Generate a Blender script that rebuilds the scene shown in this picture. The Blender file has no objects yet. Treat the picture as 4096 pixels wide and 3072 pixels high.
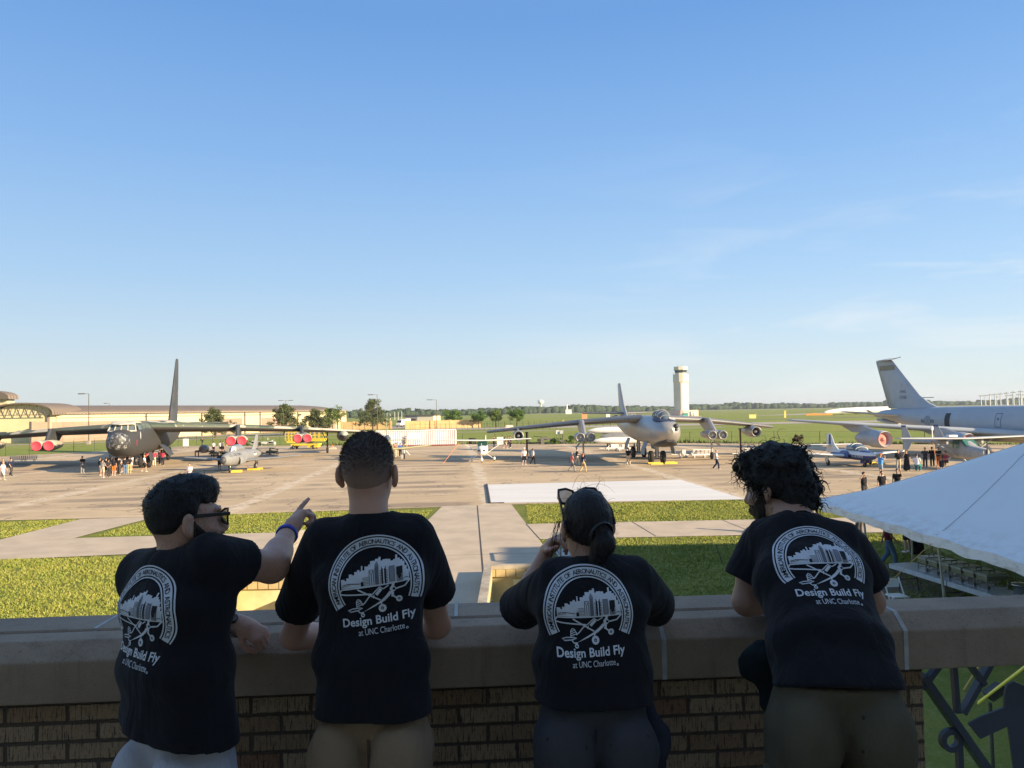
import bpy, math, random
import numpy as np
from math import sin, cos, pi, radians as R, atan2, sqrt
from mathutils import Vector, Matrix
from mathutils.bvhtree import BVHTree

random.seed(7)
RNG = np.random.default_rng(7)
SC = bpy.context.scene
COL = SC.collection

# ------------------------------------------------------------ camera, sky, sun, exposure
cam_data = bpy.data.cameras.new('camera')
cam = bpy.data.objects.new('camera', cam_data)
COL.objects.link(cam)
cam_data.sensor_width = 36.0
cam_data.lens = 27.03
cam_data.clip_start = 0.05
cam_data.clip_end = 30000
PITCH, ROLL, EYE = math.atan(109 / 3076), R(1.0), 5.6
_f = Vector((0, cos(PITCH), sin(PITCH)))
_u0 = Vector((0, -sin(PITCH), cos(PITCH)))
_r0 = Vector((1, 0, 0))
_r = _r0 * cos(ROLL) - _u0 * sin(ROLL)
_u = _u0 * cos(ROLL) + _r0 * sin(ROLL)
cam.matrix_world = Matrix(((_r.x, _u.x, -_f.x, 0), (_r.y, _u.y, -_f.y, 0), (_r.z, _u.z, -_f.z, EYE), (0, 0, 0, 1)))
SC.camera = cam

SUN_EL = R(19.0)
SUN_H = Vector((0.862, -0.507, 0)).normalized()
SUN_DIR = Vector((SUN_H.x * cos(SUN_EL), SUN_H.y * cos(SUN_EL), sin(SUN_EL)))
world = bpy.data.worlds.new('World')
SC.world = world
world.use_nodes = True
wn = world.node_tree
wn.nodes.clear()
w_out = wn.nodes.new('ShaderNodeOutputWorld')
w_bg = wn.nodes.new('ShaderNodeBackground')
w_sky = wn.nodes.new('ShaderNodeTexSky')
w_sky.sky_type = 'NISHITA'
w_sky.sun_disc = False
w_sky.sun_elevation = SUN_EL
w_sky.sun_rotation = -atan2(SUN_H.x, SUN_H.y)
w_sky.altitude = 300
w_sky.air_density = 1.0
w_sky.dust_density = 0.0
w_sky.ozone_density = 4.0
# faint cirrus streaks low on the right, mixed into the sky by view direction on the dome
w_tc = wn.nodes.new('ShaderNodeTexCoord')
w_map = wn.nodes.new('ShaderNodeMapping')
w_map.inputs['Scale'].default_value = (2.2, 2.2, 13.0)
w_map.inputs['Rotation'].default_value = (0.0, R(-7), 0.0)
w_noise = wn.nodes.new('ShaderNodeTexNoise')
w_noise.inputs['Scale'].default_value = 1.5
w_noise.inputs['Detail'].default_value = 6
w_noise.inputs['Roughness'].default_value = 0.55
w_noise.inputs['Distortion'].default_value = 0.5
w_ramp = wn.nodes.new('ShaderNodeMapRange')
w_ramp.inputs['From Min'].default_value = 0.52
w_ramp.inputs['From Max'].default_value = 0.78
w_sep = wn.nodes.new('ShaderNodeSeparateXYZ')
w_band = wn.nodes.new('ShaderNodeMapRange')      # only low elevations
w_band.inputs['From Min'].default_value = 0.34
w_band.inputs['From Max'].default_value = 0.12
w_side = wn.nodes.new('ShaderNodeMapRange')      # mostly to the right
w_side.inputs['From Min'].default_value = -0.05
w_side.inputs['From Max'].default_value = 0.45
w_m1 = wn.nodes.new('ShaderNodeMath'); w_m1.operation = 'MULTIPLY'
w_m2 = wn.nodes.new('ShaderNodeMath'); w_m2.operation = 'MULTIPLY'
w_m3 = wn.nodes.new('ShaderNodeMath'); w_m3.operation = 'MULTIPLY'; w_m3.inputs[1].default_value = 0.75
w_mix = wn.nodes.new('ShaderNodeMixRGB')
w_mix.inputs['Color2'].default_value = (5.6, 5.75, 5.75, 1)
# a clear-evening air gradient over elevation, blended with the sky model
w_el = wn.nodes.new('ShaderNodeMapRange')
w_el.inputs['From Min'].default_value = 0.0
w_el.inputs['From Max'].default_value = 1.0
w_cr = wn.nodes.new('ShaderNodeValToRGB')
stops = ((0.0, (4.3, 4.65, 4.72)), (0.05, (4.15, 4.68, 4.95)), (0.095, (3.55, 4.5, 5.3)), (0.17, (2.65, 4.0, 5.55)), (0.31, (1.65, 3.1, 5.4)), (0.46, (.98, 2.3, 4.8)), (1.0, (1.8, 2.3, 3.2)))  # topmost stop, out of view, brightened and whitened to fill the shade
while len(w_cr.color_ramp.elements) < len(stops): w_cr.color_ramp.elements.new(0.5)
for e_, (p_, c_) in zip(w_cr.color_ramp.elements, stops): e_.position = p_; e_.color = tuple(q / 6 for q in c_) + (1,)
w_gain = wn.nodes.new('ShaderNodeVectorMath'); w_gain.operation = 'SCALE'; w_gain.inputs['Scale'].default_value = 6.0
w_air = wn.nodes.new('ShaderNodeMixRGB')
# the sky half near the sun stays with the sky model (paler and warmer there)
w_dot = wn.nodes.new('ShaderNodeVectorMath'); w_dot.operation = 'DOT_PRODUCT'; w_dot.inputs[1].default_value = SUN_H
w_fac = wn.nodes.new('ShaderNodeMapRange'); w_fac.inputs['From Min'].default_value = 0.25; w_fac.inputs['From Max'].default_value = 0.8; w_fac.inputs['To Min'].default_value = 0.85; w_fac.inputs['To Max'].default_value = 0.15
for a, b in ((w_tc.outputs['Generated'], w_map.inputs['Vector']), (w_map.outputs[0], w_noise.inputs['Vector']),
             (w_noise.outputs['Fac'], w_ramp.inputs['Value']), (w_tc.outputs['Generated'], w_sep.inputs[0]),
             (w_sep.outputs['Z'], w_band.inputs['Value']), (w_sep.outputs['X'], w_side.inputs['Value']),
             (w_ramp.outputs[0], w_m1.inputs[0]), (w_band.outputs[0], w_m1.inputs[1]),
             (w_m1.outputs[0], w_m2.inputs[0]), (w_side.outputs[0], w_m2.inputs[1]), (w_m2.outputs[0], w_m3.inputs[0]),
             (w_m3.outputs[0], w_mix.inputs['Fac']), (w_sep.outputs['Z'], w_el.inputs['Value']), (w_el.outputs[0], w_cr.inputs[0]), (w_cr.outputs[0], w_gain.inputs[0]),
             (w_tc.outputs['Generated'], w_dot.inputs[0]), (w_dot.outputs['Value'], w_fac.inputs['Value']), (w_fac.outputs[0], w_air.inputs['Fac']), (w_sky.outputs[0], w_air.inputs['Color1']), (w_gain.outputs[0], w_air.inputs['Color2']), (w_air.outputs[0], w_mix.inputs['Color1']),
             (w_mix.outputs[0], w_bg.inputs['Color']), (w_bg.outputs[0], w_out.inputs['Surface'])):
    wn.links.new(a, b)
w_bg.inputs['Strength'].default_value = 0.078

sun_data = bpy.data.lights.new('sun', 'SUN')
sun_data.energy = 4.9
sun_data.angle = R(0.5)
sun_data.color = (1.0, 0.80, 0.54)
sun = bpy.data.objects.new('sun', sun_data)
COL.objects.link(sun)
sun.rotation_euler = SUN_DIR.to_track_quat('Z', 'Y').to_euler()
sun.location = (60, -35, 40)

SC.view_settings.view_transform = 'Standard'
SC.view_settings.look = 'None'
SC.view_settings.gamma = 1
SC.view_settings.use_curve_mapping = False
SC.view_settings.exposure = 1.1
SC.cycles.max_bounces = 6
SC.cycles.diffuse_bounces = 3
SC.cycles.glossy_bounces = 3
SC.cycles.transmission_bounces = 4
SC.cycles.transparent_max_bounces = 8
SC.cycles.caustics_reflective = False
SC.cycles.caustics_refractive = False
# ------------------------------------------------------------ helpers: tagging
def tag(o, label=None, cat=None, group=None, kind=None):
    if label: o['label'] = label
    if cat: o['category'] = cat
    if group: o['group'] = group
    if kind: o['kind'] = kind
    return o
def thing(name, label, cat, loc=(0, 0, 0), rotz=0.0, group=None):
    o = bpy.data.objects.new(name, None)
    COL.objects.link(o)
    o.empty_display_size = 0.3
    o.location = loc
    o.rotation_euler = (0, 0, rotz)
    return tag(o, label, cat, group)
def copy_tree(o, parent=None):
    c = o.copy()
    COL.objects.link(c)
    if parent is not None: c.parent = parent
    for ch in list(o.children): copy_tree(ch, c)
    return c

# ------------------------------------------------------------ helpers: materials
MATS = {}
def nodes(name):
    m = bpy.data.materials.new(name)
    m.use_nodes = True
    nt = m.node_tree
    return m, nt, nt.nodes['Principled BSDF']
class NT:
    """small expression helper for shader maths"""
    def __init__(s, nt): s.nt = nt
    def n(s, t, **kw):
        x = s.nt.nodes.new(t)
        for k, v in kw.items(): setattr(x, k, v)
        return x
    def put(s, sock, v):
        if hasattr(v, 'is_output') or isinstance(v, bpy.types.NodeSocket): s.nt.links.new(v, sock)
        else: sock.default_value = v
    def m(s, op, a, b=0.0, c=0.0, clamp=False):
        x = s.n('ShaderNodeMath', operation=op); x.use_clamp = clamp
        s.put(x.inputs[0], a); s.put(x.inputs[1], b); s.put(x.inputs[2], c)
        return x.outputs[0]
    def rng(s, v, a, b, c=0.0, d=1.0, smooth=True):
        x = s.n('ShaderNodeMapRange')
        if smooth: x.interpolation_type = 'SMOOTHSTEP'
        s.put(x.inputs['Value'], v)
        for k, q in zip(('From Min', 'From Max', 'To Min', 'To Max'), (a, b, c, d)): s.put(x.inputs[k], q)
        return x.outputs[0]
    def mix(s, f, a, b, mode='MIX'):
        x = s.n('ShaderNodeMixRGB', blend_type=mode)
        s.put(x.inputs[0], f)
        for i, q in ((1, a), (2, b)):
            if isinstance(q, tuple) and len(q) == 3: q = q + (1,)
            s.put(x.inputs[i], q)
        return x.outputs[0]
    def noise(s, vec, scale, detail=3, rough=.55, dist=0.0, dims='3D'):
        x = s.n('ShaderNodeTexNoise')
        x.inputs['Scale'].default_value = scale; x.inputs['Detail'].default_value = detail
        x.inputs['Roughness'].default_value = rough; x.inputs['Distortion'].default_value = dist
        if vec is not None: s.nt.links.new(vec, x.inputs['Vector'])
        return x.outputs['Fac']
    def coord(s, kind='Object', scale=(1, 1, 1), rot=(0, 0, 0), loc=(0, 0, 0)):
        t = s.n('ShaderNodeTexCoord'); mp = s.n('ShaderNodeMapping')
        s.nt.links.new(t.outputs[kind], mp.inputs[0])
        mp.inputs['Scale'].default_value = scale; mp.inputs['Rotation'].default_value = rot; mp.inputs['Location'].default_value = loc
        return mp.outputs[0]
    def pos(s, scale=(1, 1, 1), rot=(0, 0, 0), loc=(0, 0, 0)):
        t = s.n('ShaderNodeNewGeometry'); mp = s.n('ShaderNodeMapping')
        s.nt.links.new(t.outputs['Position'], mp.inputs[0])
        mp.inputs['Scale'].default_value = scale; mp.inputs['Rotation'].default_value = rot; mp.inputs['Location'].default_value = loc
        return mp.outputs[0]
    def sep(s, v):
        x = s.n('ShaderNodeSeparateXYZ'); s.nt.links.new(v, x.inputs[0]); return x.outputs
    def bump(s, bsdf, h, strength=.4, dist=.02):
        x = s.n('ShaderNodeBump'); x.inputs['Strength'].default_value = strength; x.inputs['Distance'].default_value = dist
        s.nt.links.new(h, x.inputs['Height']); s.nt.links.new(x.outputs[0], bsdf.inputs['Normal'])
def M(name, col, rough=.6, metal=0.0, var=.12, scale=4.0, bump=0.0, bscale=40.0, bdist=.01, stretch=(1, 1, 1), col2=None, alpha=None, spec=None, sub=0.0):
    """plain procedural material: colour with soft noise wear and optional bump"""
    if name in MATS: return MATS[name]
    m, nt, b = nodes(name); k = NT(nt)
    v = k.coord('Object', stretch)
    f = k.noise(v, scale, 4, .6)
    c1 = tuple(max(0, x * (1 - var)) for x in col); c2 = col2 or tuple(min(1, x * (1 + var)) for x in col)
    nt.links.new(k.mix(k.rng(f, .3, .7), c1, c2), b.inputs['Base Color'])
    b.inputs['Roughness'].default_value = rough
    b.inputs['Metallic'].default_value = metal
    if spec is not None: b.inputs['Specular IOR Level'].default_value = spec
    if bump: k.bump(b, k.noise(v, bscale, 5, .6), bump, bdist)
    if sub:
        b.inputs['Subsurface Weight'].default_value = sub; b.inputs['Subsurface Radius'].default_value = (.012, .004, .002)
    if alpha is not None: b.inputs['Alpha'].default_value = alpha
    MATS[name] = m
    return m
def glass(name, col, rough=.05, alpha=1.0):
    if name in MATS: return MATS[name]
    m, nt, b = nodes(name); k = NT(nt)
    f = k.noise(k.coord('Object'), 1.5, 2)
    nt.links.new(k.mix(f, tuple(x * .8 for x in col), tuple(min(1, x * 1.2) for x in col)), b.inputs['Base Color'])
    b.inputs['Roughness'].default_value = rough; b.inputs['Alpha'].default_value = alpha
    b.inputs['Specular IOR Level'].default_value = .8
    MATS[name] = m
    return m

# ------------------------------------------------------------ helpers: mesh building
class MB:
    def __init__(s): s.v = []; s.f = []; s.m = []; s.s = []
    def add(s, verts, faces, mat=0, smooth=False):
        o = len(s.v)
        s.v.extend([tuple(map(float, p)) for p in verts])
        s.f.extend([tuple(o + i for i in f) for f in faces])
        s.m.extend([mat] * len(faces)); s.s.extend([smooth] * len(faces))
        return s
    def box(s, c, size, rz=0.0, mat=0, rx=0.0):
        hx, hy, hz = (q / 2 for q in size); rm = Matrix.Rotation(rz, 3, 'Z') @ Matrix.Rotation(rx, 3, 'X')
        P = [rm @ Vector((x * hx, y * hy, z * hz)) + Vector(c) for x in (-1, 1) for y in (-1, 1) for z in (-1, 1)]
        return s.add(P, [(0, 1, 3, 2), (4, 6, 7, 5), (0, 4, 5, 1), (2, 3, 7, 6), (0, 2, 6, 4), (1, 5, 7, 3)], mat)
    def bar(s, a, b, w, h=None, mat=0):
        a, b = Vector(a), Vector(b); h = h or w; d = (b - a).normalized()
        u = d.cross(Vector((0, 0, 1)))
        u = Vector((1, 0, 0)) if u.length < 1e-4 else u.normalized()
        t = u.cross(d)
        P = [q + u * x * w / 2 + t * y * h / 2 for q in (a, b) for x, y in ((-1, -1), (1, -1), (1, 1), (-1, 1))]
        return s.add(P, [(0, 3, 2, 1), (4, 5, 6, 7), (0, 1, 5, 4), (1, 2, 6, 5), (2, 3, 7, 6), (3, 0, 4, 7)], mat)
    def loft(s, rings, mat=0, smooth=True, cap0=True, cap1=True, closed=True, mats=None):
        n = len(rings[0]); V = [p for r in rings for p in r]; F = []; Mt = []
        for i in range(len(rings) - 1):
            for j in range(n if closed else n - 1):
                k = (j + 1) % n
                F.append((i * n + j, i * n + k, (i + 1) * n + k, (i + 1) * n + j))
        s.add(V, F, mat, smooth)
        if cap0: s.add(rings[0], [tuple(range(n))[::-1]], mat)
        if cap1: s.add(rings[-1], [tuple(range(n))], mat)
        return s
    def tube(s, pts, rad, n=8, mat=0, smooth=True, caps=True):
        pts = [Vector(p) for p in pts]; rad = rad if hasattr(rad, '__len__') else [rad] * len(pts); rings = []
        ref = None
        for i, p in enumerate(pts):
            d = (pts[min(i + 1, len(pts) - 1)] - pts[max(i - 1, 0)])
            d = d.normalized() if d.length > 1e-9 else Vector((0, 0, 1))
            if ref is None: ref = Vector((0, 0, 1)) if abs(d.z) < .9 else Vector((1, 0, 0))
            u = d.cross(ref).normalized(); w = u.cross(d); ref = w
            rings.append([p + (u * cos(2 * pi * k / n) + w * sin(2 * pi * k / n)) * rad[i] for k in range(n)])
        return s.loft(rings, mat, smooth, caps, caps)
    def revolve(s, prof, c=(0, 0, 0), axis='y', n=20, mat=0, smooth=True, cap0=False, cap1=False, sx=1.0):
        rings = []
        for a, r in prof:
            ring = []
            for k in range(n):
                t = 2 * pi * k / n; p, q = r * cos(t) * sx, r * sin(t)
                ring.append((c[0] + p, c[1] + a, c[2] + q) if axis == 'y' else (c[0] + p, c[1] + q, c[2] + a) if axis == 'z' else (c[0] + a, c[1] + p, c[2] + q))
            rings.append(ring)
        return s.loft(rings, mat, smooth, cap0, cap1)
    def ball(s, c, r, n=12, mat=0, squash=(1, 1, 1)):
        rings = []
        for i in range(1, n // 2):
            t = pi * i / (n // 2)
            rings.append([(c[0] + r * squash[0] * sin(t) * cos(2 * pi * k / n), c[1] + r * squash[1] * sin(t) * sin(2 * pi * k / n), c[2] - r * squash[2] * cos(t)) for k in range(n)])
        return s.loft(rings, mat, True)
    def prism(s, poly, z0, z1, mat=0):
        n = len(poly); V = [(p[0], p[1], z0) for p in poly] + [(p[0], p[1], z1) for p in poly]
        F = [tuple(range(n))[::-1], tuple(range(n, 2 * n))] + [(i, (i + 1) % n, n + (i + 1) % n, n + i) for i in range(n)]
        return s.add(V, F, mat)
    def slab(s, poly, z, mat=0):
        return s.add([(p[0], p[1], z) for p in poly], [tuple(range(len(poly)))], mat)
    def build(s, name, mats, parent=None, loc=None, rotz=None):
        me = bpy.data.meshes.new(name)
        me.from_pydata(s.v, [], s.f)
        mats = mats if isinstance(mats, (list, tuple)) else [mats]
        for m in mats: me.materials.append(m)
        if s.f:
            me.polygons.foreach_set('material_index', s.m)
            me.polygons.foreach_set('use_smooth', s.s)
        me.update()
        o = bpy.data.objects.new(name, me)
        COL.objects.link(o)
        if parent is not None: o.parent = parent
        if loc is not None: o.location = loc
        if rotz is not None: o.rotation_euler = (0, 0, rotz)
        return o
def np_mesh(name, V, F, mats, parent=None, smooth=True, mi=None):
    """fast mesh from numpy arrays; F is an (n,3) or (n,4) array"""
    V = np.asarray(V, np.float32); F = np.asarray(F, np.int32)
    me = bpy.data.meshes.new(name); k = F.shape[1]
    me.vertices.add(len(V)); me.vertices.foreach_set('co', V.ravel())
    me.loops.add(F.size); me.loops.foreach_set('vertex_index', F.ravel())
    me.polygons.add(len(F)); me.polygons.foreach_set('loop_start', np.arange(0, F.size, k, dtype=np.int32))
    me.polygons.foreach_set('loop_total', np.full(len(F), k, np.int32))
    me.polygons.foreach_set('use_smooth', np.full(len(F), smooth))
    for m in (mats if isinstance(mats, (list, tuple)) else [mats]): me.materials.append(m)
    if mi is not None: me.polygons.foreach_set('material_index', np.asarray(mi, np.int32))
    me.update(calc_edges=True); me.validate()
    o = bpy.data.objects.new(name, me)
    COL.objects.link(o)
    if parent is not None: o.parent = parent
    return o

# ------------------------------------------------------------ helpers: implicit surfaces (bodies, clothes, hair)
def smin(a, b, k):
    h = np.clip(.5 + .5 * (b - a) / k, 0, 1)
    return b * (1 - h) + a * h - k * h * (1 - h)
def smax(a, b, k): return -smin(-a, -b, k)
def rc(p, a, b, ra, rb):
    a = np.asarray(a, float); ab = np.asarray(b, float) - a
    t = np.clip(((p - a) @ ab) / max(ab @ ab, 1e-9), 0, 1)
    return np.linalg.norm(p - a - t[:, None] * ab, axis=1) - (ra + (rb - ra) * t)
def ell(p, c, r, rot=None):
    q = p - np.asarray(c, float)
    if rot is not None: q = q @ rot
    r = np.asarray(r, float)
    k0 = np.linalg.norm(q / r, axis=1); k1 = np.linalg.norm(q / (r * r), axis=1)
    return k0 * (k0 - 1) / np.maximum(k1, 1e-6)
def ecap(p, a, b, wa, wb, side):
    """segment with an elliptic section: wa / wb = (half width, half depth) at each end, side = width direction"""
    a = np.asarray(a, float); ab = np.asarray(b, float) - a; L = np.linalg.norm(ab); d = ab / L
    sd = np.asarray(side, float); sd = sd - d * (sd @ d); sd /= np.linalg.norm(sd); fr = np.cross(d, sd)
    q = p - a; tt = (q @ d) / L; t = np.clip(tt, 0, 1)
    w = wa[0] + (wb[0] - wa[0]) * t; h = wa[1] + (wb[1] - wa[1]) * t
    x = q @ sd; y = q @ fr; z = (tt - t) * L
    m = np.minimum(w, h)
    k = (np.abs(x / w) ** 2.4 + np.abs(y / h) ** 2.4) ** (1 / 2.4)
    radial = (k - 1) * m
    return np.where(np.abs(z) < 1e-9, radial, np.sqrt(np.maximum(radial + .04, 0) ** 2 + z * z) - .04)
_PERM = RNG.random((17, 17, 17))
def vnoise(p, sc):
    """trilinear value noise in [-1, 1]"""
    q = p * sc; i = np.floor(q).astype(int); f = q - i; f = f * f * (3 - 2 * f); out = 0
    for dx in (0, 1):
        for dy in (0, 1):
            for dz in (0, 1):
                w = (f[:, 0] if dx else 1 - f[:, 0]) * (f[:, 1] if dy else 1 - f[:, 1]) * (f[:, 2] if dz else 1 - f[:, 2])
                out = out + w * _PERM[(i[:, 0] + dx) % 17, (i[:, 1] + dy) % 17, (i[:, 2] + dz) % 17]
    return out * 2 - 1
def iso(f, lo, hi, h):
    """surface nets: closed quad mesh of f < 0 in the box"""
    lo = np.asarray(lo, float); hi = np.asarray(hi, float)
    n = np.maximum(np.ceil((hi - lo) / h).astype(int) + 1, 3)
    ax = [lo[i] + h * np.arange(n[i]) for i in range(3)]
    G = np.stack(np.meshgrid(*ax, indexing='ij'), -1).reshape(-1, 3)
    D = np.concatenate([f(G[i:i + 200000]) for i in range(0, len(G), 200000)]).reshape(n)
    S = D < 0
    cs = sum(S[a:n[0] - 1 + a, b:n[1] - 1 + b, c:n[2] - 1 + c].astype(np.int8) for a in (0, 1) for b in (0, 1) for c in (0, 1))
    act = (cs > 0) & (cs < 8); ij = np.argwhere(act); idx = -np.ones(act.shape, np.int64); idx[act] = np.arange(len(ij))
    acc = np.zeros((len(ij), 3)); cnt = np.zeros(len(ij))
    for e in range(3):
        o1 = [i for i in range(3) if i != e]
        for p in (0, 1):
            for q in (0, 1):
                a = np.zeros(3, int); a[o1[0]] = p; a[o1[1]] = q; b = a.copy(); b[e] = 1
                A = ij + a; B = ij + b; da = D[tuple(A.T)]; db = D[tuple(B.T)]; x = (da < 0) != (db < 0)
                t = np.where(x, da / np.where(x, da - db, 1), 0)
                acc += np.where(x[:, None], a + (b - a) * t[:, None], 0); cnt += x
    V = lo + h * (ij + acc / np.maximum(cnt, 1)[:, None])
    F = []
    for e in range(3):
        u, w = (e + 1) % 3, (e + 2) % 3
        sl = [slice(None)] * 3; s2 = [slice(None)] * 3
        sl[e] = slice(0, n[e] - 1); s2[e] = slice(1, n[e])
        X = S[tuple(sl)] != S[tuple(s2)]
        g = np.argwhere(X)
        g = g[(g[:, u] > 0) & (g[:, w] > 0) & (g[:, u] < n[u] - 1) & (g[:, w] < n[w] - 1)]
        du = np.zeros(3, int); dw = np.zeros(3, int); du[u] = 1; dw[w] = 1
        q = np.stack([idx[tuple((g - du - dw).T)], idx[tuple((g - dw).T)], idx[tuple(g.T)], idx[tuple((g - du).T)]], 1)
        flip = ~S[tuple(g.T)]
        q[flip] = q[flip][:, ::-1]
        F.append(q)
    return V, np.concatenate(F)
def iso_obj(name, f, lo, hi, h, mats, parent=None):
    V, F = iso(f, lo, hi, h)
    return np_mesh(name, V, F, mats, parent)
# ============================================================ THE SETTING
GA = R(4.2)                       # the museum, its walks and the apron joints are turned this much from the view axis
UX, UY = Vector((cos(GA), sin(GA), 0)), Vector((-sin(GA), cos(GA), 0))

def m_apron():
    m, nt, b = nodes('apron_concrete'); k = NT(nt)
    p = k.pos(rot=(0, 0, -GA)); x, y, z = k.sep(p)
    warp = k.m('MULTIPLY', k.m('SUBTRACT', k.noise(p, .35, 3), .5), 1.6)
    u = k.m('ADD', x, warp); v = k.m('ADD', y, k.m('MULTIPLY', k.m('SUBTRACT', k.noise(p, .22, 2), .5), 1.1))
    lane = k.m('DIVIDE', v, 3.8); fl = k.m('FLOOR', lane); fv = k.m('SUBTRACT', lane, fl)
    slab = k.m('DIVIDE', k.m('SUBTRACT', u, 2.04), 15.4); fs = k.m('FLOOR', slab); fu = k.m('SUBTRACT', slab, fs)
    cv = k.n('ShaderNodeCombineXYZ'); nt.links.new(k.m('MULTIPLY', u, .09), cv.inputs[0]); nt.links.new(k.m('MULTIPLY', fl, 3.37), cv.inputs[1])
    nt.links.new(k.m('MULTIPLY', fs, 1.7), cv.inputs[2])
    lam = k.noise(cv.outputs[0], 1.0, 3, .6)
    dv = k.m('ABSOLUTE', k.m('SUBTRACT', fv, .47)); du = k.m('ABSOLUTE', k.m('SUBTRACT', fu, .5))
    patch = k.m('MULTIPLY', k.rng(dv, .34, .2), k.m('MULTIPLY', k.rng(du, .46, .36), k.rng(lam, .42, .62)))
    big = k.noise(k.pos(scale=(.03, .06, 1)), 1, 4)
    fine = k.noise(k.pos(scale=(.8, 2.6, 1)), 1.2, 5, .65)
    grit = k.noise(k.pos(), 9, 4, .7)
    c = k.mix(k.rng(big, .3, .7), (.47, .345, .200), (.61, .455, .275))
    c = k.mix(k.m('MULTIPLY', patch, .85), c, (.25, .185, .125))
    c = k.mix(k.m('MULTIPLY', k.rng(fine, .5, .72), .45), c, (.30, .22, .14))
    # wide crumbling longitudinal joints and thin cross joints, pale and broken up
    jn = k.rng(k.noise(p, 1.1, 5, .7), .36, .6)
    jl = k.m('MULTIPLY', k.rng(du, .456, .480), jn)
    cj = k.m('MULTIPLY', k.rng(k.m('ABSOLUTE', k.m('SUBTRACT', fv, .5)), .468, .488), k.rng(k.noise(p, .55, 5, .7), .42, .62))
    c = k.mix(k.m('MULTIPLY', jl, .9), c, (.68, .57, .42))
    c = k.mix(k.m('MULTIPLY', cj, .9), c, (.70, .58, .43))
    # dark cracks
    vor = k.n('ShaderNodeTexVoronoi', feature='DISTANCE_TO_EDGE'); vor.inputs['Scale'].default_value = .16
    wv = k.n('ShaderNodeVectorMath', operation='ADD'); nt.links.new(p, wv.inputs[0])
    nz = k.n('ShaderNodeTexNoise'); nz.inputs['Scale'].default_value = .5; nz.inputs['Detail'].default_value = 4; nt.links.new(p, nz.inputs[0])
    sv = k.n('ShaderNodeVectorMath', operation='SCALE'); nt.links.new(nz.outputs['Color'], sv.inputs[0]); sv.inputs['Scale'].default_value = 3.2
    nt.links.new(sv.outputs[0], wv.inputs[1]); nt.links.new(wv.outputs[0], vor.inputs['Vector'])
    crack = k.m('MULTIPLY', k.rng(vor.outputs['Distance'], .012, .004), .6)
    c = k.mix(crack, c, (.09, .07, .05))
    c = k.mix(k.m('MULTIPLY', k.rng(grit, .35, .75), .2), c, (.56, .45, .32))
    nt.links.new(c, b.inputs['Base Color']); b.inputs['Roughness'].default_value = .85
    k.bump(b, k.m('ADD', grit, k.m('MULTIPLY', jl, .6)), .35, .015)
    return m
def m_grass(name, c1, c2, c3, near=True):
    m, nt, b = nodes(name); k = NT(nt)
    a = k.noise(k.pos(), .35 if near else .012, 5, .6); f = k.noise(k.pos(scale=(1, 1, 1) if near else (.3, 1, 1)), 3.2 if near else .05, 5, .7)
    g = k.noise(k.pos(), 26 if near else .9, 3, .7)
    c = k.mix(k.rng(a, .35, .68), c1, c2); c = k.mix(k.m('MULTIPLY', k.rng(f, .48, .7), .75), c, c3)
    c = k.mix(k.m('MULTIPLY', k.rng(g, .35, .7), .5), c, tuple(q * .5 for q in c1))
    nt.links.new(c, b.inputs['Base Color']); b.inputs['Roughness'].default_value = .9
    b.inputs['Specular IOR Level'].default_value = .15
    if near: k.bump(b, k.m('ADD', k.m('MULTIPLY', g, .5), f), .9, .06)
    else: k.bump(b, g, .5, .3)
    return m
MG_FAR = m_grass('airfield_grass', (.235, .285, .052), (.315, .340, .072), (.35, .33, .11), False)
MG_NEAR = m_grass('lawn_soil_grass', (.17, .205, .035), (.235, .25, .05), (.31, .28, .095))
M_CONC = M('walk_concrete', (.52, .42, .305), .85, var=.10, scale=.7, bump=.15, bscale=30)
M_CONC_D = M('old_walk_concrete', (.33, .29, .24), .85, var=.16, scale=.9, bump=.2, bscale=25)
M_PAD = M('white_pad', (.74, .71, .66), .7, var=.07, scale=.25, bump=.15, bscale=3, stretch=(.25, 2.2, 1))
M_JOINT = M('dark_joint', (.06, .05, .045), .9)

g = MB()
HX0, HX1, HY0, HY1 = -14.0, 6.0, 12.0, 29.0
for x0, x1, y0, y1 in ((-9000, 9000, HY1, 60), (-9000, 9000, 60, 13000), (-9000, HX0, -300, HY1), (HX1, 9000, -300, HY1), (HX0, HX1, -300, HY0)):
    g.slab([(x0, y0), (x1, y0), (x1, y1), (x0, y1)], -.06)
tag(g.build('ground', MG_FAR), kind='structure')

# sunken light wells either side of the entrance walk (their openings are left out of the lawn)
WELLS = [(-9.3, -5.6, 17.0, 25.35), (-1.05, 3.3, 17.0, 26.55)]
l = MB()
ys = [12.0, 17.0, 25.35, 26.55, 46.8]
for i in range(4):
    cuts = [-60.0, 46.0]
    segs = []
    cur = -60.0
    for (a, b_, c0, c1) in WELLS:
        if ys[i] >= c0 - .01 and ys[i + 1] <= c1 + .01:
            segs.append((cur, a)); cur = b_
    segs.append((cur, 46.0))
    for a, b_ in segs: l.slab([(a, ys[i]), (b_, ys[i]), (b_, ys[i + 1]), (a, ys[i + 1])], -.02)
tag(l.build('lawn', MG_NEAR), kind='structure')

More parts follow.
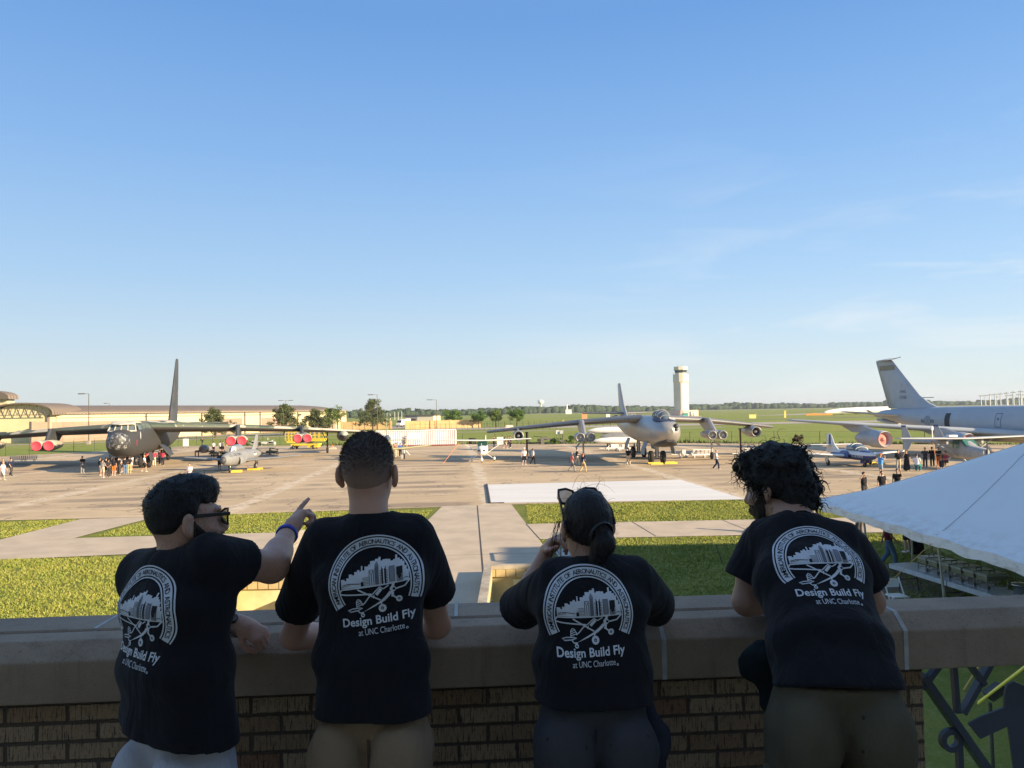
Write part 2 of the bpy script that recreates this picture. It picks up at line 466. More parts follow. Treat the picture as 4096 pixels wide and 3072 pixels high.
M_APRON = m_apron()
ap = MB()
far = [(-95.39, 99.61), (-79.21, 118.97), (-70.68, 131.69), (-62.16, 148.26), (-36.24, 139.25), (-8.82, 134.41), (28.09, 124.09), (42.57, 114.37), (67.87, 102.43), (84.09, 91.10)]
near = [(150.0, 50.0), (14.3, 46.95), (-.2, 46.45), (-10.2, 45.0), (-20.3, 43.6), (-29.0, 43.2), (-150.0, 38.0)]
ap.slab(near[::-1] + far[::-1], 0.0)
tag(ap.build('apron', M_APRON), kind='structure')
pd = MB(); pd.slab([(-1.43, 47.3), (14.05, 46.95), (13.1, 60.7), (-2.05, 59.3)], .008)
tag(pd.build('painted_pad', M_PAD), kind='structure')
pe = MB(); pe.bar((-1.5, 47.2, .03), (-2.1, 59.4, .03), .16, .06); pe.bar((-1.5, 47.2, .03), (-.6, 47.22, .03), .1, .04)
tag(pe.build('pad_edging', M('black_rubber', (.03, .03, .03), .7)), 'black rubber strip along the left edge of the white pad', 'edging')

wk = MB()
wk.slab([(-4.3, 46.2), (-.15, 46.4), (.59, 38.4), (1.07, 33.7), (1.6, 26.9), (-1.0, 26.85), (-.99, 14), (-5.55, 14), (-5.55, 25.6), (-4.9, 33.0), (-4.6, 38.0)], .005)
wk.slab([(.56, 38.35), (40, 38.9), (40, 34.4), (1.05, 33.75)], .006)
wk.slab([(-4.4, 37.3), (-11.1, 37.0), (-20.7, 36.35), (-60, 33.6), (-60, 25.6), (-20.6, 31.05), (-14.9, 32.0), (-4.9, 33.1)], .007)
wk.slab([(-20.7, 36.3), (-20.2, 43.55), (-24.2, 43.15), (-24.1, 36.1)], .0085)
tag(wk.build('path', M_CONC), kind='structure')
jt = MB()
def jline(a, b_, w=.05):
    a = Vector((*a, .011)); b_ = Vector((*b_, .011)); d = (b_ - a).normalized(); n = Vector((-d.y, d.x, 0)) * w / 2
    jt.add([a - n, a + n, b_ + n, b_ - n], [(0, 1, 2, 3)])
jline((-2.2, 46.2), (-1.12, 27.0), .06); jline((.58, 38.3), (1.1, 33.7), .05)
for xx in (6.0, 10.5, 15.0, 19.5): jline((xx - .15, 38.4), (xx + .2, 34.0), .05)
for xx in (-9.5, -14.5): jline((xx, 37.0), (xx + .25, 32.2), .03)
for yy in (30.2, 41.0): jline((-4.6, yy), (1.0, yy + .3), .025)
tag(jt.build('path_joints', M_JOINT), kind='structure')
sh = MB(); sh.slab([(12.79, 27.93), (11.19, 24.49), (9.51, 20.73), (12.14, 20.56), (13.10, 23.01), (13.35, 25.43), (13.06, 27.01)], .003)
tag(sh.build('dirt_walk', M('dirt_walk', (.21, .145, .115), .9, var=.15, scale=1.2)), kind='structure')

# ---- taxiways and far airfield strips
tx = MB()
tx.slab([(-30, 246), (400, 262), (400, 296), (-30, 276)], -.03)
tx.slab([(-60, 700), (900, 760), (900, 772), (-60, 712)], .02)
tx.slab([(-500, 1300), (1500, 1600), (1500, 1740), (-500, 1420)], .05)
tx.slab([(140, 480), (260, 520), (420, 640), (620, 960), (380, 930), (250, 620)], .0)
tag(tx.build('taxiway', M('taxiway_concrete', (.40, .35, .28), .85, var=.08, scale=.02)), kind='structure')
rd = MB(); rd.slab([(-140, 150), (-58, 205), (-30, 214), (60, 216), (60, 222), (-32, 220), (-62, 212), (-140, 160)], -.03)
rd.slab([(-140, 190), (-75, 245), (-58, 300), (-50, 300), (-60, 232), (-140, 172)], -.025)
rd.slab([(-46, 282), (-39, 282), (-30, 330), (-60, 340)], -.02)
tag(rd.build('road', M('road_concrete', (.37, .32, .25), .85, var=.1, scale=.05)), kind='structure')
db = MB(); db.slab([(90, 330), (330, 420), (520, 480), (520, 500), (300, 440), (90, 342)], -.02)
tag(db.build('track', M('dry_track', (.20, .19, .10), .9, var=.2, scale=.03)), kind='structure')

# ---- grass blades standing on the near lawns (uncountable)
def grass_blades():
    zones = [  # quads (x0,x1,y0,y1) with a polygon test against paths
        (-26, -5.7, 20, 31.3, 26000), (-20, -4.7, 36.9, 44.5, 9000), (1.2, 16, 22, 33.6, 20000), (.7, 17, 38.6, 46.7, 12000),
        (-32, -21, 37, 43.5, 5000), (16, 30, 20, 34, 5000)]
    P = []
    for x0, x1, y0, y1, n in zones:
        q = np.column_stack([RNG.uniform(x0, x1, n), RNG.uniform(y0, y1, n)])
        P.append(q)
    P = np.concatenate(P); X, Y = P[:, 0], P[:, 1]
    ok = np.ones(len(P), bool)
    for a, b_, c0, c1 in WELLS: ok &= ~((X > a - .3) & (X < b_ + .3) & (Y > c0 - .3) & (Y < c1 + .3))
    ok &= ~((X > -5.6 + (Y - 26) * .05) & (X < 1.75 - (Y - 26) * .085))
    lo_ = np.where(X > -20.6, 31.05 + (X + 20.6) * .145, 31.05 + (X + 20.6) * .138); hi_ = 36.35 + (X + 20.7) * .07
    ok &= ~((X < -4) & (Y > lo_ + .12 * RNG.random(len(Y))) & (Y < hi_ - .12 * RNG.random(len(Y))))
    ok &= ~((X > -24.25) & (X < -20.35) & (Y > 36))
    ok &= ~((X > 8.3) & (Y < 22.5 - (X - 8.6) * .2) & (X > 8.4))
    ok &= ~((X < -4.4) & (Y > 45.0 + .14 * (X + 10.2)))
    P = P[ok]; n = len(P)
    B = 3; c = np.repeat(P, B, 0) + RNG.normal(0, .035, (n * B, 2)); N = len(c)
    h = RNG.uniform(.03, .10, N) * (.6 + .8 * (.5 + .5 * vnoise(np.column_stack([c, np.zeros(N)]), .8)))
    a = RNG.uniform(0, 2 * pi, N); w = RNG.uniform(.012, .028, N); ln = RNG.normal(0, .6, (N, 2)) * h[:, None]
    d = np.column_stack([np.cos(a), np.sin(a)]) * w[:, None]
    z = np.full(N, -.025)
    V = np.stack([np.column_stack([c - d, z]), np.column_stack([c + d, z]), np.column_stack([c + ln, z + h])], 1).reshape(-1, 3)
    F = np.arange(3 * N).reshape(-1, 3)
    m, nt, b = nodes('grass_blade'); k = NT(nt)
    f = k.noise(k.pos(), .5, 4, .6); r = k.noise(k.pos(), 14, 2)
    cc = k.mix(k.rng(f, .35, .65), (.19, .245, .036), (.28, .30, .055))
    cc = k.mix(k.rng(r, .45, .7), cc, (.42, .38, .13))
    nt.links.new(cc, b.inputs['Base Color']); b.inputs['Roughness'].default_value = .7; b.inputs['Specular IOR Level'].default_value = .2
    o = np_mesh('grass', V, F, m, smooth=False)
    tag(o, 'short green grass with straw patches on the lawns before the apron', 'grass', kind='stuff')
grass_blades()
# rough weeds along the apron's far edge
def weeds():
    n = 5200; X = RNG.uniform(-40, 110, n); t = RNG.normal(0, .6, n)
    fx = np.array([p[0] for p in far]); fy = np.array([p[1] for p in far])
    Y = np.interp(X, fx, fy) + .7 + t; ok = ~((X > -26) & (X < -7) & (RNG.random(n) < .85)); X, Y = X[ok], Y[ok]; N = len(X)
    h = RNG.uniform(.1, .55, N) * (.5 + np.clip(.6 + vnoise(np.column_stack([X, Y, Y * 0]), .12), 0, 1.4)); a = RNG.uniform(0, pi, N); w = RNG.uniform(.05, .16, N)
    d = np.column_stack([np.cos(a), np.sin(a)]) * w[:, None]; c = np.column_stack([X, Y]); z = np.full(N, -.06)
    V = np.stack([np.column_stack([c - d, z]), np.column_stack([c + d, z]), np.column_stack([c + RNG.normal(0, .12, (N, 2)), z + h])], 1).reshape(-1, 3)
    tag(np_mesh('weeds', V, np.arange(3 * N).reshape(-1, 3), M('weed_leaf', (.10, .13, .035), .8, var=.4, scale=1.5), smooth=False),
        'rough dark weeds along the far edge of the apron', 'weeds', kind='stuff')
weeds()

# ---- light wells, parapet, balcony, museum building
def m_cast():
    m, nt, b = nodes('cast_stone'); k = NT(nt); p = k.coord('Object')
    big = k.noise(p, 1.7, 5, .65); streak = k.noise(k.coord('Object', (9, 9, .7)), 1.3, 5, .7); grit = k.noise(p, 210, 3, .7); spot = k.noise(p, 34, 4, .7); agg = k.noise(p, 90, 2)
    c = k.mix(k.rng(big, .3, .7), (.250, .188, .132), (.35, .272, .198)); c = k.mix(k.m('MULTIPLY', k.rng(streak, .50, .72), .55), c, (.175, .135, .10)); c = k.mix(k.m('MULTIPLY', k.rng(spot, .60, .70), .5), c, (.16, .14, .115))
    c = k.mix(k.m('MULTIPLY', k.rng(grit, .58, .70), .55), c, (.60, .52, .42)); c = k.mix(k.m('MULTIPLY', k.rng(agg, .62, .72), .5), c, (.11, .09, .075))
    nt.links.new(c, b.inputs['Base Color']); b.inputs['Roughness'].default_value = .92
    k.bump(b, k.m('ADD', grit, k.m('MULTIPLY', spot, 1.5)), .45, .004)
    return m
M_CAST = m_cast()
M_COPE = M('well_coping', (.40, .35, .27), .85, var=.25, scale=1.8, bump=.2, bscale=60)
M_MORTAR = M('pale_mortar', (.42, .43, .42), .9, var=.15, scale=20)
M_YELLOW = M('yellow_render', (.62, .50, .23), .8, var=.14, scale=.9, col2=(.72, .62, .36))
M_BRICK = None
def m_brick():
    m, nt, b = nodes('striated_brick'); k = NT(nt)
    p = k.coord('Object'); x, y, z = k.sep(p)
    H, L = .0675, .213
    row = k.m('FLOOR', k.m('DIVIDE', z, H)); fz = k.m('FRACT', k.m('DIVIDE', z, H))
    sh_ = k.m('MULTIPLY', k.m('MODULO', row, 2.0), .5)
    xx = k.m('ADD', k.m('DIVIDE', x, L), k.m('ADD', sh_, k.m('MULTIPLY', k.m('SUBTRACT', k.noise(p, 9, 2), .5), .02))); col = k.m('FLOOR', xx); fx = k.m('FRACT', xx)
    ez = k.m('MINIMUM', fz, k.m('SUBTRACT', 1.0, fz)); ex = k.m('MULTIPLY', k.m('MINIMUM', fx, k.m('SUBTRACT', 1.0, fx)), L / H)
    rag = k.m('MULTIPLY', k.m('SUBTRACT', k.noise(p, 60, 3), .5), .09)
    e = k.m('ADD', k.m('MINIMUM', ez, ex), rag)
    body = k.rng(e, .055, .12)
    cv = k.n('ShaderNodeCombineXYZ'); nt.links.new(col, cv.inputs[0]); nt.links.new(row, cv.inputs[1])
    wn_ = k.n('ShaderNodeTexWhiteNoise'); nt.links.new(cv.outputs[0], wn_.inputs['Vector'])
    st = k.noise(k.coord('Object', (150, 150, 14)), 1, 3, .7)          # vertical wire-cut striations
    pit = k.noise(p, 85, 3, .7)
    tone = k.mix(wn_.outputs['Value'], (.31, .200, .115), (.44, .325, .205))
    tone = k.mix(k.rng(wn_.outputs['Color'], .75, .95), tone, (.27, .13, .07))
    c = k.mix(k.rng(st, .5, .66), tone, (.045, .035, .028))
    c = k.mix(k.m('MULTIPLY', k.rng(pit, .56, .7), .7), c, (.03, .025, .02))
    c = k.mix(body, (.10, .075, .055), c)
    nt.links.new(c, b.inputs['Base Color']); b.inputs['Roughness'].default_value = .9
    k.bump(b, k.m('ADD', k.m('MULTIPLY', body, 1.6), k.m('MULTIPLY', k.m('SUBTRACT', st, pit), .8)), .9, .012)
    return m
M_BRICK = m_brick()
def m_soldier():
    m, nt, b = nodes('soldier_brick'); k = NT(nt)
    x, y, z = k.sep(k.pos()); f = k.m('FRACT', k.m('DIVIDE', k.m('ADD', x, y), .34)); e = k.m('MINIMUM', f, k.m('SUBTRACT', 1.0, f))
    c = k.mix(k.rng(e, .02, .06), (.08, .06, .03), k.mix(k.noise(k.pos(), 6, 4), (.40, .29, .13), (.60, .47, .25)))
    nt.links.new(c, b.inputs['Base Color']); b.inputs['Roughness'].default_value = .9
    return m
M_SOLD = m_soldier()
def light_well(x0, x1, y0, y1, label, top):
    r = thing('light_well', label, 'light well', ((x0 + x1) / 2, y1, 0))
    ox, oy = (x0 + x1) / 2, y1
    L_ = lambda b_, n, m: b_.build(n, m, r)
    w = .26
    c = MB()
    ins = []
    for cx, cy, sx, sy in (((x0 + x1) / 2, y1 - w / 2, x1 - x0, w), (x0 + w / 2, (y0 + y1) / 2 - w / 2, w, y1 - y0 - w), (x1 - w / 2, (y0 + y1) / 2 - w / 2, w, y1 - y0 - w)):
        c.box((cx - ox, cy - oy, top - .06), (sx, sy, .12))
    L_(c, 'coping', M_COPE)
    s = MB(); s.box((0, -w - .0 + .05 - .05, top - .12 - .12), (x1 - x0 - .02, .26, .24)); L_(s, 'soldier_course', M_SOLD)
    b_ = MB()
    b_.box((0, -w / 2 - .02, top - .36 - .8), (x1 - x0 - .01, .28, 1.6))
    for sx in (-1, 1): b_.box((sx * ((x1 - x0) / 2 - .15), (y0 - y1) / 2 - .2, top - .12 - .92), (.24, y1 - y0 - .45, 1.84))
    b_.box((0, (y0 - y1) / 2, top - 2.05), (x1 - x0, y1 - y0, .1))
    L_(b_, 'retaining_wall', M_YELLOW)
    return r
light_well(*WELLS[0], 'sunken stone-coped light well with wooden cover, left of the entrance walk', .38)
rw = light_well(*WELLS[1], 'sunken light well with bright yellow inner wall, right of the entrance walk', .38)
bd = MB(); bd.box((.55, -.36, -.62), (1.5, .06, 1.2)); bd.box((-.75, -.37, -.7), (.9, .05, 1.25)); bd.build('lining_board', M('lining_board', (.72, .62, .33), .75, var=.08), rw)
# slatted timber ramp behind the left well
rp = thing('timber_ramp', 'sloping pale timber plank ramp behind the left light well', 'ramp', (-7.6, 25.6, 0))
rp.rotation_euler = (0, 0, R(-12))
pk = MB()
for i in range(15): pk.bar((-1.5 + .2 * i, .1, .42), (-1.5 + .2 * i, 3.4, 1.25), .18, .05)
pk.build('planks', M('pale_planks', (.62, .50, .33), .7, var=.2, scale=3, stretch=(5, 1, 1)), rp)
for x in (-1.4, 1.2):
    for y, z in ((.3, .43), (3.1, 1.15)): pk = MB(); pk.box((x, y, z / 2), (.1, .1, z)); pk.build('leg', M('ramp_leg', (.40, .30, .2), .8), rp)
# parapet: line through (0, PY) turned a little so that its right side is farther
PY, PA = 2.81, R(3.6)
FLOOR_Z, CAP_Z = 3.77, 4.81
PT = Matrix.Translation((0, PY, 0)) @ Matrix.Rotation(PA, 4, 'Z')
par = thing('parapet_wall', 'striated brown brick parapet with a chamfered cast-stone cap, people leaning on it', 'parapet')
par.matrix_world = PT
def cap_piece(x0, x1, depth):
    prof = [(0.0, -.20), (0.0, -.055), (.072, 0.0), (depth - .008, 0.0), (depth, -.008), (depth, -.20)]
    b_ = MB(); n = 12; rings = []
    b_.loft([[(x0, a, CAP_Z + z) for a, z in prof], [(x1, a, CAP_Z + z) for a, z in prof]], smooth=False)
    o = b_.build('cap_stone', M_CAST, par)
    bv = o.modifiers.new('bevel', 'BEVEL'); bv.width = .006; bv.segments = 2
    return o
for x0, x1, depth in ((-5.2, .534, .19), (.546, 1.446, .19), (1.464, 6.0, .26)):
    cap_piece(x0, x1, depth)
for x0, x1 in ((-5.2, -1.577), (-1.563, -1.124), (-1.11, -.227), (-.213, 1.446)):      # rear strip of the cap, laid in shorter pieces
    b_ = MB(); b_.loft([[(x0, a, CAP_Z + z) for a, z in ((.198, -.20), (.198, -.004), (.205, .003), (.40, .003), (.425, -.02), (.425, -.20))],
                        [(x1, a, CAP_Z + z) for a, z in ((.198, -.20), (.198, -.004), (.205, .003), (.40, .003), (.425, -.02), (.425, -.20))]], smooth=False)
    b_.build('cap_stone', M_CAST, par)
for xj, y0, y1 in ((-1.57, .2, .42), (-1.117, .2, .42), (-.22, .2, .42)):
    b_ = MB(); b_.box((xj, (y0 + y1) / 2, CAP_Z - .09), (.0135, y1 - y0, .19)); b_.build('mortar_joint', M_MORTAR, par)
for xj, y1 in ((.54, .185), (1.455, .255)):
    b_ = MB(); w = .017
    prof = [(-.002, -.198), (-.002, -.054), (.070, .002), (y1, .002), (y1, -.19), (.05, -.19)]
    b_.loft([[(xj - w / 2, a, CAP_Z + z) for a, z in prof], [(xj + w / 2, a, CAP_Z + z) for a, z in prof]], smooth=False)
    b_.build('mortar_joint', M_MORTAR, par)
b_ = MB(); b_.box((-1.825, .21, FLOOR_Z + .42), (6.75, .30, .838)); bw = b_.build('brick_wall', M_BRICK, par)
# far pier beyond the opening
b_ = MB(); b_.box((4.6, .21, FLOOR_Z + .42), (2.4, .30, .838)); b_.build('brick_wall', M_BRICK, par)
# art-deco painted metal grille in the opening under the cap
M_GRILLE = M('blue_grey_steel', (.065, .082, .115), .55, metal=.2, var=.12, scale=3)
gr = thing('metal_grille', 'dark blue-grey art deco steel grille under the parapet cap, right of the brick', 'grille'); gr.matrix_world = PT
X0, X1, Z0, Z1 = 1.56, 3.35, FLOOR_Z + .02, CAP_Z - .20
yb = .20
GX = lambda px, py, dy=0: (1.767 + (px - 690) * .000477, yb + dy, 4.572 - (py - 740) * .000467)
fr = MB()
for a, b2 in (((X0 + .018, yb, Z0), (X0 + .018, yb, Z1 - .11)), ((X1 - .03, yb, Z0), (X1 - .03, yb, Z1)), ((X0, yb, Z0 + .02), (X1, yb, Z0 + .02))): fr.bar(a, b2, .036, .03)
fr.build('frame', M_GRILLE, gr)
br = MB()
br.bar(GX(400, 850, .003), GX(1130, 1950, .003), .060, .028)
br.bar(GX(390, 960, -.006), GX(620, 690, -.006), .030, .02)
br.bar(GX(690, 690, .006), GX(712, 1190, .006), .024, .02)
br.bar(GX(760, 690, -.004), GX(940, 950, -.004), .030, .02)
br.bar(GX(760, 1200, .010), GX(1080, 690, .010), .034, .02)
br.bar(GX(715, 1400, .006), GX(720, 2300, .006), .026, .02)
br.build('bars', M_GRILLE, gr)
rg = MB(); rings = []; c0 = GX(640, 1412)
for kk in range(24):
    t = 2 * pi * kk / 24; rings.append([(c0[0] + cos(t) * r_, yb + yy, c0[2] + sin(t) * r_) for r_, yy in ((.024, -.012), (.046, -.012), (.046, .012), (.024, .012))])
rg.loft(rings + [rings[0]], smooth=False, cap0=False, cap1=False)
rg.build('ring', M_GRILLE, gr)
pn = MB()   # stylised tailplane silhouette cut from plate
sil = [(770, 1265), (880, 1210), (1085, 1140), (1090, 1060), (1105, 985), (1130, 945), (1180, 925), (1260, 960), (1500, 1050), (1800, 1100), (1900, 1200), (1850, 1330), (1400, 1420), (1330, 1700), (1300, 1950), (1190, 1950), (1150, 1659), (1115, 1298), (870, 1395)]
P0 = [GX(*q) for q in sil]; n = len(sil)
V = [(p[0], p[1] - .022, p[2]) for p in P0] + [(p[0], p[1] - .012, p[2]) for p in P0]
pn.add(V, [tuple(range(n))[::-1], tuple(range(n, 2 * n))] + [(i, (i + 1) % n, n + (i + 1) % n, n + i) for i in range(n)])
pn.build('cutout_plate', M_GRILLE, gr)
fl = MB(); fl.box((0, 1.0, FLOOR_Z - .15), (14, 4.0, .3)); bf = fl.build('balcony_floor', M('balcony_floor', (.60, .50, .37), .85, var=.15)); tag(bf, kind='structure')

# museum building behind and to the right of the camera: it shades the balcony, the tent and the near lawn
mus = thing('museum_building', 'cream art deco museum building behind the balcony, never in view', 'building')
bm_ = MB(); M_STONE = M('cream_stone', (.78, .66, .48), .85, var=.1, scale=.5)
bm_.box((6, -8.0, 4.85), (44, 11, 9.7)); bm_.box((34.2, 4.95, 5.25), (16, 22.3, 10.5)); bm_.box((3, 1.0, 1.75), (34, 4.2, 3.5)) 
bm_.build('wall', M_STONE, mus)
wd = MB()
for i in range(9):
    for zz in (2.0, 6.3): wd = MB(); wd.box((-12 + i * 4.2, -2.48, zz + .6), (1.5, .06, 2.2)); wd.build('window', glass('window_glass', (.05, .06, .07)), mus)
rf = MB(); rf.box((6, -8.0, 9.77), (44.3, 11.3, .12)); rf.box((34.2, 4.95, 10.57), (16.3, 22.6, .12)); rf.build('roof', M('flat_roof', (.25, .23, .2), .9), mus)
# ============================================================ TREES, FAR BUILDINGS, FENCES, LIGHT POLES
def leaf_mat(name, c1, c2):
    m, nt, b = nodes(name); k = NT(nt)
    f = k.noise(k.coord('Object'), .9, 3, .6); g_ = k.noise(k.coord('Object'), 7, 2)
    c = k.mix(k.rng(f, .35, .65), c1, c2); c = k.mix(k.m('MULTIPLY', k.rng(g_, .4, .7), .5), c, tuple(q * 1.35 for q in c2))
    nt.links.new(c, b.inputs['Base Color']); b.inputs['Roughness'].default_value = .75; b.inputs['Specular IOR Level'].default_value = .2
    return m
M_PINE = leaf_mat('pine_needles', (.055, .075, .028), (.105, .120, .048))
M_LEAF = leaf_mat('broad_leaves', (.050, .105, .022), (.110, .185, .035))
M_LEAF2 = leaf_mat('fresh_leaves', (.075, .125, .028), (.150, .205, .050))
M_BARK = M('bark', (.13, .095, .065), .9, var=.3, scale=6, bump=.4, bscale=18)
M_BUSHD = leaf_mat('dry_bush', (.085, .070, .040), (.125, .100, .060))
def leaf_cloud(centers, radii, n, size, flat=.8):
    """leaf clumps: small triangles-quads scattered in the shells of many little blobs"""
    k = RNG.choice(len(centers), n, p=(radii ** 2) / (radii ** 2).sum())
    d = RNG.normal(size=(n, 3)); d /= np.linalg.norm(d, axis=1)[:, None]
    r = radii[k] * (RNG.random(n) ** .45)
    c = centers[k] + d * r[:, None] * [1, 1, flat]
    a = RNG.normal(size=(n, 3)); a /= np.linalg.norm(a, axis=1)[:, None]
    b = np.cross(a, RNG.normal(size=(n, 3))); b /= np.linalg.norm(b, axis=1)[:, None]
    s = (size * RNG.uniform(.55, 1.3, n))[:, None]
    V = np.stack([c - a * s, c + b * s * .6, c + a * s, c - b * s * .6], 1).reshape(-1, 3)
    return V, np.arange(4 * n).reshape(-1, 4)
def tree(name, label, loc, h, w, kind, mat, group, seed):
    rs = np.random.default_rng(seed)
    t = thing(name, label, 'tree', (*loc, -.06), rs.uniform(0, 6), group)
    tr = MB(); top = h * (.92 if kind == 'pine' else .6)
    lean = rs.normal(0, .015 * h, 2)
    tr.tube([(lean[0] * q, lean[1] * q, top * q) for q in np.linspace(0, 1, 7)], [h * .022 * (1.25 - q) + .02 for q in np.linspace(0, 1, 7)], 8)
    cs, rd_ = [], []
    nl = 34 if kind == 'pine' else 20
    for i in range(nl):
        q = (i + .5) / nl
        if kind == 'pine':
            z = h * (.16 + .80 * q); ln = w / 2 * (1 - q) ** .62 * rs.uniform(.62, 1.12) + .12; up = .12 * ln
        else:
            z = h * (.27 + .38 * q); ln = w / 2 * rs.uniform(.5, 1.0); up = h * rs.uniform(.02, .36)
        a = i * 2.399 + rs.uniform(-.4, .4); p0 = Vector((lean[0] * z / top, lean[1] * z / top, min(z, top)))
        p1 = p0 + Vector((cos(a) * ln, sin(a) * ln, up)); md = p0.lerp(p1, .5) + Vector((0, 0, .06 * ln))
        tr.tube([p0, md, p1], [h * .008, h * .006, h * .003], 5)
        for f in ((.45, .75, 1.0) if kind == 'pine' else (.55, .85, 1.08)):
            c = p0.lerp(p1, f); j = rs.normal(0, .07 * w, 3) * (.6, .6, .5)
            cs.append((c.x + j[0], c.y + j[1], c.z + j[2])); rd_.append(w * (.075 if kind == 'pine' else .115) * rs.uniform(.7, 1.3))
    if kind != 'pine':
        for i in range(26):
            d = rs.normal(size=3); d /= np.linalg.norm(d)
            cs.append((d[0] * w * .34, d[1] * w * .34, h * .64 + abs(d[2]) * h * .28 - .05 * h)); rd_.append(w * rs.uniform(.07, .13))
    tr.build('trunk', M_BARK, t)
    V, F = leaf_cloud(np.array(cs), np.array(rd_), 6500 if kind == 'pine' else 5200, .20 if kind == 'pine' else .17)
    np_mesh('crown', V, F, mat, t, smooth=False)
    return t
TG = 'trees in front of the hangar and the tan wall'
tree('pine_tree', 'dark scruffy pine before the long hangar, just right of the bomber tail', (-77.27, 200.12), 7.6, 10.0, 'pine', M_PINE, TG, 3)
tree('pine_tree', 'cone-shaped dark pine before the brown hangar panels, middle of the hangar', (-63.21, 212.94), 8.6, 10.5, 'pine', M_PINE, TG, 4)
tree('pine_tree', 'wide low pine touching the bright green tree at the hangar end', (-55.82, 217.82), 6.8, 10.0, 'pine', M_PINE, TG, 5)
tree('pine_tree', 'tall dark pine with bare lower trunk before the tan wall by the truck', (-43.36, 238.86), 10.1, 11.5, 'pine', M_PINE, TG, 6)
tree('leafy_tree', 'bright green spreading tree at the right end of the long hangar', (-54.95, 234.99), 8.3, 7.0, 'round', M_LEAF2, TG, 7)
tree('leafy_tree', 'round green tree beside the dark bushes and a light pole', (-21.75, 279.11), 6.9, 6.7, 'round', M_LEAF, TG, 8)
tree('leafy_tree', 'dark green tree at the right end of the tan wall', (-12.07, 273.30), 6.4, 5.6, 'round', M_LEAF, TG, 9)
tree('leafy_tree', 'pale green thin-crowned tree behind the black fence', (-5.97, 274.59), 6.8, 5.6, 'round', M_LEAF2, TG, 10)
tree('leafy_tree', 'dark upright tree rightmost of the row behind the black fence', (1.59, 272.49), 6.9, 6.2, 'round', M_LEAF, TG, 11)
def bush(label, loc, h, w, seed, mat, group, n=900):
    rs = np.random.default_rng(seed); t = thing('bush', label, 'bush', (*loc, -.06), 0, group)
    cs = np.column_stack([rs.normal(0, w * .28, 16), rs.normal(0, w * .2, 16), rs.uniform(.2, .85, 16) * h]); V, F = leaf_cloud(cs, rs.uniform(.12, .24, 16) * w, n, .12)
    V[:, 2] = np.maximum(V[:, 2], 0.02); np_mesh('foliage', V, F, mat, t, smooth=False)
    st = MB()
    for i in range(5): st.tube([(0, 0, 0), (rs.normal(0, w * .1), rs.normal(0, w * .1), h * .4), (rs.normal(0, w * .25), rs.normal(0, w * .2), h * .75)], [.05, .035, .015], 5)
    st.build('stem', M_BARK, t)
BG = 'dark dry bushes before the tan wall'
bush('broad dark dry bush against the tan wall, left of the light pole', (-28.59, 280.43), 2.5, 3.4, 1, M_BUSHD, BG)
bush('dark dry bush against the tan wall under the green tree', (-23.50, 280.54), 2.2, 3.6, 2, M_BUSHD, BG)
WG = 'green bushes along the far apron edge'
bush('green weedy bush at the apron edge under the left twin engine pod', (9.97, 128.71), 1.5, 1.9, 3, M_LEAF, WG)
bush('low green weeds behind the dark equipment frame by the signs', (7.10, 128.91), 1.1, 1.5, 4, M_LEAF, WG)
bush('dead grey brush at the fence left of the trainer tail', (42.91, 115.99), 1.7, 1.4, 5, M_BUSHD, WG)

# ---- far wood on the horizon: one mass of crowns
def woods():
    xs = np.array([-1400, -700, -330, 60, 500, 1400, 2600]); dep = np.array([900, 900, 900, 1500, 2000, 2250, 2500])
    V, F = [], []
    base = MB(); base.ball((0, 0, 0), 1, 8); bv = np.array(base.v); bf = [f for f in base.f]
    bf4 = np.array([f if len(f) == 4 else (f[0], f[1], f[2], f[2]) for f in bf])
    k = 0
    for row in range(3):
        x = -1400.0
        while x < 2700:
            d = np.interp(x, xs, dep) + row * 18 + RNG.normal(0, 10); s = d / 1500
            hh = RNG.uniform(10, 15.5) * (.9 + .14 * sin(x * .013) + .1 * sin(x * .041 + row)) * (.78 + .24 * s) * (1 + .08 * row); ww = RNG.uniform(4.5, 9) * s
            v = bv + vnoise(bv * 1.7 + RNG.uniform(0, 16, 3), 1.6)[:, None] * .28 * bv
            V.append(v * [ww, ww, hh * .55] + [x, d, hh * .47]); F.append(bf4 + k * len(bv)); k += 1
            x += ww * RNG.uniform(.5, 1.0)
    m, nt, b = nodes('far_leaves'); q = NT(nt)
    f = q.noise(q.pos(), .06, 5, .75); g_ = q.noise(q.pos(), .4, 4, .7)
    c = q.mix(q.rng(f, .3, .7), (.050, .085, .045), (.095, .130, .070)); c = q.mix(q.m('MULTIPLY', q.rng(g_, .4, .62), .6), c, (.025, .045, .026))
    nt.links.new(c, b.inputs['Base Color']); b.inputs['Roughness'].default_value = .9; b.inputs['Specular IOR Level'].default_value = .1
    q.bump(b, g_, 1.0, 3.0)
    tag(np_mesh('far_woods', np.concatenate(V), np.concatenate(F), m), 'long belt of blue-green trees along the horizon', 'woods', kind='stuff')
woods()

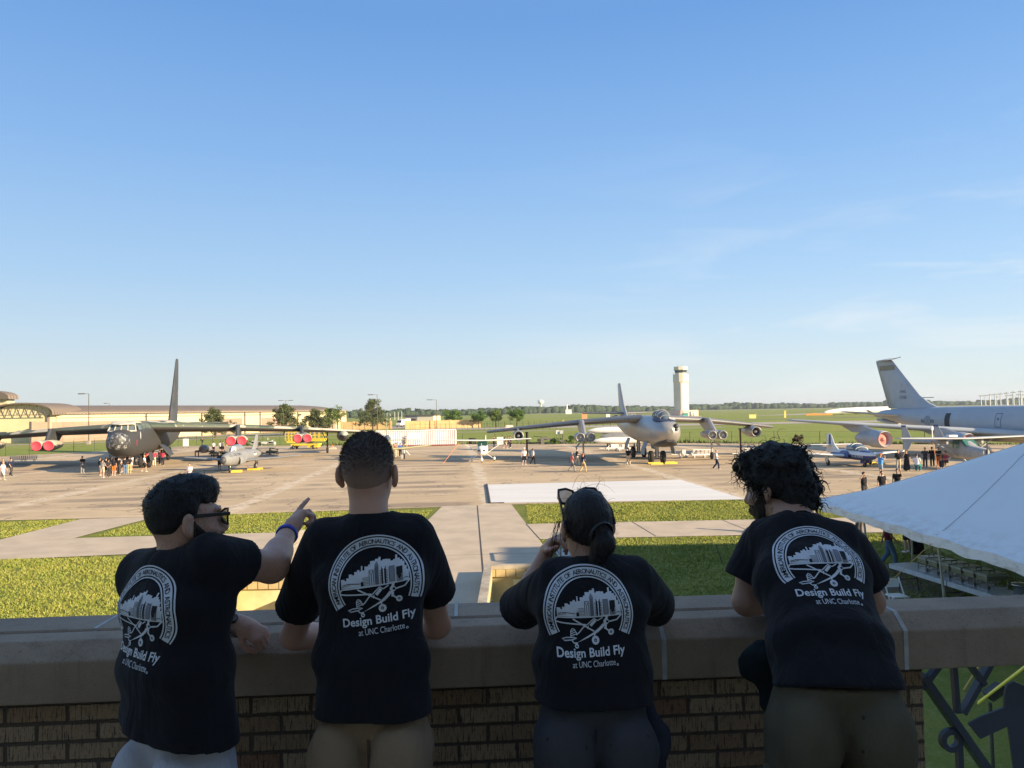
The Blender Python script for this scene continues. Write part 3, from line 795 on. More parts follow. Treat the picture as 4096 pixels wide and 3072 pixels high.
# ---- long hangar with curved metal roof
M_CREAM = M('cream_panel', (.70, .60, .36), .7, var=.06, scale=.3)
M_BROWNP = M('brown_panel', (.36, .25, .185), .8, var=.08, scale=.3)
M_ROOF = None
def m_seam():
    m, nt, b = nodes('seam_metal_roof'); k = NT(nt)
    x, y, z = k.sep(k.coord('Object')); f = k.m('FRACT', k.m('DIVIDE', y, 1.1)); e = k.m('MINIMUM', f, k.m('SUBTRACT', 1.0, f))
    c = k.mix(k.rng(e, .06, .12), (.06, .05, .045), k.mix(k.noise(k.coord('Object'), .3, 3), (.205, .165, .135), (.26, .21, .17)))
    nt.links.new(c, b.inputs['Base Color']); b.inputs['Roughness'].default_value = .75; b.inputs['Specular IOR Level'].default_value = .2
    return m
M_ROOF = m_seam(); M_TRIM = M('dark_trim', (.11, .09, .08), .6)
def local_box(b, x0, x1, y0, y1, z0, z1, mat=0): b.box(((x0 + x1) / 2, (y0 + y1) / 2, (z0 + z1) / 2), (abs(x1 - x0), abs(y1 - y0), z1 - z0), 0, mat)
# local frame: +y runs along the hangar away from us, +x points out of its visible wall
HA = atan2(41, -94) - pi / 2 + 0
hdir = Vector((.400, .917, 0)); hrot = atan2(hdir.y, hdir.x) - pi / 2
han = thing('hangar', 'very long cream hangar with brown panels and curved dark metal roof', 'hangar', (-112, 189, -.06), hrot)
LEN = 119.0; EV, RG = 7.15, 9.5; WD = 17.0
b_ = MB(); local_box(b_, -2 * WD, 0, 0, LEN, 0, EV)
b_.build('wall', M_CREAM, han)
b_ = MB()
prof = [(.35 - WD * 2 * q - .7 * q, EV - .15 + (RG - EV) * sin(pi * q) ** .75) for q in np.linspace(0, 1, 15)]
rings = [[(x, y, z) for x, z in prof] + [(x, y, z - .25) for x, z in prof[::-1]] for y in (-.4, LEN - 9, LEN - 4.5, LEN - 1.5, LEN + .3)]
for i, dz in ((2, .25), (3, .9), (4, 2.0)): rings[i] = [(x, y, EV - .15 + (z - EV + .15) * (1 - dz / (RG - EV + .3) * .8) if z > EV - .1 else z) for x, y, z in rings[i]]
b_.loft(rings, smooth=True); b_.build('roof', M_ROOF, han)
for y0, y1, z1 in ((1.5, 36, 5.0), (52, 63, 5.0), (72, 89, 4.9), (100, 112, 4.8)):
    b_ = MB(); local_box(b_, .0, .18, y0, y1, 0, z1); b_.build('brown_panel', M_BROWNP, han)
b_ = MB(); local_box(b_, .02, .12, 0, LEN, EV - 1.25, EV - 1.12); b_.build('trim_band', M_TRIM, han)
for y in (26, 46, 51, 64, 71, 90, 99, 113):
    b_ = MB(); local_box(b_, .19, .36, y, y + .3, 0, EV - .2); b_.build('downspout', M_TRIM, han)
for y in (18, 80): b_ = MB(); local_box(b_, .19, .5, y, y + .4, 3.4, 3.8); b_.build('wall_lamp', M_TRIM, han)
# arched end wing with a white truss
win = thing('arched_wing', 'cream end building with arched roof and exposed zigzag truss, left of the long hangar', 'building', (-118.8, 186.5, -.06), R(0))
W2 = 6.4; aw = [(W2 * cos(pi * (1 - q)), 7.0 + 2.7 * sin(pi * q) ** .8) for q in np.linspace(0, 1, 21)]
b_ = MB(); P0 = [(-W2, 0)] + aw + [(W2, 0)]
b_.loft([[(x, .6, z * .985) for x, z in P0], [(x, 12, z * .985) for x, z in P0]], smooth=False); b_.build('wall', M_CREAM, win)
b_ = MB(); b_.loft([[(x * 1.22, -1.0, z - .25) for x, z in aw] + [(x * 1.22, -1.0, z + .1) for x, z in aw[::-1]], [(x * 1.22, 12, z - .25) for x, z in aw] + [(x * 1.22, 12, z + .1) for x, z in aw[::-1]]], smooth=False); b_.build('roof', M_ROOF, win)
b_ = MB(); b_.bar((-W2, -.5, 6.8), (W2, -.5, 6.8), .16)
for i in range(2, 18):
    z0 = aw[i][1] - .3; z1 = aw[i + 1][1] - .3
    b_.bar((aw[i][0], -.5, 6.8 if i % 2 else z0), (aw[i + 1][0], -.5, z1 if i % 2 else 6.8), .10)
b_.build('truss', M_TRIM, win)
for x in (-6.4, 5.9):
    b_ = MB(); local_box(b_, x, x + .5, .1, .55, 0, 6.7); b_.build('column', M_BROWNP, win)
scr = thing('screen_wall', 'low brown panel wall with a pier in front of the arched building', 'wall', (-114.6, 183.5, -.06), hrot)
b_ = MB(); local_box(b_, 0, .4, 0, 7.5, 0, 5.0); b_.build('wall', M_BROWNP, scr)
b_ = MB(); local_box(b_, -.2, .7, -.6, .5, 0, 5.2); b_.build('pier', M_BROWNP, scr)
tw = thing('roof_block', 'upper cream block with curved dark roof, at the far left edge of the photo', 'building', (-147.5, 212, -.06), R(-4))
b_ = MB(); local_box(b_, -9, 8.6, 0, 2.8, 0, 11.4); b_.build('wall', M_CREAM, tw)
b_ = MB(); pr_ = [(10.2 * cos(pi * (1 - q)), 11.4 + 2.6 * sin(pi * q) ** .6) for q in np.linspace(0, 1, 15)]
b_.loft([[(x - .4, -1.2, z) for x, z in pr_], [(x - .4, 3, z) for x, z in pr_]], smooth=False); b_.build('roof', M_ROOF, tw)

# ---- tan screen wall, gate, pale shed, truck
M_TAN = M('tan_block', (.66, .45, .21), .85, var=.07, scale=.4)
def tanwall(label, a, b2, z, n):
    d = Vector((b2[0] - a[0], b2[1] - a[1], 0)); t = thing('screen_wall', label, 'wall', (*a, -.06), atan2(d.y, d.x), 'tan screen walls beyond the grass')
    q = MB(); q.box((d.length / 2, 0, z / 2), (d.length, .3, z)); q.build('wall', M_TAN, t)
    for i in range(n + 1):
        c = MB(); c.box((d.length * i / n, -.02, z / 2 + .12), (.75, .5, z + .24)); c.build('pier', M_TAN, t)
    c = MB(); c.box((d.length / 2, 0, z + .06), (d.length, .42, .12)); c.build('coping', M_TAN, t)
tanwall('tan block wall between the hangar end and the truck gateway', (-61.85, 278.07), (-43.75, 276.12), 2.75, 4)
tanwall('tan block wall running right from the truck gateway to the trees', (-37.45, 271.35), (-11.79, 275.18), 2.75, 5)
shd = thing('metal_shed', 'small pale shed with a dark open bay behind the tan wall', 'shed', (-41.29, 335.67)+(-.06,), R(-14))
q = MB(); local_box(q, -6.2, 7.2, 0, 9, 0, 4.4); q.build('wall', M('shed_wall', (.70, .64, .47), .7, var=.05), shd)
q = MB(); local_box(q, -6.7, 7.7, -.5, 9.5, 4.42, 4.72); q.build('roof', M('shed_roof', (.10, .09, .085), .6), shd)
q = MB(); local_box(q, -5.0, -1.0, -.08, .03, 0, 3.1); q.build('bay_door', M('shed_door', (.05, .045, .04), .7), shd)
q = MB(); local_box(q, -6.15, -.3, -.05, -.01, 3.15, 4.35); local_box(q, -6.15, -5.05, -.05, -.01, 0, 3.14); local_box(q, -.95, -.3, -.05, -.01, 0, 3.14); q.build('shaded_face', M('shaded_face', (.26, .25, .26), .7), shd)  # grey boxes paint the shed's shaded left face onto its front wall
M_WHITE = M('white_paint', (.80, .79, .75), .45, var=.04); M_TYRE = M('tyre_rubber', (.022, .022, .022), .8, var=.2); M_STEEL = M('steel', (.30, .30, .30), .45, metal=.6)
M_DKGLASS = glass('dark_glass', (.02, .025, .03))
tk = thing('box_truck', 'white box truck parked in the gateway of the tan wall', 'truck', (-46.89, 318.88)+(-.06,), R(-20))
q = MB(); q.box((.9, 3.6, 2.0), (2.5, 4.6, 2.6)); q.build('cargo_box', M_WHITE, tk)
q = MB(); q.loft([[(-1.0 + x, y, z) for y, z in ((-1.1, .6), (-1.1, 1.5), (-.3, 1.7), (.1, 2.9), (1.2, 2.95), (1.2, .6))] for x in (0, 2.1)], smooth=False); q.build('cab', M_WHITE, tk)
q = MB(); q.add([(-.92, -.36, 1.75), (1.02, -.36, 1.75), (1.02, .02, 2.75), (-.92, .02, 2.75)], [(0, 1, 2, 3)]); q.build('windscreen', M_DKGLASS, tk)
q = MB(); q.box((.05, -1.15, .55), (2.0, .12, .35)); q.build('bumper', M_STEEL, tk)
for x in (-.85, .95):
    for y in (-.3, 4.6):
        q = MB(); q.revolve([(-.15, .1), (-.15, .48), (.15, .48), (.15, .1)], (x, y, .5), 'x', 14); q.build('wheel', M_TYRE, tk)

# ---- control tower
M_TOWER = M('tower_concrete', (.70, .62, .50), .8, var=.05, scale=.2)
tcx, tcy = (119.12, 542.04)
tw = thing('control_tower', 'tall cream airport control tower with dark glass cab', 'control tower', (tcx, tcy, -.06), R(34))
def octo(w, z, ch=.3, cx=0, cy=0): return [(cx + x * w, cy + y * w, z) for x, y in ((1, -ch), (1, ch), (ch, 1), (-ch, 1), (-1, ch), (-1, -ch), (-ch, -1), (ch, -1))]
q = MB(); q.loft([octo(4.0, 2, .82), octo(4.0, 23.4, .82), octo(4.75, 24.4, .6), octo(4.75, 29.6, .6), octo(4.0, 29.62, .6)], smooth=False); q.build('shaft', M_TOWER, tw)
q = MB(); q.loft([octo(3.55, 29.6, .5), octo(3.55, 30.6, .5)], smooth=False); q.build('cab_base', M_TOWER, tw)
q = MB(); q.loft([octo(3.6, 30.6, .5), octo(4.15, 32.6, .5)], smooth=False); q.build('cab_glass', glass('tower_glass', (.05, .07, .085), .08), tw)
q = MB(); q.loft([octo(4.4, 32.6, .5), octo(4.4, 35.0, .5)], smooth=False); q.build('cab_roof', M_TOWER, tw)
q = MB()
for a, b2 in zip(octo(4.7, 30.7, .6), octo(4.7, 30.7, .6)[1:] + octo(4.7, 30.7, .6)[:1]): q.bar(a, b2, .08); q.bar((a[0], a[1], 29.6), a, .06)
q.build('railing', M_STEEL, tw)
for x, y in ((-2.5, 1), (0, 2), (2, -1), (3, 2)):
    q = MB(); q.tube([(x, y, 35), (x, y, 37.2)], .05, 5); q.build('antenna', M_STEEL, tw)
q = MB()
for i in range(6): q.box((-.3, -4.02, 5 + i * 3.2), (.35, .06, .9))
o_ = q
for i in range(6):
    q = MB(); q.box((4.02, -.2, 5 + i * 3.1), (.06, .3, .8)); q.build('slot_window', M_DKGLASS, tw)
q = MB(); q.box((-4.0, -4.78 + .8, 27.6), (1, .1, 1.0)); 
bb = MB(); bb.loft([[(x * 9 + 1.5, y * 7.5, z) for x, y, _ in octo(1, 0, .8)] for z in (0, 4.3)], smooth=False); bb.build('base_building', M('tower_base', (.62, .48, .38), .85, var=.06), tw)
cnt = MB(); cnt.box((0, 0, 1.2), (3.2, 2, 2.4)); cnt.box((0, -.2, 2.45), (3.3, 2.2, .1))
tag(cnt.build('green_container', M('teal_paint', (.04, .33, .25), .5), loc=(110.33, 491.93)+(-.06,)), 'teal green refuse container at the foot of the tower', 'container')
cnt = MB(); cnt.box((0, 0, .6), (5, 2, 1.2)); cnt.box((0, 0, 1.25), (4.6, 1.8, .12))
tag(cnt.build('low_container', M('pale_blue', (.25, .42, .50), .5), loc=(103.35, 467.61)+(-.06,)), 'low pale blue skip in front of the tower base', 'container')
for px, lab in ((2765, 'cream cylindrical tank beside the tower base, left one'), (2774.5, 'cream cylindrical tank beside the tower base, right one')):
    q = MB(); q.revolve([(0, .01), (0, 1.3), (3.0, 1.3), (3.5, .7), (3.6, .01)], (0, 0, 0), 'z', 14)
    tag(q.build('storage_tank', M_TOWER, loc=(123.77, 529.56)+(-.06,)), lab, 'tank', 'tanks beside the tower').location.x += (px - 2770) * .165
pv = MB(); pv.slab([(99.18, 517.95), (120.25, 490.05), (131.46, 535.67), (112.73, 588.59)], .05); tag(pv.build('tower_yard', M_CONC), kind='structure')

# ---- water tower and small buildings on the field
wt = thing('water_tower', 'small white mushroom water tower above the far trees', 'water tower', (76.042, 2050.000, 7.591)[:2]+(0,))
q = MB(); q.revolve([(0, 3), (20, 1.8), (24, 3)], (0, 0, 0), 'z', 12); q.build('stem', M_WHITE, wt)
q = MB(); q.revolve([(22, 2), (25, 7.0), (29, 8.5), (33, 7.5), (35, .1)], (0, 0, 0), 'z', 16); q.build('bowl', M_WHITE, wt)
def hut(name, label, gp_, w, d, h, mat, cat='hut', mast=0):
    t = thing(name, label, cat, (*gp_, -.04), 0)
    q = MB(); q.box((0, 0, h / 2), (w, d, h)); q.build('wall', mat, t)
    q = MB(); q.box((0, 0, h + .1), (w + .4, d + .4, .2)); q.build('roof', mat, t)
    if mast: q = MB(); q.tube([(-w * .25, 0, h), (-w * .25, 0, h + mast)], [w * .14, w * .1], 8); q.build('mast', M_WHITE, t)
M_PINKW = M('pinkish_wall', (.72, .58, .48), .8)
hut('field_hut', 'white hut with a tall white mast far across the grass', (84.05, 1155.72), 9, 7, 6.6, M_WHITE, mast=8)
hut('field_tower', 'narrow pinkish field tower before the far woods', (154.28, 1785.65), 6, 6, 15, M_PINKW, 'tower')
hut('field_shed', 'low pinkish shed beside the narrow field tower', (158.11, 1744.68), 11, 6, 5.5, M_PINKW, 'shed')
hut('white_hut', 'white square hut left of the silver bomber tail fin', (224.66, 1716.14), 11, 8, 8, M_WHITE)
hut('marker_box', 'square orange marker box standing in the grass', (41.26, 441.99), 3.2, 1, 3.4, M('orange_marker', (.62, .30, .13), .7), 'marker')
hut('vent_box', 'small white box in the grass left of the bomber tail fin', (65.43, 527.94), 2.6, 2, 3.2, M_WHITE, 'box')
hut('spotted_sign', 'pale yellow taxiway sign out on the grass right of the tower', (120.13, 385.38), 3.4, .5, 1.8, M('sign_yellow', (.70, .64, .22), .6), 'sign')
hut('marker_post', 'thin yellow marker post on the grass near the right taxiway', (135.55, 383.15), .9, .6, 3.4, M('marker_yellow', (.72, .58, .14), .6), 'marker')
# low concrete barriers and white sheds behind the black fence
for gp_, lab in (((-1.08, 254.59), 'pale pinkish concrete barrier behind the thin fence, left one'), ((11.06, 256.29), 'pale pinkish concrete barrier behind the thin fence, right one')):
    q = MB(); q.loft([[(x, y, 0) for x, y in ((-1.35, -.5), (1.35, -.5), (1.35, .5), (-1.35, .5))], [(x * .85, y * .5, 1.1) for x, y in ((-1.35, -.5), (1.35, -.5), (1.35, .5), (-1.35, .5))]], smooth=False)
    tag(q.build('concrete_barrier', M_PINKW, loc=(*gp_, -.06)), lab, 'barrier', 'concrete barriers')
# parked vehicles by the tower: simple cars at ~6 px
def far_car(label, gp_, mat, rot, big=1.0):
    t = thing('parked_car', label, 'car', (*gp_, -.03), rot, 'vehicles parked near the tower')
    q = MB(); q.loft([[(x * 2.2 * big, -.9, z * big) for x, z in ((-1, .35), (-1, .85), (-.55, .95), (-.35, 1.5), (.35, 1.5), (.6, .95), (1, .8), (1, .35))], [(x * 2.2 * big, .9, z * big) for x, z in ((-1, .35), (-1, .85), (-.55, .95), (-.35, 1.5), (.35, 1.5), (.6, .95), (1, .8), (1, .35))]], smooth=False); q.build('body', mat, t)
    q = MB(); q.box((0, 0, 1.22 * big), (1.55 * big, 1.84, .36 * big)); q.build('window', M_DKGLASS, t)
    for x in (-1.35, 1.35):
        for y in (-.8, .8):
            q = MB(); q.revolve([(-.12, .05), (-.12, .34), (.12, .34), (.12, .05)], (x * big, y, .34), 'y', 10); q.build('wheel', M_TYRE, t)
M_CARDK = M('dark_car_paint', (.04, .045, .05), .3); M_CARRED = M('dull_red_paint', (.25, .06, .04), .4)
far_car('silver car parked left of the nose of the silver bomber, by the tower', (84.43, 552.38), M_STEEL, .2, 1.2)
far_car('white van parked beside the silver car near the tower', (86.14, 548.39), M_WHITE, .1, 1.35)
far_car('dark reddish car at the right end of the row near the tower', (88.20, 543.57), M_CARRED, -.1, 1.2)
far_car('dark car just left of the silver bomber tail fin', (71.75, 535.46), M_CARDK, .1, 1.2)
far_car('dark car just right of the silver bomber tail fin', (78.53, 542.59), M_CARDK, -.2, 1.1)
far_car('white vehicle far away beyond the tower to the right', (320.61, 1348.33), M_WHITE, .1, 1.8)
# long white stored fuselage out on the field
ws = thing('stored_fuselage', 'long white unwinged aircraft fuselage lying on the field behind the grey tail', 'fuselage', (195.18, 482.48)+(-.03,), R(8))
q = MB(); q.loft([[(x, r_ * cos(t), 1.9 + zc + r_ * .95 * sin(t)) for t in np.linspace(0, 2 * pi, 14, endpoint=False)] for x, r_, zc in ((0, .55, -.6), (1.0, 1.1, -.5), (4, 1.5, -.2), (12, 2.0, .2), (24, 2.3, .4), (44, 2.35, .5))]); q.build('hull', M_WHITE, ws)
for x in (4, 12, 22, 34): q = MB(); q.box((x, 0, .35), (1.2, 2.4, .8)); q.build('cradle', M_CARDK, ws)
ob = MB(); ob.box((0, 0, .5), (16, .6, 1.0)); ob.box((-3, 0, 1.1), (4, .5, .3)); tag(ob.build('orange_barrier', M('orange_plastic', (.62, .25, .04), .6), loc=(183.57, 461.20)+(-.03,)), 'row of orange barriers at the nose of the white stored fuselage', 'barrier')

# ---- apron light masts far right, one thing each
MG = 'tall light masts beyond the grey tanker'
mast = None
for i, (px, top, dd, lab) in enumerate(((3922.5, 1584, 900, 'leftmost and shortest of the far light masts'), (3939.5, 1583, 880, 'second light mast from the left beyond the tanker'), (3958, 1580, 860, 'third light mast from the left beyond the tanker'),
        (3978, 1579, 840, 'fourth light mast from the left, close to a lower one'), (3984, 1588, 1000, 'low faint mast just right of the fourth light mast'), (4000, 1576, 800, 'single light mast in the middle of the far row'),
        (4025, 1573, 780, 'light mast with wide head left of a double lamp'), (4029, 1583, 900, 'low mast with a double lamp beside the wide-headed mast'), (4052, 1570, 760, 'tall wide-headed mast second from the right'),
        (4048, 1581, 880, 'low mast just left of the tall wide-headed mast'), (4073, 1579, 850, 'low thin mast between the two tallest masts'), (4082, 1567, 740, 'tallest light mast at the right edge of the row'), (4087, 1580, 820, 'short white mast touching the tallest light mast'))):
    X = (px - 2048) / 3076 * dd; hz = 1645 - (px - 2048) * .01745; H_ = 5.6 + (hz - top) / 3076 * dd
    t = thing('light_mast', lab, 'light mast', (X, dd, 0), 0, MG)
    q = MB(); q.tube([(0, 0, 0), (0, 0, H_)], [.65, .45], 6); q.build('pole', M('galvanised', (.62, .62, .60), .5, metal=.2), t)
    q = MB(); q.box((0, 0, H_), (4.6, 1.2, .9)); q.box((0, 0, H_ + .8), (.4, .4, 1.2)); q.build('lamp_head', M('lamp_grey', (.20, .21, .22), .6), t)

# ---- light poles
M_POLE = M('pole_bronze', (.13, .105, .085), .5, metal=.3)
def lamp_post(label, x, y, h, arm, two=False):
    t = thing('light_pole', label, 'light pole', (x, y, -.06), 0, 'light poles around the hangar')
    q = MB(); q.tube([(0, 0, 0), (0, 0, h)], [.13, .08], 8); q.build('pole', M_POLE, t)
    q = MB(); q.box((0, 0, .4), (.7, .7, .8)); q.build('footing', M_CONC_D, t)
    for s in ((-1, 1) if two else (-1,)):
        q = MB(); q.bar((0, 0, h - .05), (s * arm * .5, 0, h), .08); q.box((s * arm * .75, 0, h - .02), (arm * .62, .4, .22)); q.build('lamp_head', M_POLE, t)
lamp_post('tall light pole in front of the cream hangar, left of the dark bomber nose', *(-93.80, 170.28), 11.2, 2.2)
lamp_post('light pole half hidden behind the hangar roof at left', *(-157.228, 300.000, 2.985)[:2], 11.5, 2.0)
lamp_post('light pole with two arms behind the middle of the hangar roof', *(-97.263, 330.000, 3.545)[:2], 12.0, 3.0, True)
lamp_post('light pole behind the tall dark pine', *(-40.13, 228.39), 11.3, 2.6)
lamp_post('light pole before the tan wall, right of the pale shed', *(-26.74, 270.87), 10.2, 3.2)
# thin white poles far beyond the shed
for i, (px, tp) in enumerate(((1546, 1652), (1559, 1654), (1577, 1648), (1591, 1649), (1605, 1644))):
    X, Y, _ = (-426.357, 640.000, 14.074); X = (px - 2048) / 3076 * 640; hz = 1645 - (px - 2048) * .01745
    q = MB(); q.tube([(0, 0, 0), (0, 0, 5.6 + (hz - tp) / 3076 * 640)], [.22, .16], 6)
    tag(q.build('white_pole', M_WHITE, loc=(X, 640, -.03)), 'slim white pole in the far group behind the truck', 'pole', 'white poles far behind the truck')

# ---- fences
M_POST = M('fence_post', (.045, .04, .035), .7)
def fence(label, pts, h, step, thick, rails, group=None, arm=True, mesh=False):
    t = thing('fence', label, 'fence', (*pts[0], -.06), 0, group)
    L = [Vector((*p, 0)) - Vector((*pts[0], 0)) for p in pts]; w_ = MB(); n = 0
    for a, b2 in zip(L, L[1:]):
        m_ = max(1, round((b2 - a).length / step))
        for i in range(m_):
            p = a.lerp(b2, i / m_); q = MB(); q.tube([p, p + Vector((0, 0, h))], thick, 6)
            if arm: q.bar(p + Vector((0, 0, h)), p + Vector((.16, -.1, h + .3)), thick * .8)
            if n < 98: q.build('post', M_POST, t)
            n += 1
        for z in rails: w_.bar(a + Vector((0, 0, z)), b2 + Vector((0, 0, z)), .02, .02)
        if mesh:
            for i in range(int((b2 - a).length / .55)):
                p = a.lerp(b2, i * .55 / (b2 - a).length); w_.bar(p + Vector((0, 0, .15)), p + Vector((0, 0, h)), .025)
    w_.build('wire', M('fence_wire', (.10, .095, .085), .6, metal=.3), t)
fence('thin chain-link fence along the grass left of and behind the dark bomber', [(-83.83, 108.93), (-78.16, 118.66), (-75.63, 126.27), (-72.84, 134.09), (-70.27, 145.14), (-62.33, 151.60), (-44.35, 146.65), (-28.80, 140.42)], 2.0, 3.4, .035, (.1, 1.0, 1.95, 2.15, 2.3))
fence('wire fence along the far apron edge behind the silver bomber', [(-9.02, 137.62), (8.53, 132.88), (29.08, 126.65), (35.61, 125.34), (42.04, 124.04), (47.29, 118.76), (59.26, 110.90), (70.53, 103.69)], 1.75, 7.0, .045, (.9, 1.7), arm=False)
fence('thin post fence across the grass before the barriers', [(-32.52, 243.63), (-6.73, 227.33), (1.36, 223.16), (4.92, 220.67), (14.19, 219.92)], 2.2, 2.0, .035, (1.0, 2.1))
fence('black iron fence behind the row of green trees', [(-12.00, 293.38), (3.60, 284.30), (14.42, 279.27), (24.47, 270.13), (35.94, 264.16)], 1.9, 2.6, .08, (.2, 1.75), arm=False, mesh=True)
fence('barbed-topped fence in front of the tan wall', [(-53.96, 245.80), (-37.56, 237.96), (-32.10, 246.50), (-15.76, 241.36)], 2.0, 6.5, .035, (1.0, 1.9), None)
# ============================================================ AIRCRAFT (local frame: nose at the origin, +y runs aft, z up)
def sec(y, zb, zt, hw, ex=2.3, n=28, cx=0.0):
    cz, hz = (zb + zt) / 2, (zt - zb) / 2; out = []
    for k in range(n):
        t = 2 * pi * k / n; c, s = cos(t), sin(t)
        out.append((cx + hw * abs(c) ** (2 / ex) * (1 if c >= 0 else -1), y, cz + hz * abs(s) ** (2 / ex) * (1 if s >= 0 else -1)))
    return out
AF = [(0, 0), (.012, .022), (.05, .042), (.15, .06), (.3, .066), (.5, .056), (.75, .03), (1, .002)]
def airfoil(le, chord, tr, vertical=False, twist=0.0):
    k = tr / .12; up = [(x * chord, z * chord * k) for x, z in AF]; lo = [(x * chord, -z * chord * k * .72) for x, z in AF[1:-1]][::-1]
    if vertical: return [(le[0] + z, le[1] + x, le[2]) for x, z in up] + [(le[0] + z * 1.39, le[1] + x, le[2]) for x, z in lo]
    return [(le[0], le[1] + x, le[2] + z - x * twist) for x, z in up + lo]
def wing(b, stations, tr=.12, vertical=False, twist=0.0, mat=0):
    return b.loft([airfoil(p, c, tr, vertical, twist) for p, c in stations], mat, True)
def aircraft(name, label, x, y, rotdeg): return thing(name, label, 'aircraft', (x, y, .0), R(rotdeg), 'parked display aircraft')
def part(b, name, mat, par): return b.build(name, mat, par)
def wheel(par, x, y, r, w, name='wheel', mat=None, hub=None):
    b = MB(); b.revolve([(-w / 2, r * .5), (-w / 2, r * .86), (-w * .3, r), (w * .3, r), (w / 2, r * .86), (w / 2, r * .5)], (x, y, r), 'x', 18, 0)
    b.revolve([(-w * .4, .01), (-w * .42, r * .52), (w * .42, r * .52), (w * .4, .01)], (x, y, r), 'x', 14, 1)
    return b.build(name, [mat or M_TYRE, hub or M_HUB], par)
def strut(par, pts, r, name='landing_gear', mat=None):
    b = MB()
    for a, c in zip(pts, pts[1:]): b.tube([a, c], r, 8)
    return b.build(name, mat or M_ALU, par)
def chock(par_label, loc, rot=0):
    b = MB()
    for dy in (-.5, .5): b.loft([[(x, dy + y, z) for y, z in ((-.14, .012), (.14, .012), (.05, .18), (-.05, .18))] for x in (-.62, .62)], smooth=False)
    b.bar((-.55, -.5, .06), (-.55, .5, .06), .03)
    o = b.build('wheel_chock', M('chock_yellow', (.75, .52, .06), .6), None, (*loc, 0), rot); tag(o, par_label, 'wheel chock', 'yellow wheel chocks'); return o
_TXT = {}
def text_mesh(txt, bold=0.0, spacing=1.0):
    """flat triangulated mesh of a line of writing, baseline at 0, cap height about 0.7"""
    key = (txt, bold, spacing)
    if key not in _TXT:
        cu = bpy.data.curves.new('writing', 'FONT'); cu.body = txt; cu.offset = bold; cu.space_character = spacing; cu.resolution_u = 3
        ob = bpy.data.objects.new('writing', cu); COL.objects.link(ob)
        me = bpy.data.meshes.new_from_object(ob.evaluated_get(bpy.context.evaluated_depsgraph_get()))
        v = np.array([p.co[:] for p in me.vertices]).reshape(-1, 3)[:, :2]; f = [tuple(p.vertices) for p in me.polygons]
        bpy.data.objects.remove(ob); bpy.data.curves.remove(cu); bpy.data.meshes.remove(me); _TXT[key] = (v, f)
    return _TXT[key]
def decal(par, target, shapes, org, ux, uz, dirn, name, mats, off=.02, maxd=3.0):
    """project flat shapes (list of (verts2d, faces, mat)) laid out from org along ux/uz onto a mesh of the same parent, along dirn"""
    bt = BVHTree.FromPolygons([v.co for v in target.data.vertices], [tuple(p.vertices) for p in target.data.polygons])
    org, ux, uz, dirn = Vector(org), Vector(ux).normalized(), Vector(uz).normalized(), Vector(dirn).normalized(); b = MB()
    for i, (v, f, m) in enumerate(shapes):
        P = []
        for q in v:
            o = org + ux * q[0] + uz * q[1] - dirn * 1.0
            h, n, _, _ = bt.ray_cast(o, dirn, maxd)
            P.append((h - dirn * (off + i * .0012)) if h is not None else None)
        keep = [t for t in f if all(P[i_] is not None for i_ in t)]
        P = [p if p is not None else Vector((0, 0, 0)) for p in P]
        used = sorted({i_ for t in keep for i_ in t}); mp = {u: k for k, u in enumerate(used)}
        if used: b.add([P[u] for u in used], [tuple(mp[i_] for i_ in t) for t in keep], m)
    return b.build(name, mats, par)
def poly2(pts): return np.array(pts, float), [tuple(range(len(pts)))]
def cells(x0, x1, y0, y1, st=.06):
    nx_, ny_ = max(1, int((x1 - x0) / st + .99)), max(1, int((y1 - y0) / st + .99)); P = [(x0 + (x1 - x0) * i / nx_, y0 + (y1 - y0) * j / ny_) for j in range(ny_ + 1) for i in range(nx_ + 1)]
    return np.array(P), [(j * (nx_ + 1) + i, j * (nx_ + 1) + i + 1, (j + 1) * (nx_ + 1) + i + 1, (j + 1) * (nx_ + 1) + i) for j in range(ny_) for i in range(nx_)]
def rect2(w, h, cx=0, cy=0, st=.2): return cells(cx - w, cx + w, cy - h, cy + h, st)
def rdisc2(cx, cy, r, n=24):
    P = [(cx, cy)] + [(cx + r * q * cos(2 * pi * k / n), cy + r * q * sin(2 * pi * k / n)) for q in (.5, 1.0) for k in range(n)]
    return np.array(P), [(0, 1 + k, 1 + (k + 1) % n) for k in range(n)] + [(1 + k, 1 + n + k, 1 + n + (k + 1) % n, 1 + (k + 1) % n) for k in range(n)]
def disc2(cx, cy, r, n=20): return poly2([(cx + r * cos(2 * pi * k / n), cy + r * sin(2 * pi * k / n)) for k in range(n)])
def star2(cx, cy, r):
    P = [(cx + (r if k % 2 == 0 else r * .382) * sin(pi * k / 5), cy + (r if k % 2 == 0 else r * .382) * cos(pi * k / 5)) for k in range(10)] + [(cx, cy)]
    return np.array(P), [(k, (k + 1) % 10, 10) for k in range(10)]
def txt2(txt, h, cx=0, cy=0, bold=.0, sp=1.0):
    v, f = text_mesh(txt, bold, sp); v = v.copy(); w = v[:, 0].max() - v[:, 0].min(); k = h / .70
    v[:, 0] = (v[:, 0] - v[:, 0].min() - w / 2) * k + cx; v[:, 1] = v[:, 1] * k + cy; return v, f

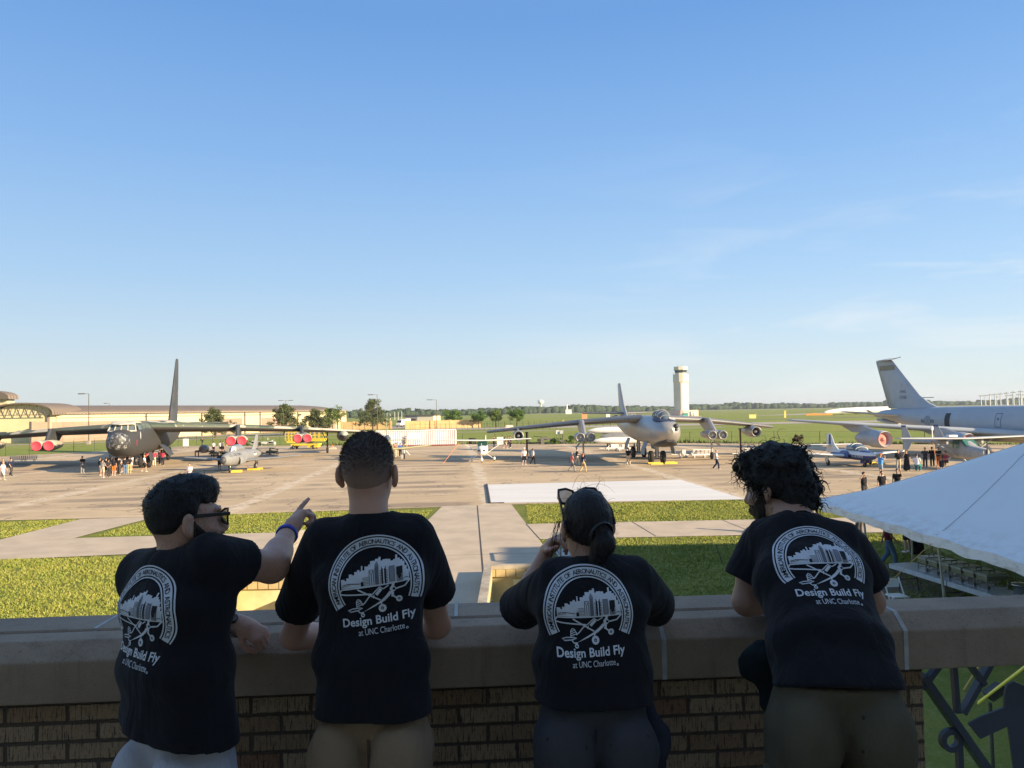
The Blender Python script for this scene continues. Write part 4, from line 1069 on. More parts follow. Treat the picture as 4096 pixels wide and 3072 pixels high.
M_HUB = M('wheel_hub', (.35, .35, .33), .4, metal=.5); M_ALU = M('strut_silver', (.50, .50, .48), .4, metal=.5)
M_DECAL_BK = M('marking_black', (.03, .03, .035), .6); M_DECAL_WH = M('marking_white', (.75, .75, .73), .6); M_DECAL_NV = M('marking_navy', (.03, .045, .13), .6); M_DECAL_GR = M('marking_grey', (.16, .19, .23), .6); M_DECAL_RD = M('marking_red', (.45, .05, .05), .6)
M_REDCOV = M('red_cover', (.70, .055, .085), .75, var=.08, scale=3); M_BLACKHOLE = M('intake_dark', (.012, .012, .014), .7)
M_CANOPY = glass('canopy_glass', (.10, .13, .15), .06)

def camo_mat():
    m, nt, b = nodes('faded_camouflage'); k = NT(nt)
    x, y, z = k.sep(k.coord('Object')); p = k.coord('Object')
    n1 = k.noise(k.coord('Object', (.16, .13, .1)), 1, 2); n2 = k.noise(k.coord('Object', (.2, .17, .1), loc=(9, 3, 0)), 1, 2)
    up = k.mix(k.rng(n1, .50, .53), (.50, .46, .36), (.115, .135, .095)); up = k.mix(k.rng(n2, .60, .62), up, (.06, .085, .06))
    chip = k.noise(p, 2.2, 5, .7); up = k.mix(k.rng(chip, .63, .68), up, (.62, .60, .54))
    lowd = k.mix(k.noise(p, .7, 4, .7), (.040, .042, .044), (.062, .060, .058)); lowd = k.mix(k.m('MULTIPLY', k.rng(chip, .68, .76), .5), lowd, (.18, .18, .17))
    return m, nt, b, k, x, y, z, up, lowd
m_, nt_, b_n, k_, x_, y_, z_, up_, low_ = camo_mat()
lim = k_.m('ADD', 4.45, k_.m('MULTIPLY', k_.m('SUBTRACT', k_.noise(k_.coord('Object', (.3, .35, 0)), 1, 2), .5), 1.0))
nt_.links.new(k_.mix(k_.rng(k_.m('SUBTRACT', z_, lim), -.03, .03), low_, up_), b_n.inputs['Base Color']); b_n.inputs['Roughness'].default_value = .62; M_B_FUS = m_
m_, nt_, b_n, k_, x_, y_, z_, up_, low_ = camo_mat()
geo = k_.n('ShaderNodeNewGeometry'); nz_ = k_.sep(geo.outputs['Normal'])[2]
nt_.links.new(k_.mix(k_.rng(nz_, .0, .12), low_, up_), b_n.inputs['Base Color']); b_n.inputs['Roughness'].default_value = .65; M_B_WING = m_
M_B_DARK = M('bomber_dark_grey', (.058, .062, .066), .6, var=.2, scale=.6)

# ---------------- big dark eight-engined bomber at left
B = aircraft('heavy_bomber', 'huge dark camouflaged eight-engine bomber with red engine covers at left', -39.4, 76.6, 16.6)
fu = MB()
S = [(0, 2.75, 3.75, .42), (.35, 2.35, 3.95, .82), (.9, 2.0, 4.15, 1.12), (1.7, 1.75, 4.35, 1.33), (2.5, 1.62, 4.50, 1.43), (3.2, 1.56, 5.0, 1.48), (3.9, 1.52, 5.17, 1.5), (6, 1.48, 5.2, 1.5), (12, 1.45, 5.2, 1.5), (22, 1.45, 5.2, 1.5), (30, 1.5, 5.2, 1.5), (36, 2.1, 5.2, 1.4), (42, 3.0, 5.1, 1.05), (46, 3.6, 5.0, .7), (48, 3.9, 4.9, .4)]
fu.loft([sec(y, a, c, w, 2.9 if y > 2 else 2.3) for y, a, c, w in S]); fus = part(fu, 'fuselage', M_B_FUS, B)
for s in (-1, 1):
    w_ = MB(); wing(w_, [((s * 1.0, 12.2, 4.55), 9.6), ((s * 10.4, 19.2, 4.15), 7.4), ((s * 18.3, 25.0, 3.65), 5.6), ((s * 27.2, 31.6, 2.95), 3.6), ((s * 28.0, 32.6, 2.9), 2.4)], .13, twist=.07); part(w_, 'wing', M_B_WING, B)
    w_ = MB(); wing(w_, [((s * .4, 38.5, 4.6), 5.5), ((s * 7.8, 44.2, 4.6), 2.6)], .09); part(w_, 'tailplane', M_B_WING, B)
w_ = MB(); wing(w_, [((0, 37.0, 5.0), 8.6), ((0, 41.4, 10.5), 5.4), ((0, 44.2, 14.3), 2.9), ((0, 44.7, 14.7), 2.2)], .09, True); fin = part(w_, 'tail_fin', M_B_DARK, B)
decal(B, fin, [(*poly2([(-.6, -.35), (.6, -.35), (.6, .35), (-.6, .35)]), 0), (*poly2([(-.6, 0), (0, 0), (0, .35), (-.6, .35)]), 1)], (1.5, 43.6, 9.4), (0, 1, 0), (0, 0, 1), (-1, 0, 0), 'flag_marking', [M('flag_red', (.42, .12, .12), .6), M_DECAL_NV])
# cockpit glazing with a pale frame
gl = MB(); ws = []
for a0, a1, yy0, yy1 in ((-66, -28, 2.55, 3.25), (-25, -2, 2.42, 3.12), (2, 25, 2.42, 3.12), (28, 66, 2.55, 3.25)):
    P = []
    for a, yy, zz in ((a0, yy0, 4.30), (a1, yy0, 4.30), (a1, yy1, 4.92), (a0, yy1, 4.92)):
        wv = 1.40 if zz < 4.5 else 1.18
        P.append((wv * sin(R(a)), yy - .46 + (1 - cos(R(a))) * .9, zz))
    g1 = MB(); g1.add(P + [(p[0] * .9, p[1] + .25, p[2]) for p in P], [(0, 1, 2, 3), (0, 4, 5, 1), (1, 5, 6, 2), (2, 6, 7, 3), (3, 7, 4, 0)]); part(g1, 'cockpit_window', M_CANOPY, B)
for s in (-1, 1):
    for y0 in (3.15, 3.75):
        g1 = MB(); g1.add([(s * 1.47, y0, 4.35), (s * 1.5, y0 + .5, 4.35), (s * 1.42, y0 + .45, 4.85), (s * 1.38, y0 + .05, 4.85)] + [(s * 1.30, y0 + .2, 4.5)], [(0, 1, 2, 3) if s > 0 else (3, 2, 1, 0)]); part(g1, 'cockpit_window', M_CANOPY, B)
fr = MB()
for a0 in (-67, -26.5, 0, 26.5, 67):
    fr.bar((1.42 * sin(R(a0)), 2.44 - .40 + (1 - cos(R(a0))) * .9 - .06, 4.25), (1.2 * sin(R(a0)), 3.12 - .42 + (1 - cos(R(a0))) * .9 - .06, 4.97), .10, .1)
for zz, wv, yy in ((4.27, 1.43, 1.99), (4.95, 1.2, 2.66)):
    L = [(wv * sin(R(a)), yy + (1 - cos(R(a))) * .9, zz) for a in range(-68, 69, 17)]
    for a, c in zip(L, L[1:]): fr.bar(a, c, .10, .1)
part(fr, 'window_frame', M('sun_bleached_paint', (.56, .53, .44), .6, var=.15, scale=2), B)
cr = MB(); cr.loft([sec(y, z0, z1, w, 2.2) for y, z0, z1, w in ((2.05, 4.9, 4.96, .2), (2.6, 4.85, 5.12, 1.05), (3.6, 4.9, 5.3, 1.2), (6.5, 4.9, 5.28, 1.2), (7.4, 5.0, 5.2, .8))]); part(cr, 'cockpit_roof', M('cream_bleached', (.58, .55, .45), .6, var=.2, scale=1.1), B)
nr = MB(); nr.loft([sec(y, a, c, w) for y, a, c, w in ((-.16, 3.0, 3.6, .22), (-.02, 2.62, 3.88, .62), (.42, 2.35, 4.03, .96), (.80, 2.22, 4.12, 1.10))]); 
m_, nt_, b_n = nodes('worn_radome'); k_ = NT(nt_); q_ = k_.noise(k_.coord('Object'), 3.2, 6, .75)
nt_.links.new(k_.mix(k_.rng(q_, .50, .60), (.050, .052, .056), (.40, .41, .41)), b_n.inputs['Base Color']); b_n.inputs['Roughness'].default_value = .5; part(nr, 'radome', m_, B)
decal(B, fus, [(*poly2([(0.28 * sin(2 * pi * i / 12), .42 * cos(2 * pi * i / 12)) for i in range(12)]), 0)], (2.0, 4.1, 3.75), (0, 1, 0), (0, 0, 1), (-1, 0, 0), 'crest_marking', [M('crest_pale', (.55, .56, .55), .6)])
decal(B, fus, [(*poly2([(-.08, -.3), (.08, -.3), (.12, .3), (-.05, .3)]), 0)], (2.0, 2.4, 3.05), (0, 1, 0), (0, 0, 1), (-1, 0, 0), 'rescue_marking', [M_DECAL_RD])
def twin_pod(par, x, y, z, r, L, sp, cover, matc, pyl, mpyl):
    """two engines side by side under one pylon"""
    pod = thing('engine_pod', None, None); 
    COLb = MB(); COLb.loft([sec(y + yy, z - r * s_, z + r * s_ * .96, (sp / 2 + r) * s_ * .98, 2.6) for yy, s_ in ((.35, .80), (1.2, 1.0), (L * .45, 1.02), (L * .8, .8), (L, .42))]); 
    bpy.data.objects.remove(pod)
    pod = COLb.build('engine_pod', matc, par)
    for s in (-1, 1):
        c = MB(); c.revolve([(.55, r * .62), (.05, r * .80), (0, r * .90), (.1, r * .99), (.7, r * 1.05), (1.6, r * 1.03), (L * .7, r * .7)], (x + s * sp / 2, y, z), 'y', 22)
        c.build('cowling', matc, pod)
        d = MB()
        if cover:
            d.revolve([(.10, .005), (.10, r * .60), (-.02, r * .80), (-.02, r * .90), (.18, r * .94)], (x + s * sp / 2, y, z), 'y', 22); d.build('inlet_cover', cover, pod)
        else:
            d.revolve([(.50, .005), (.50, r * .63)], (x + s * sp / 2, y, z), 'y', 22); d.build('inlet', M_BLACKHOLE, pod)
            d = MB(); d.revolve([(-.05, .01), (.12, r * .16), (.45, r * .34), (.52, r * .36)], (x + s * sp / 2, y, z), 'y', 14)
            for kk in range(8):
                t = 2 * pi * kk / 8 + .2; d.bar((x + s * sp / 2 + cos(t) * r * .3, y + .4, z + sin(t) * r * .3), (x + s * sp / 2 + cos(t) * r * .68, y + .4, z + sin(t) * r * .68), .05, .12)
            d.build('spinner', M_ALU, pod)
    # offset the body which was lofted on the centre line
    for v in pod.data.vertices: v.co.x += x
    p = MB(); p.loft([[(x - .2, y0, z0), (x, y0 - .18, z0), (x + .2, y0, z0), (x + .22, y1, z0), (x - .22, y1, z0)] for y0, y1, z0 in pyl], smooth=False); p.build('pylon', mpyl, par)
    return pod
m_, nt_, b_n = nodes('pod_two_tone'); k_ = NT(nt_); z_ = k_.sep(k_.coord('Object'))[2]; w_n = k_.m('MULTIPLY', k_.m('SUBTRACT', k_.noise(k_.coord('Object', (1, 1.4, 0)), 1.4, 3), .5), .7)
nt_.links.new(k_.mix(k_.rng(k_.m('SUBTRACT', z_, k_.m('ADD', 2.62, w_n)), -.02, .02), (.035, .036, .038), k_.mix(k_.noise(k_.coord('Object'), 2, 4), (.38, .36, .27), (.52, .50, .40))), b_n.inputs['Base Color']); b_n.inputs['Roughness'].default_value = .6; M_POD2 = m_
M_COVER = M_REDCOV
for s in (-1, 1):
    twin_pod(B, s * 10.4, 14.6, 2.60, .60, 6.0, 1.24, M_COVER, M_POD2, ((15.9, 20.5, 2.9), (17.6, 24, 4.5)), M_B_DARK)
    twin_pod(B, s * 18.3, 20.5, 2.52, .60, 6.0, 1.24, M_COVER, M_POD2, ((21.6, 25.6, 2.8), (23.0, 28.5, 4.1)), M_B_DARK)
    t_ = MB(); t_.revolve([(0, .02), (.25, .34), (1.0, .66), (2.2, .78), (4.5, .78), (6.5, .5), (7.6, .05)], (s * 24.2, 27.2, 2.45), 'y', 18); part(t_, 'wing_tank', M_POD2, B)
    g_ = MB(); g_.tube([(s * 22.0, 30.2, 3.1), (s * 22.0, 30.2, .5)], .11, 8); g_.bar((s * 22.0, 30.2, 1.4), (s * 21.2, 30.5, 3.2), .1); part(g_, 'outrigger', M_B_DARK, B)
    wheel(B, s * 22.0, 30.2, .42, .3, 'outrigger_wheel')
for yy in (10.0, 25.0):
    for s in (-1, 1):
        strut(B, [(s * .9, yy, 1.7), (s * 1.0, yy, .7)], .16, 'landing_gear', M_B_DARK)
        for d in (-.42, .42): wheel(B, s * 1.0 + d, yy, .70, .38)
        dr = MB(); dr.loft([[(s * 1.75, yy - 1.2, .75), (s * 1.8, yy - 1.2, .75), (s * 1.55, yy - 1.2, 1.75), (s * 1.5, yy - 1.2, 1.75)], [(s * 1.75, yy + 1.1, .75), (s * 1.8, yy + 1.1, .75), (s * 1.55, yy + 1.1, 1.75), (s * 1.5, yy + 1.1, 1.75)]], smooth=False); part(dr, 'gear_door', M_B_DARK, B)
bb_ = MB(); bb_.loft([[(1.45, 17.0, 2.3), (1.52, 17.0, 2.3), (2.6, 17.3, .9), (2.55, 17.3, .9)], [(1.45, 21.5, 2.3), (1.52, 21.5, 2.3), (2.6, 21.5, .9), (2.55, 21.5, .9)]], smooth=False); part(bb_, 'bay_door', M_B_DARK, B)

# ---------------- silver six-engine bomber, centre right
def silver(name, base, r=.42, metal=.55):
    m, nt, b = nodes(name); k = NT(nt); p = k.coord('Object'); x, y, z = k.sep(p)
    fy = k.m('FRACT', k.m('DIVIDE', y, 1.35)); seam = k.rng(k.m('ABSOLUTE', k.m('SUBTRACT', fy, .5)), .488, .496)
    n1 = k.noise(k.coord('Object', (1, .6, 1)), .8, 4, .6); st = k.noise(k.coord('Object', (3, 3, .6)), 1.2, 4, .7)
    c = k.mix(n1, tuple(q * .80 for q in base), tuple(min(1, q * 1.18) for q in base)); c = k.mix(k.m('MULTIPLY', k.rng(st, .55, .75), .35), c, (.10, .085, .07))
    c = k.mix(k.m('MULTIPLY', seam, .4), c, (.08, .08, .08))
    nt.links.new(c, b.inputs['Base Color']); b.inputs['Metallic'].default_value = metal; b.inputs['Roughness'].default_value = r
    return m
M_SILVER = silver('weathered_silver', (.42, .405, .385))
M_SILVER_D = silver('dull_silver_wing', (.26, .255, .25), .5)
Q = aircraft('jet_bomber', 'silver swept-wing six-engine jet bomber with bubble canopy, nose towards the balcony', 14.8, 72.3, .8)
fu = MB()
S = [(0, 3.2, 3.72, .26), (.25, 2.7, 4.08, .78), (.8, 2.35, 4.34, 1.12), (1.8, 2.05, 4.55, 1.36), (3.2, 1.92, 4.70, 1.46), (5, 1.9, 4.8, 1.48), (9, 1.9, 4.9, 1.44), (16, 1.95, 4.9, 1.34), (22, 2.3, 4.9, 1.2), (28, 3.0, 4.85, .85), (32.5, 3.6, 4.7, .4)]
fu.loft([sec(y, a, c, w, 2.15) for y, a, c, w in S]); fus = part(fu, 'fuselage', M_SILVER, Q)
for s in (-1, 1):
    w_ = MB(); wing(w_, [((s * .8, 9.8, 4.62), 7.2), ((s * 7.0, 14.0, 4.25), 5.7), ((s * 13.9, 19.2, 3.55), 4.0), ((s * 17.3, 21.9, 3.15), 3.0), ((s * 17.7, 22.5, 3.1), 2.0)], .12, twist=.05); part(w_, 'wing', M_SILVER_D, Q)
    w_ = MB(); wing(w_, [((s * .3, 26.0, 5.1), 3.8), ((s * 5.0, 29.6, 5.15), 1.8)], .09); part(w_, 'tailplane', M_SILVER_D, Q)
w_ = MB(); wing(w_, [((0, 24.6, 4.7), 5.8), ((0, 27.2, 6.2), 4.4), ((0, 29.7, 8.9), 2.5), ((0, 30.1, 9.1), 1.9)], .09, True); part(w_, 'tail_fin', M_SILVER, Q)
cn = MB(); cn.loft([sec(y, 4.3, z1, w, 2.0, 20) for y, z1, w in ((1.6, 4.45, .12), (2.1, 4.95, .48), (2.7, 5.35, .58), (3.6, 5.52, .60), (5.6, 5.40, .56), (7.0, 5.05, .40), (8.2, 4.82, .1))]); cano = part(cn, 'canopy', M_CANOPY, Q)
fr = MB()
for y, z1, w in ((2.1, 4.97, .49), (2.72, 5.38, .59), (3.62, 5.55, .61), (4.6, 5.5, .6), (5.6, 5.43, .57)):
    L = [(w * cos(t), y, 4.3 + (z1 - 4.3) * (.5 + .5 * sin(t))) for t in np.linspace(-.1, pi + .1, 12)]
    for a, c in zip(L, L[1:]): fr.bar(a, c, .07, .06)
part(fr, 'canopy_frame', M_SILVER, Q)
ag = MB(); ag.loft([sec(y, z0, z1, w, 2.1, 20) for y, z0, z1, w in ((.95, 4.22, 4.40, .30), (1.5, 4.2, 4.53, .80), (2.2, 4.2, 4.66, 1.0), (3.2, 4.2, 4.76, 1.02), (4.6, 4.2, 4.84, .8))]); part(ag, 'antiglare_panel', M('antiglare_navy', (.035, .05, .10), .6), Q)
for i_ in range(2):
    fz = MB(); fz.add([(.28 + .02 * i_, 1.30 + i_ * .42, 4.60 + .10 * i_), (.82 + .02 * i_, 1.42 + i_ * .42, 4.50 + .10 * i_), (.82 + .02 * i_, 1.58 + i_ * .42, 4.54 + .1 * i_), (.28 + .02 * i_, 1.48 + i_ * .42, 4.66 + .1 * i_)], [(0, 1, 2, 3)]); part(fz, 'nose_window', M_DECAL_WH, Q)
rr = MB(); rr.revolve([(0, .25), (-.05, .20), (-.22, .17), (-.24, .01)], (.62, .28, 3.95), 'y', 14); rr.revolve([(0, .16), (-.16, .13), (-.18, .01)], (.60, .18, 3.62), 'y', 12); part(rr, 'refuelling_port', M_B_DARK, Q)
ch = MB(); ch.loft([sec(y, z0, z1, w, 2.2, 20) for y, z0, z1, w in ((.35, 2.45, 2.85, .35), (.9, 2.12, 2.6, .80), (1.9, 1.90, 2.4, 1.05), (3.4, 1.82, 2.2, .95), (4.2, 1.88, 2.1, .5))]); part(ch, 'chin_radome', M_B_DARK, Q)
for s in (-1, 1):
    twin_pod(Q, s * 7.0, 9.0, 2.70, .49, 5.2, 1.12, None, M_SILVER, ((10.0, 13.6, 3.1), (12.6, 17.6, 4.5)), M_SILVER)
    c = MB(); c.revolve([(.5, .40), (.05, .50), (0, .55), (.1, .60), (.9, .66), (2.2, .66), (4.2, .46), (4.9, .3)], (s * 13.9, 17.4, 2.72), 'y', 22, cap1=True); o_ = part(c, 'engine_pod', M_SILVER, Q)
    c = MB(); c.revolve([(.48, .01), (.48, .41)], (s * 13.9, 17.4, 2.72), 'y', 20); c.build('inlet', M_BLACKHOLE, o_)
    c = MB(); c.revolve([(-.02, .01), (.14, .10), (.46, .20)], (s * 13.9, 17.4, 2.72), 'y', 14); c.build('spinner', M_ALU, o_)
    c = MB(); c.loft([[(s * 13.9 - .12, y0, z0), (s * 13.9 + .12, y0, z0), (s * 13.9 + .12, y1, z0), (s * 13.9 - .12, y1, z0)] for y0, y1, z0 in ((18.4, 21, 3.2), (19.6, 22, 3.75))], smooth=False); part(c, 'pylon', M_SILVER_D, Q)
    strut(Q, [(s * 7.0, 11.6, 2.2), (s * 7.0, 11.6, .45)], .10, 'outrigger'); wheel(Q, s * 7.0, 11.6, .40, .26, 'outrigger_wheel')
    dr = MB(); dr.loft([[(s * 7.35, 10.9, 2.05), (s * 7.4, 10.9, 2.05), (s * 7.85, 10.9, 1.5), (s * 7.8, 10.9, 1.5)], [(s * 7.35, 12.2, 2.05), (s * 7.4, 12.2, 2.05), (s * 7.85, 12.2, 1.5), (s * 7.8, 12.2, 1.5)]], smooth=False); part(dr, 'gear_door', M_SILVER_D, Q)
for yy in (6.6, 17.2):
    strut(Q, [(0, yy, 2.2), (0, yy, .62)], .2, 'landing_gear'); strut(Q, [(-.7, yy, .62), (.7, yy, .62)], .12, 'axle')
    for s in (-1, 1):
        wheel(Q, s * .62, yy, .66, .42)
        dr = MB()
        dr.loft([[(s * 1.15, yy + a, 2.3), (s * 1.22, yy + a, 2.3), (s * 1.55, yy + a, 1.55), (s * 1.62, yy + a, 1.0), (s * 1.54, yy + a, 1.0), (s * 1.46, yy + a, 1.55)] for a in (-1.5, .3)], smooth=False); part(dr, 'gear_door', M('door_blue_grey', (.20, .24, .29), .5, metal=.3), Q)
# twisted support stand under each outer wing
for s, lab in ((1, 'slim red-brown prop stand under the right outer engine of the silver bomber'), (-1, 'slim dark prop stand under the left outer engine of the silver bomber')):
    b = MB(); b.tube([(0, 0, .02), (0, 0, 3.0)], .11, 8); b.box((0, 0, .05), (.7, .7, .06)); b.box((0, 0, 3.0), (.35, .35, .12))
    p = Q.matrix_world @ Vector((0, 0, 0)); loc = (14.8 + s * 12.85 * cos(R(.8)) - 20.4 * sin(R(.8)), 72.3 + 20.4, 0)
    tag(b.build('prop_stand', M('primer_red', (.16, .065, .05), .7), loc=loc), lab, 'prop stand', 'prop stands under the silver bomber')
chock('yellow chock beside the front wheels of the silver bomber', (15.9, 78.4), .05)
chock('yellow chock left of the front wheels of the silver bomber', (14.35, 77.9), .1)

# ---------------- pale grey tanker at right
M_TANK = M('tanker_grey', (.40, .43, .46), .45, var=.05, scale=.5, metal=.1); M_TANK_W = M('tanker_wing', (.50, .51, .51), .45, var=.06, scale=.4, metal=.1)
T = aircraft('tanker_jet', 'big pale grey four-engine tanker jet with tall fin at the right edge', 55.8, 65.4, 9.0)
fu = MB()
S = [(0, 3.3, 3.9, .3), (.6, 2.6, 4.3, .95), (1.8, 2.05, 4.7, 1.5), (3.4, 1.6, 5.1, 1.78), (6, 1.35, 5.3, 1.9), (22, 1.35, 5.3, 1.9), (27, 1.85, 5.25, 1.8), (31, 2.5, 5.22, 1.55), (35, 3.2, 5.12, 1.15), (38.4, 3.75, 4.85, .65), (39.4, 3.95, 4.6, .35)]
fu.loft([sec(y, a, c, w, 2.1, 36) for y, a, c, w in S]); fus = part(fu, 'fuselage', M_TANK, T)
for s in (-1, 1):
    w_ = MB(); wing(w_, [((s * 1.3, 11.2, 2.15), 9.6), ((s * 8.3, 16.8, 2.9), 6.0), ((s * 14.3, 21.4, 3.45), 4.4), ((s * 19.5, 25.4, 3.95), 2.7), ((s * 19.9, 26.2, 4.0), 1.7)], .11); part(w_, 'wing', M_TANK_W, T)
    w_ = MB(); wing(w_, [((s * .6, 32.6, 4.15), 4.6), ((s * 6.2, 37.0, 4.75), 2.1)], .09); part(w_, 'tailplane', M_TANK_W, T)
    for sx, yy, zz in ((8.3, 13.0, 1.75), (14.3, 17.6, 2.0)):
        n_ = MB(); n_.revolve([(.5, .60), (.06, .74), (0, .80), (.08, .86), (.9, .94), (1.9, .92), (2.0, .80), (3.6, .74), (4.3, .60), (4.35, .46), (5.0, .26)], (s * sx, yy, zz), 'y', 24, cap1=True); pod = part(n_, 'engine_pod', M_TANK, T)
        n_ = MB(); n_.revolve([(.20, .01), (.18, .17), (.34, .19), (.38, .70), (.05, .76), (-.03, .80)], (s * sx, yy, zz), 'y', 24); n_.build('inlet_cover', M('faded_pink_cover', (.62, .235, .195), .7, var=.12, scale=2), pod)
        n_ = MB(); n_.loft([[(s * sx - .16, y0, z0), (s * sx, y0 - .3, z0), (s * sx + .16, y0, z0), (s * sx + .16, y1, z0), (s * sx - .16, y1, z0)] for y0, y1, z0 in ((yy + .9, yy + 5.6, zz + .6), (yy + 2.0, yy + 6.6, zz + .95), (yy + 3.6, yy + 7.8, zz + 1.35))], smooth=False); part(n_, 'pylon', M_TANK, T)
w_ = MB(); wing(w_, [((0, 27.4, 5.1), 9.9), ((0, 29.3, 5.7), 8.2), ((0, 31.0, 6.7), 6.9), ((0, 36.0, 11.3), 3.6), ((0, 36.3, 11.5), 3.3)], .085, True); fin = part(w_, 'tail_fin', M_TANK, T)
for zz, hh in ((10.75, .55),):
    decal(T, fin, [(*cells(.15, 3.45, 0, hh, .3), 0), (*cells(.1, 3.4, -.06, 0, .3), 1), (*cells(.3, 3.5, hh, hh + .06, .3), 1)], (-1.5, 35.35, zz - .55), (0, 1, 0), (0, 0, 1), (1, 0, 0), 'fin_stripe', [M('dull_gold', (.26, .235, .15), .6), M_DECAL_GR])
def rtext(t, h, cx, cy):   # mirrored layout because the right side of the aircraft is read with +y to the left
    v, f = txt2(t, h, 0, 0, .01); v = v.copy(); v[:, 0] = -v[:, 0] + cx; v[:, 1] += cy; return v, f
stars = [(*poly2([(-.75, -.4), (.75, -.4), (.75, .4), (-.75, .4)]), 0)] + [(*poly2([(-.75, -.4 + i * .115), (.75, -.4 + i * .115), (.75, -.34 + i * .115), (-.75, -.34 + i * .115)]), 2) for i in range(7)] + [(*poly2([(-.75, .0), (-.15, .0), (-.15, .4), (-.75, .4)]), 1)]
decal(T, fin, stars, (-1.5, 33.6, 8.1), (0, 1, 0), (0, 0, 1), (1, 0, 0), 'flag_marking', [M('flag_pale', (.46, .44, .47), .6), M_DECAL_GR, M('flag_faded_red', (.42, .36, .40), .6)])
decal(T, fin, [(*rtext('ANG', .42, 0, 0), 0)], (-1.5, 33.9, 7.05), (0, 1, 0), (0, 0, 1), (1, 0, 0), 'unit_lettering', [M_DECAL_GR]); decal(T, fin, [(*rtext('57508', .42, 0, -.75), 0)], (-1.5, 33.9, 7.05), (0, 1, 0), (0, 0, 1), (1, 0, 0), 'tail_number', [M_DECAL_GR])
w_ = MB(); w_.tube([(0, 31.2, 6.4), (0, 28.6, 6.4)], .05, 6); part(w_, 'antenna', M_DECAL_GR, T)
tp = MB(); wing(tp, [((-.9, 36.2, 11.45), 2.2), ((0, 35.7, 11.6), 3.6), ((.9, 36.2, 11.7), 2.2)], .06); tp.tube([(0, 36.0, 11.6), (0, 34.3, 11.75)], .05, 6); part(tp, 'fin_cap', M_TANK, T)
bar_ = [(*rdisc2(0, 0, .62), 0), (*rect2(1.25, .2), 0), (*rdisc2(0, 0, .5), 1), (*star2(0, 0, .5), 2)]
decal(T, fus, bar_, (-3, 27.6, 3.55), (0, 1, 0), (0, 0, 1), (1, 0, 0), 'national_insignia', [M_DECAL_GR, M('insignia_mid', (.30, .33, .37), .6), M_DECAL_GR], maxd=5)
decal(T, fus, [(*rect2(.42, .85), 0)], (-3, 24.2, 3.65), (0, 1, 0), (0, 0, 1), (1, 0, 0), 'door', [M('door_shadow', (.035, .035, .04), .6)], maxd=5)
def outline(w, h, t): return [(*poly2(p), 0) for p in ()] + [(*cells(*q, .15), 0) for q in ((-w, w, -h, -h + t), (-w, w, h - t, h), (-w, -w + t, -h, h), (w - t, w, -h, h))]
decal(T, fus, outline(.42, .75, .06) + [(*poly2([(-.1, 0), (.1, 0), (.1, .25), (-.1, .25)]), 0)], (-3, 16.6, 3.75), (0, 1, 0), (0, 0, 1), (1, 0, 0), 'hatch', [M('hatch_navy', (.05, .08, .17), .6)], maxd=5)
bo = MB(); bo.loft([sec(y, z0, z1, w, 2.1, 14) for y, z0, z1, w in ((35.5, 2.9, 3.4, .5), (37.2, 3.0, 3.6, .6), (39.5, 3.4, 3.8, .3))]); part(bo, 'boom_pod', M_TANK, T)
rv = MB(); wing(rv, [((-.1, 38.6, 3.9), 1.2), ((-1.5, 39.3, 4.9), .8)], .08); wing(rv, [((.1, 38.6, 3.9), 1.2), ((1.5, 39.3, 4.9), .8)], .08); part(rv, 'boom_fin', M_TANK_W, T)
for yy, xx, r_ in ((4.5, 0, .45), (18.6, -3.2, .6), (18.6, 3.2, .6)):
    strut(T, [(xx, yy, 2.2), (xx, yy, .6)], .16)
    for d in (-.35, .35): wheel(T, xx + d, yy, r_, .3)

# ---------------- light grey straight-wing jet at left centre
M_T33 = M('jet_grey', (.27, .275, .275), .5, var=.07, scale=1.2, metal=.1)
J = aircraft('jet_trainer', 'light grey straight-wing jet with U.S. AIR FORCE on its nose', -28.0, 74.2, .9)
fu = MB()
S = [(0, 1.15, 1.5, .12), (.25, .95, 1.72, .33), (.9, .78, 1.93, .50), (1.9, .68, 2.08, .60), (3.0, .64, 2.14, .64), (4.5, .62, 2.14, .66), (6, .66, 2.12, .66), (8, .80, 2.05, .58), (9.8, 1.0, 1.95, .46), (11.0, 1.2, 1.85, .34)]
fu.loft([sec(y, a, c, w, 2.05) for y, a, c, w in S]); fus = part(fu, 'fuselage', M_T33, J)
nb = MB(); nb.loft([sec(y, a, c, w, 2.05) for y, a, c, w in ((-.03, 1.2, 1.45, .09), (.02, 1.11, 1.56, .18), (.20, .97, 1.71, .325))]); part(nb, 'nose_cap', M_B_DARK, J)
cn = MB(); cn.loft([sec(y, 1.9, z1, w, 2.0, 18) for y, z1, w in ((2.35, 2.1, .15), (2.8, 2.5, .34), (3.4, 2.72, .38), (4.6, 2.74, .38), (5.6, 2.55, .32), (6.4, 2.2, .12))]); part(cn, 'canopy', glass('pale_canopy', (.22, .24, .25), .08), J)
ws_ = MB(); ws_.add([(0, 2.28, 2.1), (.36, 2.8, 2.1), (.33, 2.86, 2.52), (0, 2.72, 2.58), (-.36, 2.8, 2.1), (-.33, 2.86, 2.52)], [(0, 1, 2, 3), (4, 0, 3, 5)]); part(ws_, 'windscreen', M('windscreen_pale', (.62, .64, .64), .2), J)
